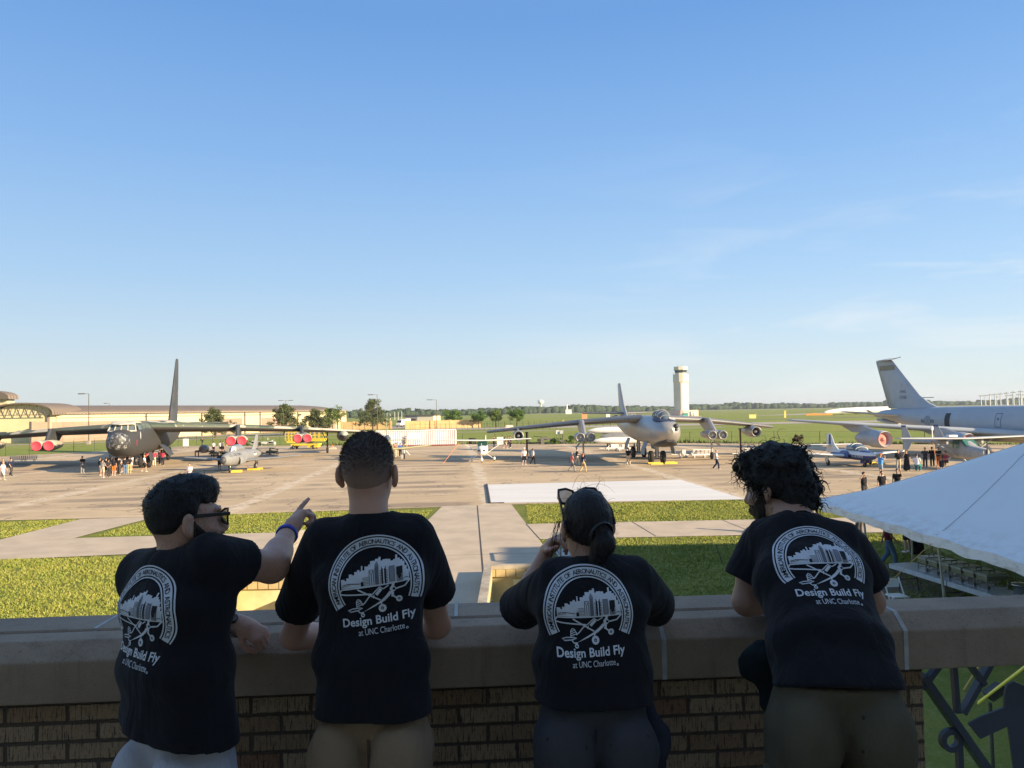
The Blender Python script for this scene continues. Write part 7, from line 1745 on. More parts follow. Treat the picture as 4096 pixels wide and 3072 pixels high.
person('person in bright blue jacket and black trousers by the container', (-14.54, 99.23), 20, (ST, ('hold', 'down')), 'blue', 'black', SKIN_T, 'black', sleeve='long', group=g3)
g4 = 'people behind the white plane'
person('person in olive top looking down left of the white board', (-2.94, 120.20), 150, (ST, ('phone', 'hold')), 'olive', 'charcoal', SKIN, 'brown', group=g4)
person('person in black jacket right behind the white board', (-1.70, 126.72), 0, (ST, dn), 'black', 'black', SKIN, 'black', sleeve='long', group=g4)
person('person in black tee and beige shorts walking right of the white board', (-1.15, 116.34), -70, (WK, sw), 'black', 'beige', SKIN, 'black', 'long', bot='shorts', group=g4)
person('person in reddish grey top and dark trousers walking right of the white board', (-0.74, 117.77), -70, (WK, sw), 'maroon', 'charcoal', SKIN, 'black', group=g4)
person('person in dark clothes rightmost of the walkers behind the white plane', (-0.44, 119.28), -60, (ST, dn), 'charcoal', 'navy', SKIN, 'black', sleeve='long', group=g4)
g5 = 'walkers crossing the middle of the apron'
person('person with white cap, white tee and black shorts walking away with a bag', (1.12, 79.75), -15, (WK, sw), 'white', 'black', SKIN, None, bot='shorts', hat='white', girth=1.15, h=1.03, bag=('grey', 'small pale bag hanging from the hand of the white-capped walker'), group=g5)
person('person in white shirt and black trousers walking right', (2.05, 80.64), -60, (WK, ('back', 'swing')), 'white', 'black', SKIN_T, 'black', h=.95, shoe=SHOE_D, group=g5)
person('person in salmon shirt and grey trousers walking with a black and white bag', (5.35, 70.27), -75, (WK, sw), 'salmon', 'grey', SKIN_D, 'grey', girth=1.12, shoe=SHOE_D, bag=('charcoal', 'dark patterned bag carried by the walker in salmon'), group=g5)
person('person in dark vest and beige trousers walking just behind the salmon shirt', (6.40, 77.37), -80, (WK, ('hold', 'down')), 'black', 'beige', SKIN, 'brown', h=1.02, shoe=SHOE_D, group=g5)
person('woman with long ginger hair, dark top and mustard trousers walking', (6.27, 69.20), -60, (WK, ('back', 'hold')), 'navy', 'khaki', SKIN, 'ginger', 'long', h=.98, shoe=SHOE_D, group=g5)
person('person in black top and beige trousers by the silver bomber gear door', (11.56, 77.51), -20, (WK, dn), 'black', 'beige', SKIN, 'black', shoe=SHOE_D, group=g5)
person('person in pale blue shirt and dark jeans walking right of the silver bomber', (18.50, 70.24), -110, (WK, ('hold', 'back')), 'paleblue', 'navy', SKIN, 'grey', girth=1.15, group=g5)
g6 = 'people between the blue trainer and the tent'
person('man in bright blue tee, denim shorts and orange cap holding up a camera', (28.92, 60.78), -75, (ST, ('photo', 'photo')), 'sky', 'ltdenim', SKIN, None, bot='shorts', hat='orange', girth=1.2, group=g6, hold='man in the orange cap')
person('person in black jacket and pale trousers facing us behind the tent', (32.71, 65.54), 165, (ST, ('phone', 'hold')), 'black', 'beige', SKIN, 'black', sleeve='long', group=g6)
person('woman in long black dress with hand to her brown hair', (33.09, 64.91), 140, (ST, ('phone', 'down')), 'black', 'black', SKIN, 'brown', 'long', bot='skirt', group=g6)
person('person in pale grey shirt and dark trousers sitting above the tent edge', (33.59, 64.26), -40, ('sit', ('hold', 'hold')), 'white', 'tealcloth', SKIN, 'brown', h=1.1, group=g6)
person('person in black and white tee standing behind the sitting person', (36.53, 68.42), 150, (ST, ('hip', 'hip')), 'charcoal', 'charcoal', SKIN, 'black', group=g6)
person('person in black tee right of the black and white tee', (37.52, 69.10), -30, (ST, dn), 'black', 'black', SKIN, 'black', group=g6)
person('person in black with orange bag strap near the twin-boom plane', (37.73, 68.43), 120, (ST, ('cross', 'hold')), 'black', 'orange', SKIN, 'brown', group=g6)
person('person in pale hat and grey top by the twin-boom plane wing strut', (39.07, 69.99), 160, (ST, dn), 'grey', 'charcoal', SKIN, None, hat='white', group=g6)
person('person in red top bending at the tent edge below the twin-boom plane', (37.74, 67.23), 90, ('sit', ('hold', 'hold')), 'red', 'charcoal', SKIN, 'brown', h=1.1, group=g6)
person('young person in black tee shading his eyes with one raised arm', (20.16, 44.47), -150, (ST, ('brow', 'down')), 'black', 'charcoal', SKIN_T, 'black', group=g6)
person('person in black tee facing us just above the tent edge', (21.47, 45.02), 185, (ST, dn), 'black', 'charcoal', SKIN, 'brown', group=g6)
person('person in black tee raising one hand above the tent edge', (23.02, 46.33), 150, (ST, ('down', 'up')), 'black', 'charcoal', SKIN_T, 'black', group=g6)
person('person with grey hair just behind the left corner of the tent', (12.82, 33.44), 170, (ST, dn), 'grey', 'charcoal', SKIN, 'grey', group=g6)
person('person peering out below the twin-boom plane wing beside the propeller', (41.40, 67.55), 180, (ST, dn), 'black', 'denim', SKIN, 'black', group=g6)
g7 = 'people around the buffet under the tent'
person('person in maroon tee and blue jeans walking under the tent edge', (12.78, 26.48), -110, (WK, sw), 'maroon', 'denim', SKIN_T, 'brown', group=g7)
person('person in black tee and beige shorts behind the buffet table, left one', (14.82, 29.21), 30, (ST, dn), 'black', 'charcoal', SKIN, 'black', bot='shorts', group=g7)
person('person in long black skirt behind the buffet table', (14.94, 28.79), 20, (ST, dn), 'black', 'black', SKIN, 'black', bot='skirt', group=g7)
person('person with bare legs and white shoes behind the chafing dishes', (15.49, 28.54), 150, (ST, dn), 'maroon', 'black', SKIN, 'brown', bot='shorts', group=g7)
person('person in black sitting with back turned under the tent, right edge', (14.0, 20.1), 20, ('sit', ('hold', 'hold')), 'black', 'black', SKIN, 'black', 'long', h=1.15, girth=1.35, group=g7, sleeve='long')
person('person at the far left tent pole partly hidden by the leaning man', (14.35, 32.19), 40, (ST, dn), 'maroon', 'charcoal', SKIN, 'black', group=g7)
# ============================================================ THE FOUR PEOPLE LEANING ON THE PARAPET
def V3(p): return np.asarray(p, float)
def yawm(deg, pitch=0.0, roll=0.0):
    """columns = right, forward, up; deg clockwise from straight ahead (+y)"""
    m = Matrix.Rotation(-R(deg), 3, 'Z') @ Matrix.Rotation(R(pitch), 3, 'X') @ Matrix.Rotation(R(roll), 3, 'Y'); return np.array(m)
def head_d(p, c, m, k=1.0, jaw=1.0):
    q = (p - V3(c)) @ m / k
    d = ell(q, (0, -.012, .035), (.0765, .098, .094)); d = smin(d, ell(q, (0, .030, -.035), (.063 * jaw, .070, .080)), .03); d = smin(d, ell(q, (0, .062, -.098), (.034 * jaw, .030, .022)), .025)
    d = smin(d, rc(q, (0, .092, .018), (0, .116, -.026), .008, .0135), .012); d = smin(d, ell(q, (0, .104, -.036), (.020, .012, .009)), .008)
    d = smin(d, ell(q, (0, .088, .033), (.052, .014, .009)), .012)
    for s in (-1, 1):
        d = smax(d, -ell(q, (s * .032, .100, .012), (.017, .016, .011)), .008); d = smin(d, ell(q, (s * .032, .083, .011), (.0125, .0125, .0125)), .002)
        d = smin(d, ell(q, (s * .047, .066, -.022), (.022, .020, .016)), .02)
    d = smin(d, ell(q, (0, .098, -.062), (.024, .010, .006)), .006); d = smin(d, ell(q, (0, .096, -.072), (.021, .010, .007)), .006)
    e = 9.0
    for s in (-1, 1):
        th = R(24) * s; rm = np.array(Matrix.Rotation(th, 3, 'Z'))
        ear = ell(q, (s * .088, -.012, .002), (.010, .021, .033), rm); ear = smax(ear, -ell(q, (s * .098, -.006, .004), (.008, .012, .021), rm), .006)
        lob = ell(q, (s * .083, -.004, -.030), (.008, .010, .011)); e = np.minimum(e, smin(ear, lob, .008))
    d = smin(d, e, .008)
    return d * k
def hand_d(p, wrist, d, nrm, curl=(60, 70, 50), spread=1.0, thumb=1, fingers=None, k=1.0):
    """wrist position, direction of the fingers, back-of-hand normal; thumb = which side (+1 / -1 along d x n); fingers = per-finger curl"""
    w, d, n = V3(wrist), V3(d), V3(nrm); d = d / np.linalg.norm(d); n = n - d * (n @ d); n /= np.linalg.norm(n); s = np.cross(d, n) * thumb
    P = lambda a, b, c: w + k * (d * a + s * b + n * c)
    r = rc(p, P(-.01, 0, 0), P(.03, 0, 0), .027 * k, .030 * k)
    for off in (-.026, -.009, .009, .025): r = smin(r, rc(p, P(.012, off * .6, 0), P(.085 - abs(off) * .25, off, .002), .015 * k, .0118 * k), .014 * k)
    out = r
    L = ((.040, .025, .022), (.044, .028, .023), (.040, .026, .022), (.031, .020, .019)); base = (.026, .009, -.009, -.025)
    for i in range(4):
        cu = fingers[i] if fingers else curl; a = 0.0; q = P(.085 - abs(base[i]) * .25, base[i], .002); fd = d + s * base[i] * 3.0 * spread; fd /= np.linalg.norm(fd)
        for j in range(3):
            a += R(cu[j]); v = fd * cos(a) - n * sin(a); q2 = q + v * L[i][j] * k; rr = (.0098, .0090, .0082, .0074); out = smin(out, rc(p, q, q2, rr[j] * k, rr[j + 1] * k), .004); q = q2
    t0, t1, t2, t3 = P(.018, .024, -.006), P(.045, .047, -.020), P(.072, .050, -.030), P(.094, .040, -.036)
    out = smin(out, rc(p, t0, t1, .015 * k, .012 * k), .010); out = smin(out, rc(p, t1, t2, .0118 * k, .0105 * k), .004); out = smin(out, rc(p, t2, t3, .0102 * k, .0085 * k), .004)
    return out
def join_iso(parts):
    Vs, Fs, o = [], [], 0
    for V, F in parts: Vs.append(V); Fs.append(F + o); o += len(V)
    return np.concatenate(Vs), np.concatenate(Fs)
def bounds(pts, pad): a = np.array([V3(p) for p in pts]); return a.min(0) - pad, a.max(0) + pad
def m_tee():
    m, nt, b = nodes('black_cotton'); k = NT(nt); p = k.coord('Object')
    n1 = k.noise(k.coord('Object', (1, 1, .45)), 7, 4, .55, .8); w_ = k.noise(p, 420, 2); c = k.mix(n1, (.0085, .0085, .0115), (.0145, .0145, .019))
    nt.links.new(c, b.inputs['Base Color']); b.inputs['Roughness'].default_value = .92; b.inputs['Specular IOR Level'].default_value = .12
    b.inputs['Sheen Weight'].default_value = .06; b.inputs['Sheen Roughness'].default_value = .6
    k.bump(b, k.m('ADD', k.m('MULTIPLY', n1, 1.0), k.m('MULTIPLY', w_, .03)), .8, .03)
    return m
M_TEE = m_tee()
M_PRINT = M('print_white', (.62, .66, .72), .75, var=.06, scale=30); M_PRINT_BK = M('print_black', (.010, .010, .013), .85); M_PRINT_GR = M('print_grey', (.22, .24, .28), .8)
def skin(name, c, hairy=0.0):
    m, nt, b = nodes(name); k = NT(nt); p = k.coord('Object')
    n1 = k.noise(p, 14, 4, .6); n2 = k.noise(p, 160, 3, .7); cc = k.mix(n1, tuple(q * .86 for q in c), tuple(min(1, q * 1.12) for q in c)); cc = k.mix(k.m('MULTIPLY', k.rng(n2, .5, .75), .22), cc, tuple(q * .7 for q in c))
    if hairy: cc = k.mix(k.m('MULTIPLY', k.rng(k.noise(k.coord('Object', (260, 260, 60)), 1, 2), .56, .66), hairy), cc, (.03, .02, .015))
    nt.links.new(cc, b.inputs['Base Color']); b.inputs['Roughness'].default_value = .5; b.inputs['Subsurface Weight'].default_value = .12; b.inputs['Subsurface Radius'].default_value = (.015, .005, .003)
    k.bump(b, n2, .25, .0015); return m
def hair_m(name, c, rough=.45):
    m, nt, b = nodes(name); k = NT(nt); p = k.coord('Object', (1, 1, .35)); n1 = k.noise(p, 90, 4, .7, 1.5); n2 = k.noise(p, 18, 3)
    cc = k.mix(n1, tuple(q * .45 for q in c), tuple(q * 1.6 for q in c)); nt.links.new(cc, b.inputs['Base Color']); b.inputs['Roughness'].default_value = rough; b.inputs['Specular IOR Level'].default_value = .35
    k.bump(b, k.m('ADD', n1, n2), .8, .012); return m
M_HAIR_B = hair_m('hair_near_black', (.012, .010, .009)); M_HAIR_BR = hair_m('hair_cropped_brown', (.030, .021, .015), .6); M_BEARD = hair_m('beard_brown', (.040, .027, .019), .7); M_HAIR_G = hair_m('hair_dark_brown', (.014, .010, .009), .4)
def twill(name, c, var=.15):
    m, nt, b = nodes(name); k = NT(nt); p = k.coord('Object'); n1 = k.noise(k.coord('Object', (1, 1, .5)), 8, 4, .6, .6); w_ = k.noise(p, 300, 2)
    cc = k.mix(n1, tuple(q * (1 - var) for q in c), tuple(q * (1 + var) for q in c)); cc = k.mix(k.m('MULTIPLY', w_, .25), cc, tuple(q * .6 for q in c)); nt.links.new(cc, b.inputs['Base Color']); b.inputs['Roughness'].default_value = .9; b.inputs['Specular IOR Level'].default_value = .15
    k.bump(b, k.m('ADD', n1, k.m('MULTIPLY', w_, .05)), .7, .03); return m

# ---- the shirt print, drawn in units of its outer radius
def ring_s(r0, r1, a0, a1, n=72):
    P, F = [], []
    for i in range(n + 1):
        t = R(a0 + (a1 - a0) * i / n)
        for r_ in (r0, (r0 + r1) / 2, r1): P.append((r_ * cos(t), r_ * sin(t)))
    for i in range(n):
        for j in (0, 1): F.append((i * 3 + j, i * 3 + j + 1, i * 3 + j + 4, i * 3 + j + 3))
    return np.array(P), F
def stroke(pts, w, closed=False):
    P, F = [], []; pts = [np.array(p, float) for p in pts]; q = []
    for i in range(len(pts) - 1 + closed):
        a, b = pts[i], pts[(i + 1) % len(pts)]; n = max(1, int(np.linalg.norm(b - a) / .07)); q += [(a + (b - a) * j / n) for j in range(n)]
    if not closed: q.append(pts[-1])
    N = len(q)
    for i in range(N):
        a, b = q[(i - 1) % N if closed else max(i - 1, 0)], q[(i + 1) % N if closed else min(i + 1, N - 1)]; d = b - a; d = d / (np.linalg.norm(d) + 1e-9); nn = np.array((-d[1], d[0])) * w / 2; P += [q[i] - nn, q[i] + nn]
    for i in range(N - 1 + closed): j = (i + 1) % N; F.append((2 * i, 2 * j, 2 * j + 1, 2 * i + 1))
    return np.array(P), F
def logo_shapes():
    S = []   # (verts, faces, material, layer)
    add = lambda s, m=0, l=0: S.append((s[0], s[1], m, l))
    A0, A1 = -28.3, 208.3
    add(ring_s(.972, 1.0, A0, A1)); add(ring_s(.795, .945, A0, A1)); add(ring_s(.742, .768, A0, A1))
    txt = 'AMERICAN  INSTITUTE  OF  AERONAUTICS  AND  ASTRONAUTICS'; H_ = .092; glyph = {}; adv = []
    for c in txt:
        if c == ' ': adv.append(.034); continue
        v, f = text_mesh(c, .012); k = H_ / .70; glyph[c] = (v * k, f); adv.append((v[:, 0].max() - v[:, 0].min()) * k + .017)
    tot = sum(adv); span = R(A1 - A0 - 9); rr = .822; sc = span * rr / tot; a = R(A1 - 4.5)
    for c, w in zip(txt, adv):
        if c != ' ':
            v, f = glyph[c]; x = (v[:, 0] - v[:, 0].min()) ; am = a - (w * sc / 2) / rr; u = x - (x.max() / 2); t = am
            tx, ty = sin(t), -cos(t); P = np.column_stack([rr * cos(t) + u * tx + v[:, 1] * cos(t), rr * sin(t) + u * ty + v[:, 1] * sin(t)]); add((P, f), 1, 1)
        a -= w * sc / rr
    sky = [(-.70, .17), (-.62, .14), (-.58, .19), (-.52, .26), (-.45, .24), (-.40, .30), (-.34, .33), (-.29, .30), (-.255, .40), (-.225, .31), (-.18, .38), (-.10, .41), (-.06, .47), (.02, .47), (.045, .50), (.115, .53), (.16, .45), (.2, .47), (.3, .46), (.36, .42), (.42, .44), (.46, .52), (.50, .45), (.55, .41), (.60, .37), (.64, .28), (.68, .20), (.72, .17)]
    for (x0, h0), (x1, _) in zip(sky, sky[1:]): add(cells(x0, x1, -.01, h0))
    for x0, x1, y1, lines in ((-.235, -.10, .19, 'h'), (-.085, .005, .30, 'v'), (.03, .115, .44, 'd'), (.135, .30, .36, 'w'), (.33, .44, .32, 'g'), (.475, .60, .29, 'k')):
        if lines == 'h':
            for i in range(6): add(cells(x0, x1, .01 + i * .03, .018 + i * .03, .08), 1, 1)
        elif lines == 'v':
            add(stroke([(x0, .0), (x0, y1), (x1, y1), (x1, .0)], .012), 1, 1); add(stroke([(x0 + .01, y1 - .02), ((x0 + x1) / 2, y1 - .10), (x1 - .01, y1 - .02)], .014), 1, 1); add(stroke([((x0 + x1) / 2, y1 - .1), ((x0 + x1) / 2, .0)], .012), 1, 1)
        elif lines == 'd':
            add(cells(x0, x1, 0, y1 - .06), 2, 1); add(((np.array([(x0, y1 - .06), (x1, y1 - .06), ((x0 + x1) / 2, y1 + .02)])), [(0, 1, 2)]), 2, 1)
            for i in range(3): add(stroke([(x0 + .02 + i * .022, .0), (x0 + .02 + i * .022, y1 - .08)], .006), 1, 2)
        elif lines == 'w':
            add(cells(x0 + .035, x1 - .035, 0, y1 - .02), 1, 1); add(stroke([((x0 + x1) / 2, 0), ((x0 + x1) / 2, y1 - .05)], .022), 0, 2); d_ = disc2((x0 + x1) / 2, y1 - .03, .036); add(d_, 0, 2)
            for i in range(9):
                for xx in (x0, x1 - .035): add(cells(xx, xx + .035, .01 + i * .031, .02 + i * .031, .08), 1, 1)
        elif lines == 'g':
            add(cells(x0, x1, 0.02, y1), 2, 1); add(stroke([(x0, .02), (x0, y1), (x1, y1), (x1, .02)], .008, True), 1, 2)
        else:
            add(cells(x0, x1, 0, y1), 1, 1)
            for i, hh in enumerate((.12, .07, .05, .08, .15)): add(stroke([(x0 + .015 + i * .024, 0), (x0 + .015 + i * .024, hh)], .007), 0, 2)
    add(stroke([(-.68, .045), (-.55, .075), (-.30, .055)], .014), 1, 1); add(stroke([(-.68, .02), (-.50, .05)], .010), 1, 1); add(cells(-.275, -.215, .0, .085), 1, 1); add(stroke([(.61, .035), (.66, .06), (.71, .035)], .012), 1, 1)
    wd_ = .030                                                             # the aeroplane
    add(stroke([(-.70, -.035), (.73, -.005)], wd_)); add(stroke([(.73, -.005), (.62, -.115), (.34, -.155)], wd_)); add(stroke([(-.70, -.035), (-.755, -.11), (-.73, -.13), (-.62, -.150), (-.08, -.185)], wd_))
    add((np.array([(-.30, -.545), (-.05, -.455), (.18, -.36), (.30, -.265), (.36, -.19), (.30, -.17), (.22, -.255), (.08, -.36), (-.12, -.455)]), [(0, 1, 8), (1, 7, 8), (1, 2, 7), (2, 6, 7), (2, 3, 6), (3, 5, 6), (3, 4, 5)]))
    add(stroke([(-.36, -.06), (.10, -.335)], .030)); add(stroke([(-.06, -.185), (-.14, -.245), (-.24, -.355)], .024)); add(stroke([(-.06, -.195), (.11, -.055), (.19, -.105), (.30, -.045)], .022)); add(stroke([(-.24, -.355), (-.30, -.395)], .022))
    add((np.array([(.00, -.19), (.115, -.075), (.165, -.115), (.045, -.235)]), [(0, 1, 2, 3)])); add((np.array([(-.045, -.225), (-.015, -.2), (-.02, -.262), (-.05, -.285)]), [(0, 1, 2, 3)]))
    add(stroke([(-.42, -.44), (-.415, -.31), (-.375, -.265), (-.335, -.285), (-.285, -.38)], .020))
    for i in range(3): add(stroke([(-.405, -.335 - i * .04), (-.345 + i * .02, -.300 - i * .04)], .018))
    add(stroke([(-.615, -.485), (-.52, -.455), (-.36, -.445), (-.30, -.455), (-.40, -.495), (-.56, -.515)], .020, True)); add(stroke([(-.40, -.505), (-.36, -.55), (-.28, -.545)], .022))
    for x, y, r_ in ((.115, -.505, .082), (.475, -.365, .066)): add(disc2(x, y, r_, 22)); add(disc2(x, y, r_ * .40, 14), 1, 1); add(disc2(x, y, r_ * .16, 10), 0, 2)
    add(ring_s(.018, .042, 0, 360, 18)); S[-1] = (S[-1][0] + np.array((-.305, -.60)), *S[-1][1:]); add(stroke([(-.31, -.56), (-.30, -.58)], .02))
    add(stroke([(.10, -.42), (.12, -.36)], .03)); add(stroke([(.34, -.27), (.43, -.34)], .034)); add(disc2(.375, -.135, .062)); add(stroke([(.375, -.10), (.42, .05)], .055)); add(stroke([(.37, -.16), (.35, -.30)], .05)); add(disc2(.40, -.135, .028), 1, 1)
    v, f = txt2('Design Build Fly', .165, 0, -.80, .022, 1.02); v = v.copy(); v[:, 0] *= 1.50 / (v[:, 0].max() - v[:, 0].min()); add((v, f))
    v, f = txt2('at UNC Charlotte', .125, -.02, -1.0, .0, 1.0); v = v.copy(); v[:, 0] *= .94 / (v[:, 0].max() - v[:, 0].min()); v[:, 0] += .06; add((v, f)); add(ring_s(.012, .024, 0, 360, 14)); S[-1] = (S[-1][0] + np.array((.56, -1.0)), *S[-1][1:])
    return S
LOGO = logo_shapes()
def print_logo(shirt, org, ux, dirn, Rw, rot, uz=(0, 0, 1)):
    bt = BVHTree.FromPolygons([v.co for v in shirt.data.vertices], [tuple(p.vertices) for p in shirt.data.polygons])
    org, dirn = Vector(org), Vector(dirn).normalized(); ux = Vector(ux).normalized(); uz = Vector(uz); uz = (uz - ux * uz.dot(ux)).normalized(); c, s = cos(R(rot)), sin(R(rot)); b = MB()
    for v, f, m, l in LOGO:
        P = []
        for x, y in v:
            xr, yr = (x * c - y * s) * Rw, (x * s + y * c) * Rw; h, n, _, _ = bt.ray_cast(org + ux * xr + uz * yr - dirn * .5, dirn, 1.2)
            P.append(h - dirn * (.0028 + l * .0011) if h is not None and n.dot(dirn) < -.12 else None)
        keep = [t for t in f if all(P[i] is not None for i in t)]
        used = sorted({i for t in keep for i in t}); mp = {u: i for i, u in enumerate(used)}
        if used: b.add([P[u] for u in used], [tuple(mp[i] for i in t) for t in keep], m)
    return b.build('shirt_print', [M_PRINT, M_PRINT_BK, M_PRINT_GR], shirt)
def tee(par, tor, sleeves, neck, hem, lo, hi, h=.0085, seed=0.0, extra=None, name='shirt'):
    """tor: list of (a, b, (w,d), (w,d), side) elliptic segments; sleeves: (shoulder, end, r0, r1); hem: (point, normal pointing down)"""
    def f(p):
        d = None
        for a, b, wa, wb, sd in tor: q = ecap(p, a, b, wa, wb, sd); d = q if d is None else smin(d, q, .06)
        for a, b, r0, r1 in sleeves:
            a, b = V3(a), V3(b); u = (b - a) / np.linalg.norm(b - a); s = rc(p, a, b + u * .08, r0, r1 + .004); s = smax(s, (p - b) @ u, .008); d = smin(d, s, .045)
        if extra: d = extra(p, d)
        fold = vnoise(p * (1, 1, .55) + seed, 10.5) * .0065 + vnoise(p * (1, 1, .8) + seed * 2, 24) * .0028
        hp, hn = V3(hem[0]), V3(hem[1]); low = np.clip(1 - ((hp - p) @ hn) / .35, 0, 1)
        d = d + fold * (.45 + .9 * low) - low * .004
        d = smax(d, (p - hp) @ hn + vnoise(p * (1, 1, 0) + seed, 9) * .006, .006)
        nb, nt_, nr = neck; d = smax(d, -rc(p, nb, nt_, nr, nr + .02), .006)
        return d
    return iso_obj(name, f, lo, hi, h, M_TEE, par)
def legs(par, name, mat, pel, side, hipL, hipR, ank, rad, top, lo, hi, h=.012, baggy=1.0, short=None, seed=0.0):
    def f(p):
        fo = np.array((-side[1], side[0], 0)) * .028; d = ecap(p, V3(pel) - (0, 0, .06) + fo, V3(pel) + (0, 0, .14), (rad[0] * .94, rad[1] * .74), (rad[0] * .80, rad[1] * .80), side)
        bk = np.array((-side[1], side[0], 0)) * -rad[1]; gl_ = 9.0
        for s in (-1, 1): gl_ = np.minimum(gl_, ell(p, V3(pel) + V3(side) * s * rad[0] * .50 + bk * .42 + (0, 0, -.075), (rad[0] * .50, rad[1] * .74, .135)))
        d = smin(d, gl_, .018)
        for hp, an in ((hipL, ank[0]), (hipR, ank[1])):
            hp, an = V3(hp), V3(an); kn = hp + (an - hp) * .5 + (0, .02, 0); e = an if short is None else hp + (an - hp) * short
            a = rc(p, hp, kn, rad[2] * .92, rad[2] * .76)
            if short is None: a = smin(a, rc(p, kn, an, rad[2] * .78, rad[2] * .66), .03)
            else: a = smax(a, -(p[:, 2] - e[2]), .01)
            d = smin(d, a, .014)
        d = d + vnoise(p * (1, 1, .6) + seed, 9) * .007 * baggy + vnoise(p + seed, 21) * .003
        return smax(d, p[:, 2] - top, .01)
    return iso_obj(name, f, lo, hi, h, mat, par)
def foot(par, ank, fwd, mat=None):
    b = MB(); a = V3(ank); f = V3(fwd); s = np.array((f[1], -f[0], 0))
    rings = []
    for y, w, z1 in ((-.09, .03, .06), (-.07, .042, .10), (.02, .046, .10), (.10, .050, .07), (.17, .040, .05), (.19, .02, .035)):
        c = a + f * y; rings.append([tuple(c + s * w * cos(t) + np.array((0, 0, (FLOOR_Z + .004 - a[2]) + z1 * .5 + z1 * .5 * sin(t)))) for t in np.linspace(0, 2 * pi, 12, endpoint=False)])
    b.loft(rings); return b.build('shoe', mat or SHOE_D, par)
def strands(name, par, mat, roots, dirs, length, rad, n=7, curl=0.0, grav=0.0, rs=None, merge=None, sides=3):
    """curved tapering hair tubes as one mesh"""
    rs = rs or np.random.default_rng(5); V, F = [], []
    for r0, d0 in zip(roots, dirs):
        d0 = d0 / np.linalg.norm(d0); L = length * rs.uniform(.55, 1.25); a = np.cross(d0, rs.normal(size=3)); a /= np.linalg.norm(a); b_ = np.cross(d0, a); ph = rs.uniform(0, 6.28); tw = curl * rs.uniform(.6, 1.3); q = np.array(r0, float); P = [q.copy()]
        for i in range(1, n):
            t = i / (n - 1); v = d0 + a * sin(ph + tw * t * 6.28) * min(1, tw) * 1.0 + b_ * cos(ph + tw * t * 6.28) * min(1, tw) * 1.0 + np.array((0, 0, -grav * t)); v /= np.linalg.norm(v); q = q + v * L / (n - 1); P.append(q.copy())
        o = len(V)
        for i, q in enumerate(P):
            d = P[min(i + 1, n - 1)] - P[max(i - 1, 0)]; d /= np.linalg.norm(d) + 1e-9; u = np.cross(d, (0.3, .2, .93)); u /= np.linalg.norm(u) + 1e-9; w = np.cross(u, d); rr = rad * (1 - .75 * i / (n - 1))
            for k in range(sides): t = 2 * pi * k / sides; V.append(q + (u * cos(t) + w * sin(t)) * rr)
        for i in range(n - 1):
            for k in range(sides): k2 = (k + 1) % sides; F.append((o + i * sides + k, o + i * sides + k2, o + (i + 1) * sides + k2, o + (i + 1) * sides + k))
    return np.array(V), np.array(F)
def grow(V, F, cnt, rs):
    """random roots and normals on a quad mesh"""
    i = rs.integers(0, len(F), cnt); a = V[F[i, 0]]; n = np.cross(V[F[i, 2]] - a, V[F[i, 3]] - V[F[i, 1]]); n /= np.linalg.norm(n, axis=1)[:, None] + 1e-9
    return a + (V[F[i, 2]] - a) * rs.random((cnt, 1)), n
UP = np.array((0., 0., 1.))
GF = 'people leaning on the parapet'

def stitch(pts, mat, w, par, bt, dirn=(0, 1, 0), name='stitching', Y=1.9):
    b = MB()
    for poly in pts:
        v, f = stroke([(q[0], q[1]) for q in poly], w); P = []
        for x, z in v: h, n, _, _ = bt.ray_cast(Vector((x, Y, z)), Vector(dirn), 2); P.append(h - Vector(dirn) * .004 if h else None)
        keep = [t for t in f if all(P[i] is not None for i in t)]; b.add([p or Vector((0, 0, 0)) for p in P], keep) if keep else None
    return b.build(name, mat, par)
# ------------------------------------------------ the tall man with cropped hair (second from left)
hd = V3((-0.455, 2.420, 5.408)); mt = yawm(4, 4)
nb = V3((-0.450, 2.400, 5.297)); shL, shR = V3((-0.607, 2.430, 5.207)), V3((-0.306, 2.440, 5.212)); elL, elR = V3((-0.763, 2.660, 4.844)), V3((-0.270, 2.680, 4.868)); wrL, wrR = V3((-0.645, 2.900, 4.780)), V3((-0.430, 2.920, 4.801))
pel = V3((-0.438, 2.340, 4.696)); wst = V3((-0.438, 2.360, 4.862)); cht = V3((-0.446, 2.400, 5.090)); top = V3((-0.449, 2.410, 5.216)); SD = (1, -.06, 0)
SK1 = skin('skin_fair', (.62, .35, .25))
def f_head(p): d = head_d(p, hd, mt, 1.0); return smin(d, rc(p, nb - UP * .04, hd + (0, -.015, -.06), .064, .056), .03)
def f_arms(p):
    d = 9.0
    for s, e, w, th in ((shL, elL, wrL, 1), (shR, elR, wrR, -1)):
        a = smin(rc(p, s, e, .052, .041), rc(p, e, w, .043, .028), .02); a = smin(a, rc(p, e + (w - e) * .12, e + (w - e) * .45, .046, .040), .02)
        dr = (w - e) / np.linalg.norm(w - e); a = smin(a, hand_d(p, w + dr * .02, dr + np.array((-.25 * th, .3, -.05)), UP, (25, 30, 20), 1.0, th), .012); d = np.minimum(d, a)
    return d
def f_core(p):
    d = ecap(p, pel - UP * .05, cht, (.145, .10), (.155, .105), SD); d = smin(d, ecap(p, cht - UP * .1, top, (.155, .105), (.13, .08), SD), .05)
    for s, fx in ((-.09, -.10), (.09, .11)): a = pel + (s, 0, -.05); k = V3((a[0] + fx * .1, a[1] + .02, 4.22)); d = smin(d, rc(p, a, k, .085, .055), .03); d = smin(d, rc(p, k, (k[0], k[1] - .03, FLOOR_Z + .08), .055, .04), .02)
    return d + .045 * np.clip((p[:, 2] - 4.05) / .3, 0, 1)
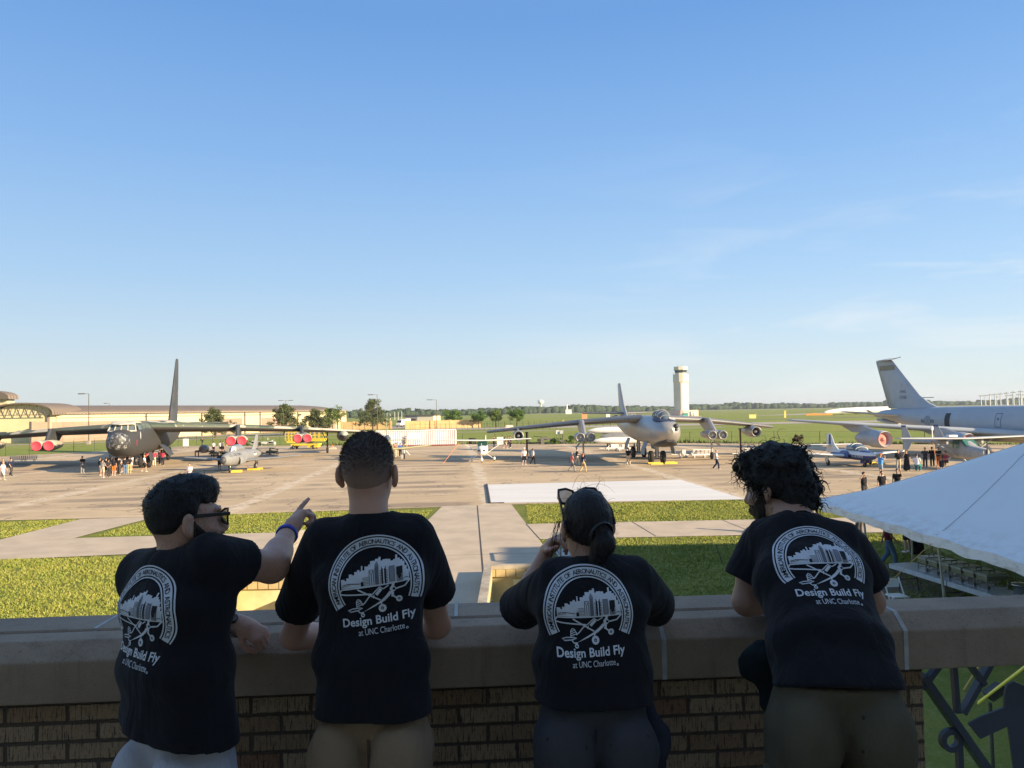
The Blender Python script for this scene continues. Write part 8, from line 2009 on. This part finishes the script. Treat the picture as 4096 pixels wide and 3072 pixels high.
body = np_mesh('person', *join_iso([iso(f_head, hd - (.13, .15, .30), hd + (.13, .16, .16), .0055), iso(f_arms, *bounds([shL, shR, elL, elR, wrL, wrR], .17), .0075), iso(f_core, *bounds([pel - (.2, .1, .8), top + (.2, .1, .05)], .1), .016)]), SK1)
tag(body, 'tall man with cropped brown hair and khaki trousers, back turned, elbows on the parapet', 'person', GF)
seL, seR = shL + (elL - shL) * .70 + (-.012, -.01, 0), shR + (elR - shR) * .62 + (.016, -.01, 0)
sh_ = tee(body, [(pel + UP * -.012, wst, (.174, .124), (.152, .110), SD), (wst, cht, (.152, .110), (.158, .114), SD), (cht, top + UP * .0, (.158, .114), (.135, .088), SD)],
    [(shL + (.006, 0, -.002), seL, .066, .073), (shR + (-.006, 0, -.002), seR, .066, .071), (nb + (0, -.005, -.055), shL + (.02, 0, -.005), .064, .054), (nb + (0, -.005, -.055), shR + (-.02, 0, -.005), .064, .054)], (nb + (0, .02, .0), hd + (0, 0, -.06), .062),
    (V3((-0.420, 2.240, 4.713)), (0, -.06, -1)), *bounds([shL, shR, seL, seR, pel - UP * .06, nb], .15), seed=1.3)
print_logo(sh_, V3((-0.414, 2.250, 5.100)), SD, (.0, 1, -.02), .1395, 6.3)
tr = legs(body, 'trousers', twill('khaki_twill', (.27, .195, .125)), pel - UP * .04, SD, pel + (-.088, .0, -.10), pel + (.090, .0, -.10), ((pel[0] - .11, pel[1] - .02, FLOOR_Z + .06), (pel[0] + .12, pel[1] - .02, FLOOR_Z + .06)), (.178, .124, .100), pel[2] + .05, *bounds([(pel[0] - .25, pel[1] - .2, FLOOR_Z + .01), (pel[0] + .25, pel[1] + .2, pel[2] + .12)], .03), seed=4)
bt = BVHTree.FromPolygons([v.co for v in tr.data.vertices], [tuple(p.vertices) for p in tr.data.polygons]); cx, cz = pel[0] + .002, pel[2]
stitch([[(cx, cz - .04), (cx + .002, cz - .13), (cx, cz - .30)]], M('khaki_seam', (.085, .060, .040), .9), .0055, tr, bt)
for s in (-.11, .12): foot(body, (pel[0] + s, pel[1] - .02, FLOOR_Z + .06), (0, 1, 0))
def f_hair(p):
    q = (p - hd) @ mt; tk = np.clip((q[:, 2] - .02) / .08, 0, 1); d = ell(q, (0, -.012, .0355), (.0785, .1000, .0965)) - .0045 * tk; lim = -.105 + .150 * np.clip((q[:, 1] + .050) / .06, 0, 1)
    return smax(np.maximum(d, q[:, 1] - .075 - np.maximum(q[:, 2] - .09, 0)), lim - q[:, 2], .01) + vnoise(p, 70) * .0008
m_f, nt_, b_n = nodes('hair_fade'); k_ = NT(nt_); pz = k_.sep(k_.coord('Object'))[2]; nz_ = k_.noise(k_.coord('Object', (1, 1, .4)), 170, 3, .7)
cc_ = k_.mix(nz_, (.028, .020, .016), (.115, .082, .064)); nt_.links.new(k_.mix(k_.rng(k_.m('ADD', pz, k_.m('MULTIPLY', nz_, .02)), float(hd[2] - .060), float(hd[2] + .095)), (.40, .24, .175), cc_), b_n.inputs['Base Color']); b_n.inputs['Roughness'].default_value = .6; k_.bump(b_n, nz_, .6, .004)
hV, hF = iso(f_hair, hd - (.12, .13, .13), hd + (.12, .13, .16), .006)
rs = np.random.default_rng(11); P_, N_ = grow(hV, hF, 9000, rs); q_ = (P_ - hd) @ mt; okk = (q_[:, 2] > .0 + .085 * rs.random(len(q_))) & (N_ @ UP > -.3); Ls = .008
sV, sF = strands('s', None, None, P_[okk], N_[okk] + UP * .25 + rs.normal(0, .3, (okk.sum(), 3)), Ls, .0007, 3, 0, 0, rs)
np_mesh('hair', *join_iso([(hV, hF), (sV, sF)]), m_f, body)

# ------------------------------------------------ the pointing man with glasses and beard (leftmost)
hd = V3((-0.991, 2.320, 5.285)); mt = yawm(52, 0, 0); YA = 34; m_ = yawm(YA); SD = tuple(m_[:, 0]); FW = m_[:, 1]
nb = V3((-0.999, 2.300, 5.200)); shR, shL = V3((-0.858, 2.240, 5.182)), V3((-1.175, 2.420, 5.104)); elR, wrR = V3((-0.768, 2.440, 5.124)), V3((-0.782, 2.660, 5.191)); elL, wrL = V3((-1.168, 2.760, 4.788)), V3((-0.985, 2.740, 4.861))
pel = V3((-0.982, 2.260, 4.671)); wst = V3((-0.994, 2.270, 4.873)); cht = V3((-0.997, 2.290, 5.055)); top = V3((-0.996, 2.300, 5.155))
SK2 = skin('skin_olive', (.54, .31, .22), .3)
def f_head(p): d = head_d(p, hd, mt, 1.02, 1.05); return smin(d, rc(p, nb - UP * .04, hd + (-.01, -.01, -.06), .066, .060), .03)
fd = V3((-0.745, 2.735, 5.266)) - wrR
def f_arms(p):
    a = smin(rc(p, shR, elR, .056, .047), rc(p, elR, wrR, .048, .030), .025); a = smin(a, rc(p, elR + (wrR - elR) * .1, elR + (wrR - elR) * .45, .050, .044), .02)
    ptf = ((4, 5, 4), (40, 50, 32), (62, 80, 50), (70, 85, 50)); a = smin(a, hand_d(p, wrR + fd * .10, fd, (-.45, -.35, .75), thumb=-1, fingers=ptf), .012)
    b = smin(rc(p, shL, elL, .056, .046), rc(p, elL, wrL, .047, .031), .025); dr = wrL - elL; b = smin(b, hand_d(p, wrL + dr / np.linalg.norm(dr) * .02, (.75, -.15, -.45), (-.1, -.55, .8), (58, 75, 45), thumb=1, k=1.0), .012)
    return np.minimum(a, b)
def f_core(p):
    d = ecap(p, pel - UP * .05, cht, (.155, .115), (.160, .115), SD); d = smin(d, ecap(p, cht - UP * .1, top, (.16, .115), (.135, .085), SD), .05)
    for s in (-1, 1): a = pel + V3(SD) * s * .10 - UP * .05; k = V3((a[0], a[1] + .02, 4.2)); d = smin(d, rc(p, a, k, .09, .058), .03); d = smin(d, rc(p, k, (k[0], k[1] - .03, FLOOR_Z + .08), .058, .042), .02)
    return d + .045 * np.clip((p[:, 2] - 4.05) / .3, 0, 1)
body = np_mesh('person', *join_iso([iso(f_head, hd - (.16, .16, .30), hd + (.16, .16, .16), .0055), iso(f_arms, *bounds([shL, shR, elL, elR, wrL, wrR, wrR + fd], .13), .0065), iso(f_core, *bounds([pel - (.2, .2, .8), top + (.2, .2, .05)], .1), .016)]), SK2)
tag(body, 'bearded man in glasses pointing right with outstretched arm, leftmost at the parapet', 'person', GF)
seR, seL = shR + (elR - shR) * .48, shL + (elL - shL) * .72
sh_ = tee(body, [(pel - UP * .01, wst, (.186, .136), (.166, .122), SD), (wst, cht, (.166, .122), (.168, .120), SD), (cht, top, (.168, .120), (.140, .092), SD)],
    [(shR - V3(SD) * .008, seR, .068, .071), (shL + V3(SD) * .010, seL, .073, .078), (nb + (0, 0, -.05), shR - V3(SD) * .02 + UP * .012, .070, .064), (nb + (0, 0, -.05), shL + V3(SD) * .02 + UP * .012, .070, .064)], (nb + FW * .02, hd + (0, 0, -.06), .064),
    (V3((-0.919, 2.120, 4.690)), (-.17, -.1, -1)), *bounds([shL, shR, seL, seR, pel - UP * .07, nb], .16), seed=5.1)
print_logo(sh_, V3((-1.100, 2.100, 5.043)), SD, tuple(FW + (-.10, 0, 0)), .135, -1.0)
legs(body, 'shorts', twill('pale_grey_twill', (.46, .46, .50)), pel - UP * .05, SD, pel + V3(SD) * -.09 - UP * .10, pel + V3(SD) * .09 - UP * .10, ((pel[0] - .09, pel[1] + .05, FLOOR_Z + .06), (pel[0] + .10, pel[1] - .05, FLOOR_Z + .06)), (.186, .134, .108), pel[2] + .03, *bounds([(pel[0] - .25, pel[1] - .25, FLOOR_Z + .30), (pel[0] + .25, pel[1] + .25, pel[2] + .12)], .03), short=.62, seed=2)
for s, dy in ((-.09, .05), (.10, -.05)): foot(body, (pel[0] + s, pel[1] + dy, FLOOR_Z + .06), tuple(FW))
def f_hair(p):
    q = (p - hd) @ mt / 1.02; d = ell(q, (0, -.012, .040), (.0815, .1010, .0985)); d = smin(d, ell(q, (0, .045, .098), (.058, .055, .036)), .03)
    lim = -.10 + .155 * np.clip((q[:, 1] + .030) / .055, 0, 1); d = smax(d, lim - q[:, 2], .012); d = np.maximum(d, q[:, 1] - .098)
    return d + vnoise(p * (1, 1, 1), 60) * .0030 + vnoise(p, 26) * .0045
hV, hF = iso(f_hair, hd - (.15, .15, .15), hd + (.15, .15, .18), .006); rs = np.random.default_rng(3); P_, N_ = grow(hV, hF, 800, rs); q_ = (P_ - hd) @ mt; k_ = q_[:, 2] > .03
sV, sF = strands('s', None, None, P_[k_], N_[k_] * .35 + rs.normal(0, .6, (k_.sum(), 3)), .016, .0010, 6, .7, .3, rs)
np_mesh('hair', *join_iso([(hV, hF), (sV, sF)]), M_HAIR_B, body)
def f_beard(p):
    q = (p - hd) @ mt / 1.02; d = head_d(p, hd, mt, 1.02, 1.05) - .0030; reg = smax(q[:, 2] - .018 + .062 * np.clip(q[:, 1] / .06, 0, 1), -(q[:, 1] - .004 - .034 * np.clip((-q[:, 2] - .04) / .06, 0, 1)), .006)
    d = np.maximum(d, reg); d = np.maximum(d, -ell(q, (0, .104, -.064), (.022, .02, .008))); return d + vnoise(p, 90) * .002
np_mesh('beard', *iso(f_beard, hd - (.15, .15, .19), hd + (.17, .17, .06), .005), M_BEARD, body)
W_ = lambda x, y, z, c=hd, m=mt: tuple(V3(c) + m @ np.array((x, y, z)))
gl = MB(); M_FRAME = M('frame_black', (.012, .012, .014), .35)
for s in (-1, 1):
    gl.bar(W_(s * .082, -.01, .024), W_(s * .074, .112, .022), .005, .010)
    L = [W_(s * (.038 + .034 * cos(t)), .118 - .012 * abs(cos(t)), .010 + .024 * sin(t)) for t in np.linspace(0, 2 * pi, 14)]
    for a, b in zip(L, L[1:]): gl.bar(a, b, .005)
gl.bar(W_(-.006, .120, .018), W_(.006, .120, .018), .005)
go = gl.build('glasses', M_FRAME, body)
for s in (-1, 1):
    ln = MB(); ln.add([W_(s * (.038 + .032 * cos(t)), .117 - .012 * abs(cos(t)), .010 + .022 * sin(t)) for t in np.linspace(0, 2 * pi, 12, endpoint=False)], [tuple(range(12))]); ln.build('lens', glass('smoked_lens', (.10, .075, .05), .08, .75), go)
def torus_at(name, c, ax, r0, r1, mat, par, seg=22, block=False):
    ax = V3(ax) / np.linalg.norm(ax); u = np.cross(ax, (0.2, .3, .9)); u /= np.linalg.norm(u); w = np.cross(ax, u); b = MB()
    if block:
        for k in range(seg):
            t0, t1 = 2 * pi * k / seg, 2 * pi * (k + .82) / seg; b.bar(V3(c) + (u * cos(t0) + w * sin(t0)) * r0, V3(c) + (u * cos(t1) + w * sin(t1)) * r0, r1 * 2.6, r1)
    else:
        b.loft([[tuple(V3(c) + (u * cos(t) + w * sin(t)) * (r0 + r1 * .5 * cos(q)) + ax * r1 * 1.4 * sin(q)) for q in np.linspace(0, 2 * pi, 8, endpoint=False)] for t in np.linspace(0, 2 * pi, seg)], cap0=False, cap1=False)
    return b.build(name, mat, par)
axR = wrR - elR; torus_at('wristband', wrR - axR * .02, axR, .034, .009, M('band_blue', (.02, .05, .42), .45), body)
axL = wrL - elL; wo = torus_at('watch', wrL - axL * .06, axL, .036, .0062, M('watch_steel', (.45, .46, .48), .25, metal=.9), body, 20, True)
b = MB(); u_ = np.array((.1, -.5, .85)); u_ /= np.linalg.norm(u_); c_ = wrL - axL * .06 + u_ * .038; b.tube([c_ - u_ * .004, c_ + u_ * .008], .018, 16); b.build('dial', M('watch_dial', (.02, .02, .03), .2), wo)

# ------------------------------------------------ the woman with a ponytail and sunglasses on her head (third)
hd = V3((0.237, 2.560, 5.206)); mt = yawm(-16, -6); SD = (1, .03, 0)
nb = V3((0.252, 2.520, 5.119)); shL, shR = V3((0.108, 2.560, 5.034)), V3((0.415, 2.570, 5.038)); elL, wrL = V3((0.019, 2.800, 4.893)), V3((0.117, 2.820, 5.090)); elR, wrR = V3((0.507, 2.860, 4.873)), V3((0.352, 3.020, 4.821))
pel = V3((0.236, 2.420, 4.668)); wst = V3((0.233, 2.460, 4.811)); cht = V3((0.247, 2.500, 4.968)); top = V3((0.251, 2.520, 5.059))
SK3 = skin('skin_warm', (.52, .29, .205))
def f_head(p): d = head_d(p, hd, mt, .95, .94); return smin(d, rc(p, nb - UP * .04, hd + (0, -.01, -.06), .054, .048), .03)
hdir = V3((0.174, 2.740, 5.168)) - wrL
def f_arms(p):
    a = smin(rc(p, shL, elL, .050, .042), rc(p, elL, wrL, .043, .026), .02); a = smin(a, rc(p, elL + (wrL - elL) * .1, elL + (wrL - elL) * .45, .045, .038), .02)
    a = smin(a, hand_d(p, wrL + hdir * .1, hdir, (-.4, .3, .85), thumb=1, fingers=((35, 45, 30), (52, 62, 40), (62, 75, 45), (68, 80, 45)), k=.92), .01)
    b = smin(rc(p, shR, elR, .050, .042), rc(p, elR, wrR, .043, .027), .02); dr = wrR - elR; b = smin(b, hand_d(p, wrR + dr / np.linalg.norm(dr) * .02, dr, UP, (25, 30, 20), thumb=-1, k=.92), .01)
    return np.minimum(a, b)
def f_core(p):
    d = ecap(p, pel - UP * .05, cht, (.155, .11), (.145, .105), SD); d = smin(d, ecap(p, cht - UP * .1, top, (.145, .105), (.12, .08), SD), .05)
    for s in (-1, 1): a = pel + (s * .095, 0, -.05); k = V3((a[0], a[1] + .02, 4.2)); d = smin(d, rc(p, a, k, .09, .056), .03); d = smin(d, rc(p, k, (k[0], k[1] - .03, FLOOR_Z + .08), .056, .04), .02)
    return d + .045 * np.clip((p[:, 2] - 4.05) / .3, 0, 1)
body = np_mesh('person', *join_iso([iso(f_head, hd - (.14, .15, .30), hd + (.14, .16, .16), .0055), iso(f_arms, *bounds([shL, shR, elL, elR, wrL, wrR, wrL + hdir], .12), .0065), iso(f_core, *bounds([pel - (.2, .15, .7), top + (.2, .15, .05)], .1), .016)]), SK3)
tag(body, 'woman with dark ponytail and sunglasses pushed up on her head, hand to her chin', 'person', GF)
seL, seR = shL + (elL - shL) * .98 + (-.005, 0, -.004), shR + (elR - shR) * .95 + (.01, 0, 0)
sh_ = tee(body, [(pel - UP * .03, wst, (.186, .132), (.164, .118), SD), (wst, cht, (.164, .118), (.162, .114), SD), (cht, top, (.162, .114), (.136, .090), SD)],
    [(shL + (.012, 0, -.015), seL, .074, .074), (shR + (-.012, 0, -.015), seR, .074, .070), (nb + (0, 0, -.05), shL + (.02, 0, .0), .066, .066), (nb + (0, 0, -.05), shR + (-.02, 0, .0), .066, .066)], (nb + (0, .02, 0), hd + (0, 0, -.06), .060),
    (V3((0.222, 2.280, 4.707)), (0, -.02, -1)), *bounds([shL, shR, seL, seR, elL, elR, pel - UP * .06, nb], .15), seed=9.4)
print_logo(sh_, V3((0.222, 2.340, 4.971)), SD, (0, 1, .06), .1375, 1.6)
jn = legs(body, 'jeans', twill('dark_denim', (.060, .060, .068), .25), pel - UP * .04, SD, pel + (-.095, 0, -.10), pel + (.095, 0, -.10), ((pel[0] - .12, pel[1] - .02, FLOOR_Z + .06), (pel[0] + .12, pel[1] - .02, FLOOR_Z + .06)), (.186, .132, .106), pel[2] + .04, *bounds([(pel[0] - .26, pel[1] - .2, FLOOR_Z + .01), (pel[0] + .26, pel[1] + .2, pel[2] + .1)], .03), seed=7)
bt = BVHTree.FromPolygons([v.co for v in jn.data.vertices], [tuple(p.vertices) for p in jn.data.polygons])
cx, cz = pel[0], pel[2]
stitch([[(cx + s * .035, cz - .055), (cx + s * .15, cz - .035)] for s in (-1, 1)] + [[(cx + s * .035, cz - .055), (cx + s * .05, cz - .19), (cx + s * .10, cz - .22), (cx + s * .15, cz - .175), (cx + s * .15, cz - .035)] for s in (-1, 1)] + [[(cx - .005, cz - .02), (cx - .003, cz - .14), (cx, cz - .26)]], M('denim_seam', (.016, .018, .024), .9), .006, jn, bt)
for s in (-.12, .12): foot(body, (pel[0] + s, pel[1] - .02, FLOOR_Z + .06), (0, 1, 0))
b_ = lambda p: smin(rc(p, pel + (.168, .05, .0), pel + (.196, .05, -.12), .030, .040), rc(p, pel + (.196, .05, -.1), pel + (.188, .06, -.30), .038, .026), .03) + vnoise(p, 14) * .010 + vnoise(p, 34) * .005
jk = iso_obj('jacket', b_, pel + (.10, -.10, -.42), pel + (.36, .2, .12), .009, twill('navy_jacket', (.030, .034, .052), .3)); tag(jk, 'bunched dark navy jacket hanging at the right hip of the woman with the ponytail', 'jacket')
def f_hair(p):
    q = (p - hd) @ mt / .95; d = ell(q, (0, -.014, .036), (.0835, .105, .103)); lim = -.118 + .150 * np.clip((q[:, 1] + .005) / .06, 0, 1); d = smax(d, lim - q[:, 2], .015); d = np.maximum(d, q[:, 1] - .085 - np.maximum(q[:, 2] - .085, 0))
    d = smin(d, rc(q, (.012, -.092, -.005), (.016, -.112, -.045), .036, .038), .022); d = smin(d, rc(q, (.016, -.108, -.045), (-.014, -.085, -.118), .036, .022), .02)
    qs = np.column_stack([np.arctan2(q[:, 0] - .01, -q[:, 1] + .02) * 1.2, q[:, 2] * .25, q[:, 1] * .3]); return d + vnoise(qs, 34) * .0030 + vnoise(p, 60) * .0012
hV, hF = iso(f_hair, hd - (.14, .21, .20), hd + (.14, .15, .16), .0055); rs = np.random.default_rng(8); P_, N_ = grow(hV, hF, 260, rs)
sV, sF = strands('s', None, None, P_, N_ * .5 + rs.normal(0, .5, (260, 3)) + (0, -.1, -.4), .045, .0007, 7, .35, .8, rs)
ed = np.array([W_(-.080 + rs.normal(0, .004), .03 + rs.normal(0, .012), .03, hd, mt) for _ in range(16)]); s2 = strands('s', None, None, ed, np.tile((-.25, .05, -1), (16, 1)) + rs.normal(0, .18, (16, 3)), .13, .0009, 9, .15, .4, rs)
fw_ = np.array([W_(rs.normal(0, .02), .02, .135, hd, mt) for _ in range(7)]); s3 = strands('s', None, None, fw_, np.tile((.9, 0, .9), (7, 1)) + rs.normal(0, .4, (7, 3)), .10, .0007, 11, .5, 1.6, rs)
ho = np_mesh('hair', *join_iso([(hV, hF), (sV, sF), s2, s3]), M_HAIR_G, body)
torus_at('hair_tie', W_(.012, -.100, -.012, hd, mt), mt @ np.array((.15, -.8, -.35)), .040, .006, M_FRAME, ho)
sg = MB(); H3 = lambda x, y, z: W_(x, y, z - (.020 if z > .1 else .006), hd, mt)
fr_ = [(-.073, .052, .128), (-.062, .070, .150), (-.01, .082, .152), (.0, .082, .147), (.01, .082, .152), (.062, .070, .150), (.073, .052, .128)]
for s in (-1, 1):
    L = [(s * .008, .080, .145), (s * .035, .080, .155), (s * .066, .066, .152), (s * .074, .050, .128), (s * .060, .060, .106), (s * .028, .076, .104), (s * .009, .082, .120), (s * .008, .080, .145)]
    for a, b2 in zip(L, L[1:]): sg.bar(H3(*a), H3(*b2), .007)
    sg.bar(H3(s * .074, .050, .138), H3(s * .0865, -.020, .062), .006, .010); sg.bar(H3(s * .0865, -.020, .062), H3(s * .0885, -.036, .018), .005, .008)
so = sg.build('sunglasses', M_FRAME, body)
for s in (-1, 1):
    ln = MB(); ln.add([H3(s * .010, .080, .142), H3(s * .036, .079, .152), H3(s * .064, .065, .149), H3(s * .071, .051, .128), H3(s * .058, .061, .109), H3(s * .028, .075, .107)], [tuple(range(6))]); ln.build('lens', glass('grey_lens', (.035, .04, .045), .1, .8), so)

# ------------------------------------------------ the curly-haired man bending over the parapet (rightmost)
hd = V3((0.987, 2.920, 5.290)); mt = yawm(-46, -12, 0); SD = (1, -.10, 0)
nb = V3((1.001, 2.820, 5.205)); shL, shR = V3((0.893, 2.860, 5.106)), V3((1.197, 2.760, 5.101)); elL, wrL = V3((0.849, 2.860, 4.884)), V3((1.084, 3.040, 4.857)); elR, wrR = V3((1.296, 2.840, 4.881)), V3((1.252, 3.060, 4.846))
pel = V3((0.964, 2.360, 4.727)); wst = V3((0.986, 2.450, 4.845)); cht = V3((1.014, 2.660, 5.001)); top = V3((1.024, 2.780, 5.122))
SK4 = skin('skin_brown', (.40, .225, .155), .15)
def f_head(p): d = head_d(p, hd, mt, 1.04, 1.06); return smin(d, rc(p, nb - (-.02, .04, .03), hd + (.02, -.03, -.06), .068, .062), .03)
def f_arms(p):
    d = 9.0
    for s, e, w, th in ((shL, elL, wrL, 1), (shR, elR, wrR, -1)):
        a = smin(rc(p, s, e, .058, .048), rc(p, e, w, .050, .031), .02); dr = (w - e) / np.linalg.norm(w - e); a = smin(a, rc(p, e + (w - e) * .1, e + (w - e) * .4, .052, .046), .02)
        a = smin(a, hand_d(p, w + dr * .02, dr + np.array((0, .2, .1)), UP, (30, 35, 22), 1.0, th), .012); d = np.minimum(d, a)
    return d
def f_core(p):
    d = ecap(p, pel - UP * .05, cht, (.17, .12), (.17, .12), SD); d = smin(d, ecap(p, cht - UP * .05, top, (.17, .12), (.14, .09), SD), .05)
    for s in (-1, 1): a = pel + (s * .105, 0, -.05); k = V3((a[0] + s * .01, a[1] + .0, 4.2)); d = smin(d, rc(p, a, k, .10, .06), .03); d = smin(d, rc(p, k, (k[0], k[1] - .05, FLOOR_Z + .08), .06, .045), .02)
    return d + .045 * np.clip((p[:, 2] - 4.05) / .3, 0, 1)
body = np_mesh('person', *join_iso([iso(f_head, hd - (.16, .18, .28), hd + (.18, .16, .16), .006), iso(f_arms, *bounds([shL, shR, elL, elR, wrL, wrR], .15), .0075), iso(f_core, *bounds([pel - (.2, .2, .7), top + (.2, .2, .05)], .1), .016)]), SK4)
tag(body, 'man with thick black curly hair bending over the parapet in olive cargo trousers, rightmost', 'person', GF)
seL, seR = shL + (elL - shL) * .64 + (-.018, -.01, 0), shR + (elR - shR) * .62 + (.012, -.01, 0)
sh_ = tee(body, [(pel + (.005, -.01, -.015), wst, (.186, .136), (.166, .126), SD), (wst, cht, (.166, .126), (.174, .128), SD), (cht, top, (.174, .128), (.150, .100), SD)],
    [(shL + (.012, -.01, -.012), seL, .076, .080), (shR + (-.012, -.01, -.012), seR, .076, .078), (nb + (.01, -.03, -.055), shL + (.02, -.01, .0), .074, .070), (nb + (.01, -.03, -.055), shR + (-.02, -.01, .0), .074, .070)], (nb + (0, .03, 0), hd + (0, 0, -.06), .066),
    (V3((0.907, 2.200, 4.801)), (-.05, -.30, -.95)), *bounds([shL, shR, seL, seR, elL, elR, pel - UP * .07, nb], .18), seed=12.2)
print_logo(sh_, V3((1.006, 2.520, 5.096)), (1, -.10, 0), (.02, .90, -.36), .1435, .5, (0, .42, .9))
tr = legs(body, 'trousers', twill('olive_twill', (.105, .090, .060), .2), pel - UP * .03, SD, pel + (-.105, -.005, -.11), pel + (.110, -.005, -.11), ((pel[0] - .16, pel[1] - .05, FLOOR_Z + .06), (pel[0] + .14, pel[1] - .05, FLOOR_Z + .06)), (.200, .150, .120), pel[2] + .05, *bounds([(pel[0] - .30, pel[1] - .24, FLOOR_Z + .01), (pel[0] + .30, pel[1] + .24, pel[2] + .1)], .03), baggy=1.5, seed=3)
bt = BVHTree.FromPolygons([v.co for v in tr.data.vertices], [tuple(p.vertices) for p in tr.data.polygons]); cx, cz = pel[0], pel[2]
stitch([[(cx + .03, cz - .02), (cx + .018, cz - .12), (cx + .0, cz - .30)]], M('olive_seam', (.030, .027, .018), .9), .006, tr, bt, Y=1.8)
pk = iso_obj('cargo_pocket', lambda p: np.maximum(np.maximum(np.abs((p - (pel + (-.175, -.075, -.30))) @ np.array((.80, -.6, 0))) - .075, np.abs(p[:, 2] - pel[2] + .30) - .095), np.abs((p - (pel + (-.175, -.075, -.30))) @ np.array((.6, .8, 0))) - .022) - .006 + vnoise(p, 20) * .004, pel + (-.30, -.22, -.44), pel + (-.04, .06, -.16), .009, MATS.get('x') or tr.data.materials[0], tr)
for s in (-.16, .14): foot(body, (pel[0] + s, pel[1] - .05, FLOOR_Z + .06), (0, 1, 0))
c0 = V3((0.802, 2.620, 4.704))
jk = iso_obj('draped_cloth', lambda p: smin(ell(p, c0 + (.02, 0, .04), (.070, .035, .070)), rc(p, c0 + (.035, .0, .06), c0 + (.045, .0, -.11), .038, .026), .03) + vnoise(p, 17) * .012 + vnoise(p, 40) * .006, c0 - (.16, .12, .26), c0 + (.16, .12, .20), .008, twill('bottle_green_cloth', (.016, .024, .028), .3)); tag(jk, 'dark green-black cloth hanging against the parapet at the left hip of the curly-haired man', 'cloth')
def f_hair(p):
    q = (p - hd) @ mt / 1.04; d = ell(q, (0, -.024, .052), (.103, .121, .112)); d = smin(d, ell(q, (0, .070, .105), (.075, .060, .040)), .04); d = smin(d, ell(q, (0, -.095, -.030), (.085, .060, .075)), .04)
    lim = -.10 + .135 * np.clip((q[:, 1] - .0) / .055, 0, 1); d = smax(d, lim - q[:, 2], .02); return d + vnoise(p, 30) * .012 + vnoise(p, 62) * .007
hV, hF = iso(f_hair, hd - (.19, .19, .18), hd + (.19, .19, .22), .007); rs = np.random.default_rng(21); P_, N_ = grow(hV, hF, 520, rs); q_ = (P_ - hd) @ mt
s1 = strands('s', None, None, P_, N_ * .12 + rs.normal(0, .55, (520, 3)) + (0, 0, -.25), .060, .0030, 14, 1.25, .6, rs); P_, N_ = grow(hV, hF, 90, rs); s2 = strands('s', None, None, P_, N_ * .8 + rs.normal(0, .5, (90, 3)), .090, .0014, 16, 1.2, .6, rs)
np_mesh('hair', *join_iso([(hV, hF), s1, s2]), M_HAIR_B, body)
def f_beard(p):
    q = (p - hd) @ mt / 1.04; d = head_d(p, hd, mt, 1.04, 1.06) - .0050; reg = smax(q[:, 2] - .018 + .062 * np.clip(q[:, 1] / .06, 0, 1), -(q[:, 1] - .004 - .034 * np.clip((-q[:, 2] - .04) / .06, 0, 1)), .006)
    d = np.maximum(d, reg); d = np.maximum(d, -ell(q, (0, .104, -.064), (.022, .02, .008))); return d + vnoise(p, 80) * .004
np_mesh('beard', *iso(f_beard, hd - (.17, .17, .19), hd + (.17, .17, .06), .0055), M_BEARD, body)

# ============================================================ the air
hz = MB(); hz.box((0, 6300, 29.5), (19000, 13900, 62))
m_h = bpy.data.materials.new('evening_haze'); m_h.use_nodes = True; nt_ = m_h.node_tree; nt_.nodes.clear()
o_ = nt_.nodes.new('ShaderNodeOutputMaterial'); v_ = nt_.nodes.new('ShaderNodeVolumePrincipled')
v_.inputs['Color'].default_value = (.80, .88, .97, 1); v_.inputs['Density'].default_value = .00011; v_.inputs['Anisotropy'].default_value = .1
nt_.links.new(v_.outputs[0], o_.inputs['Volume'])
hzo = hz.build('haze', m_h); hzo['kind'] = 'stuff'; hzo['label'] = 'thin pale evening haze over the airfield'; hzo['category'] = 'haze'
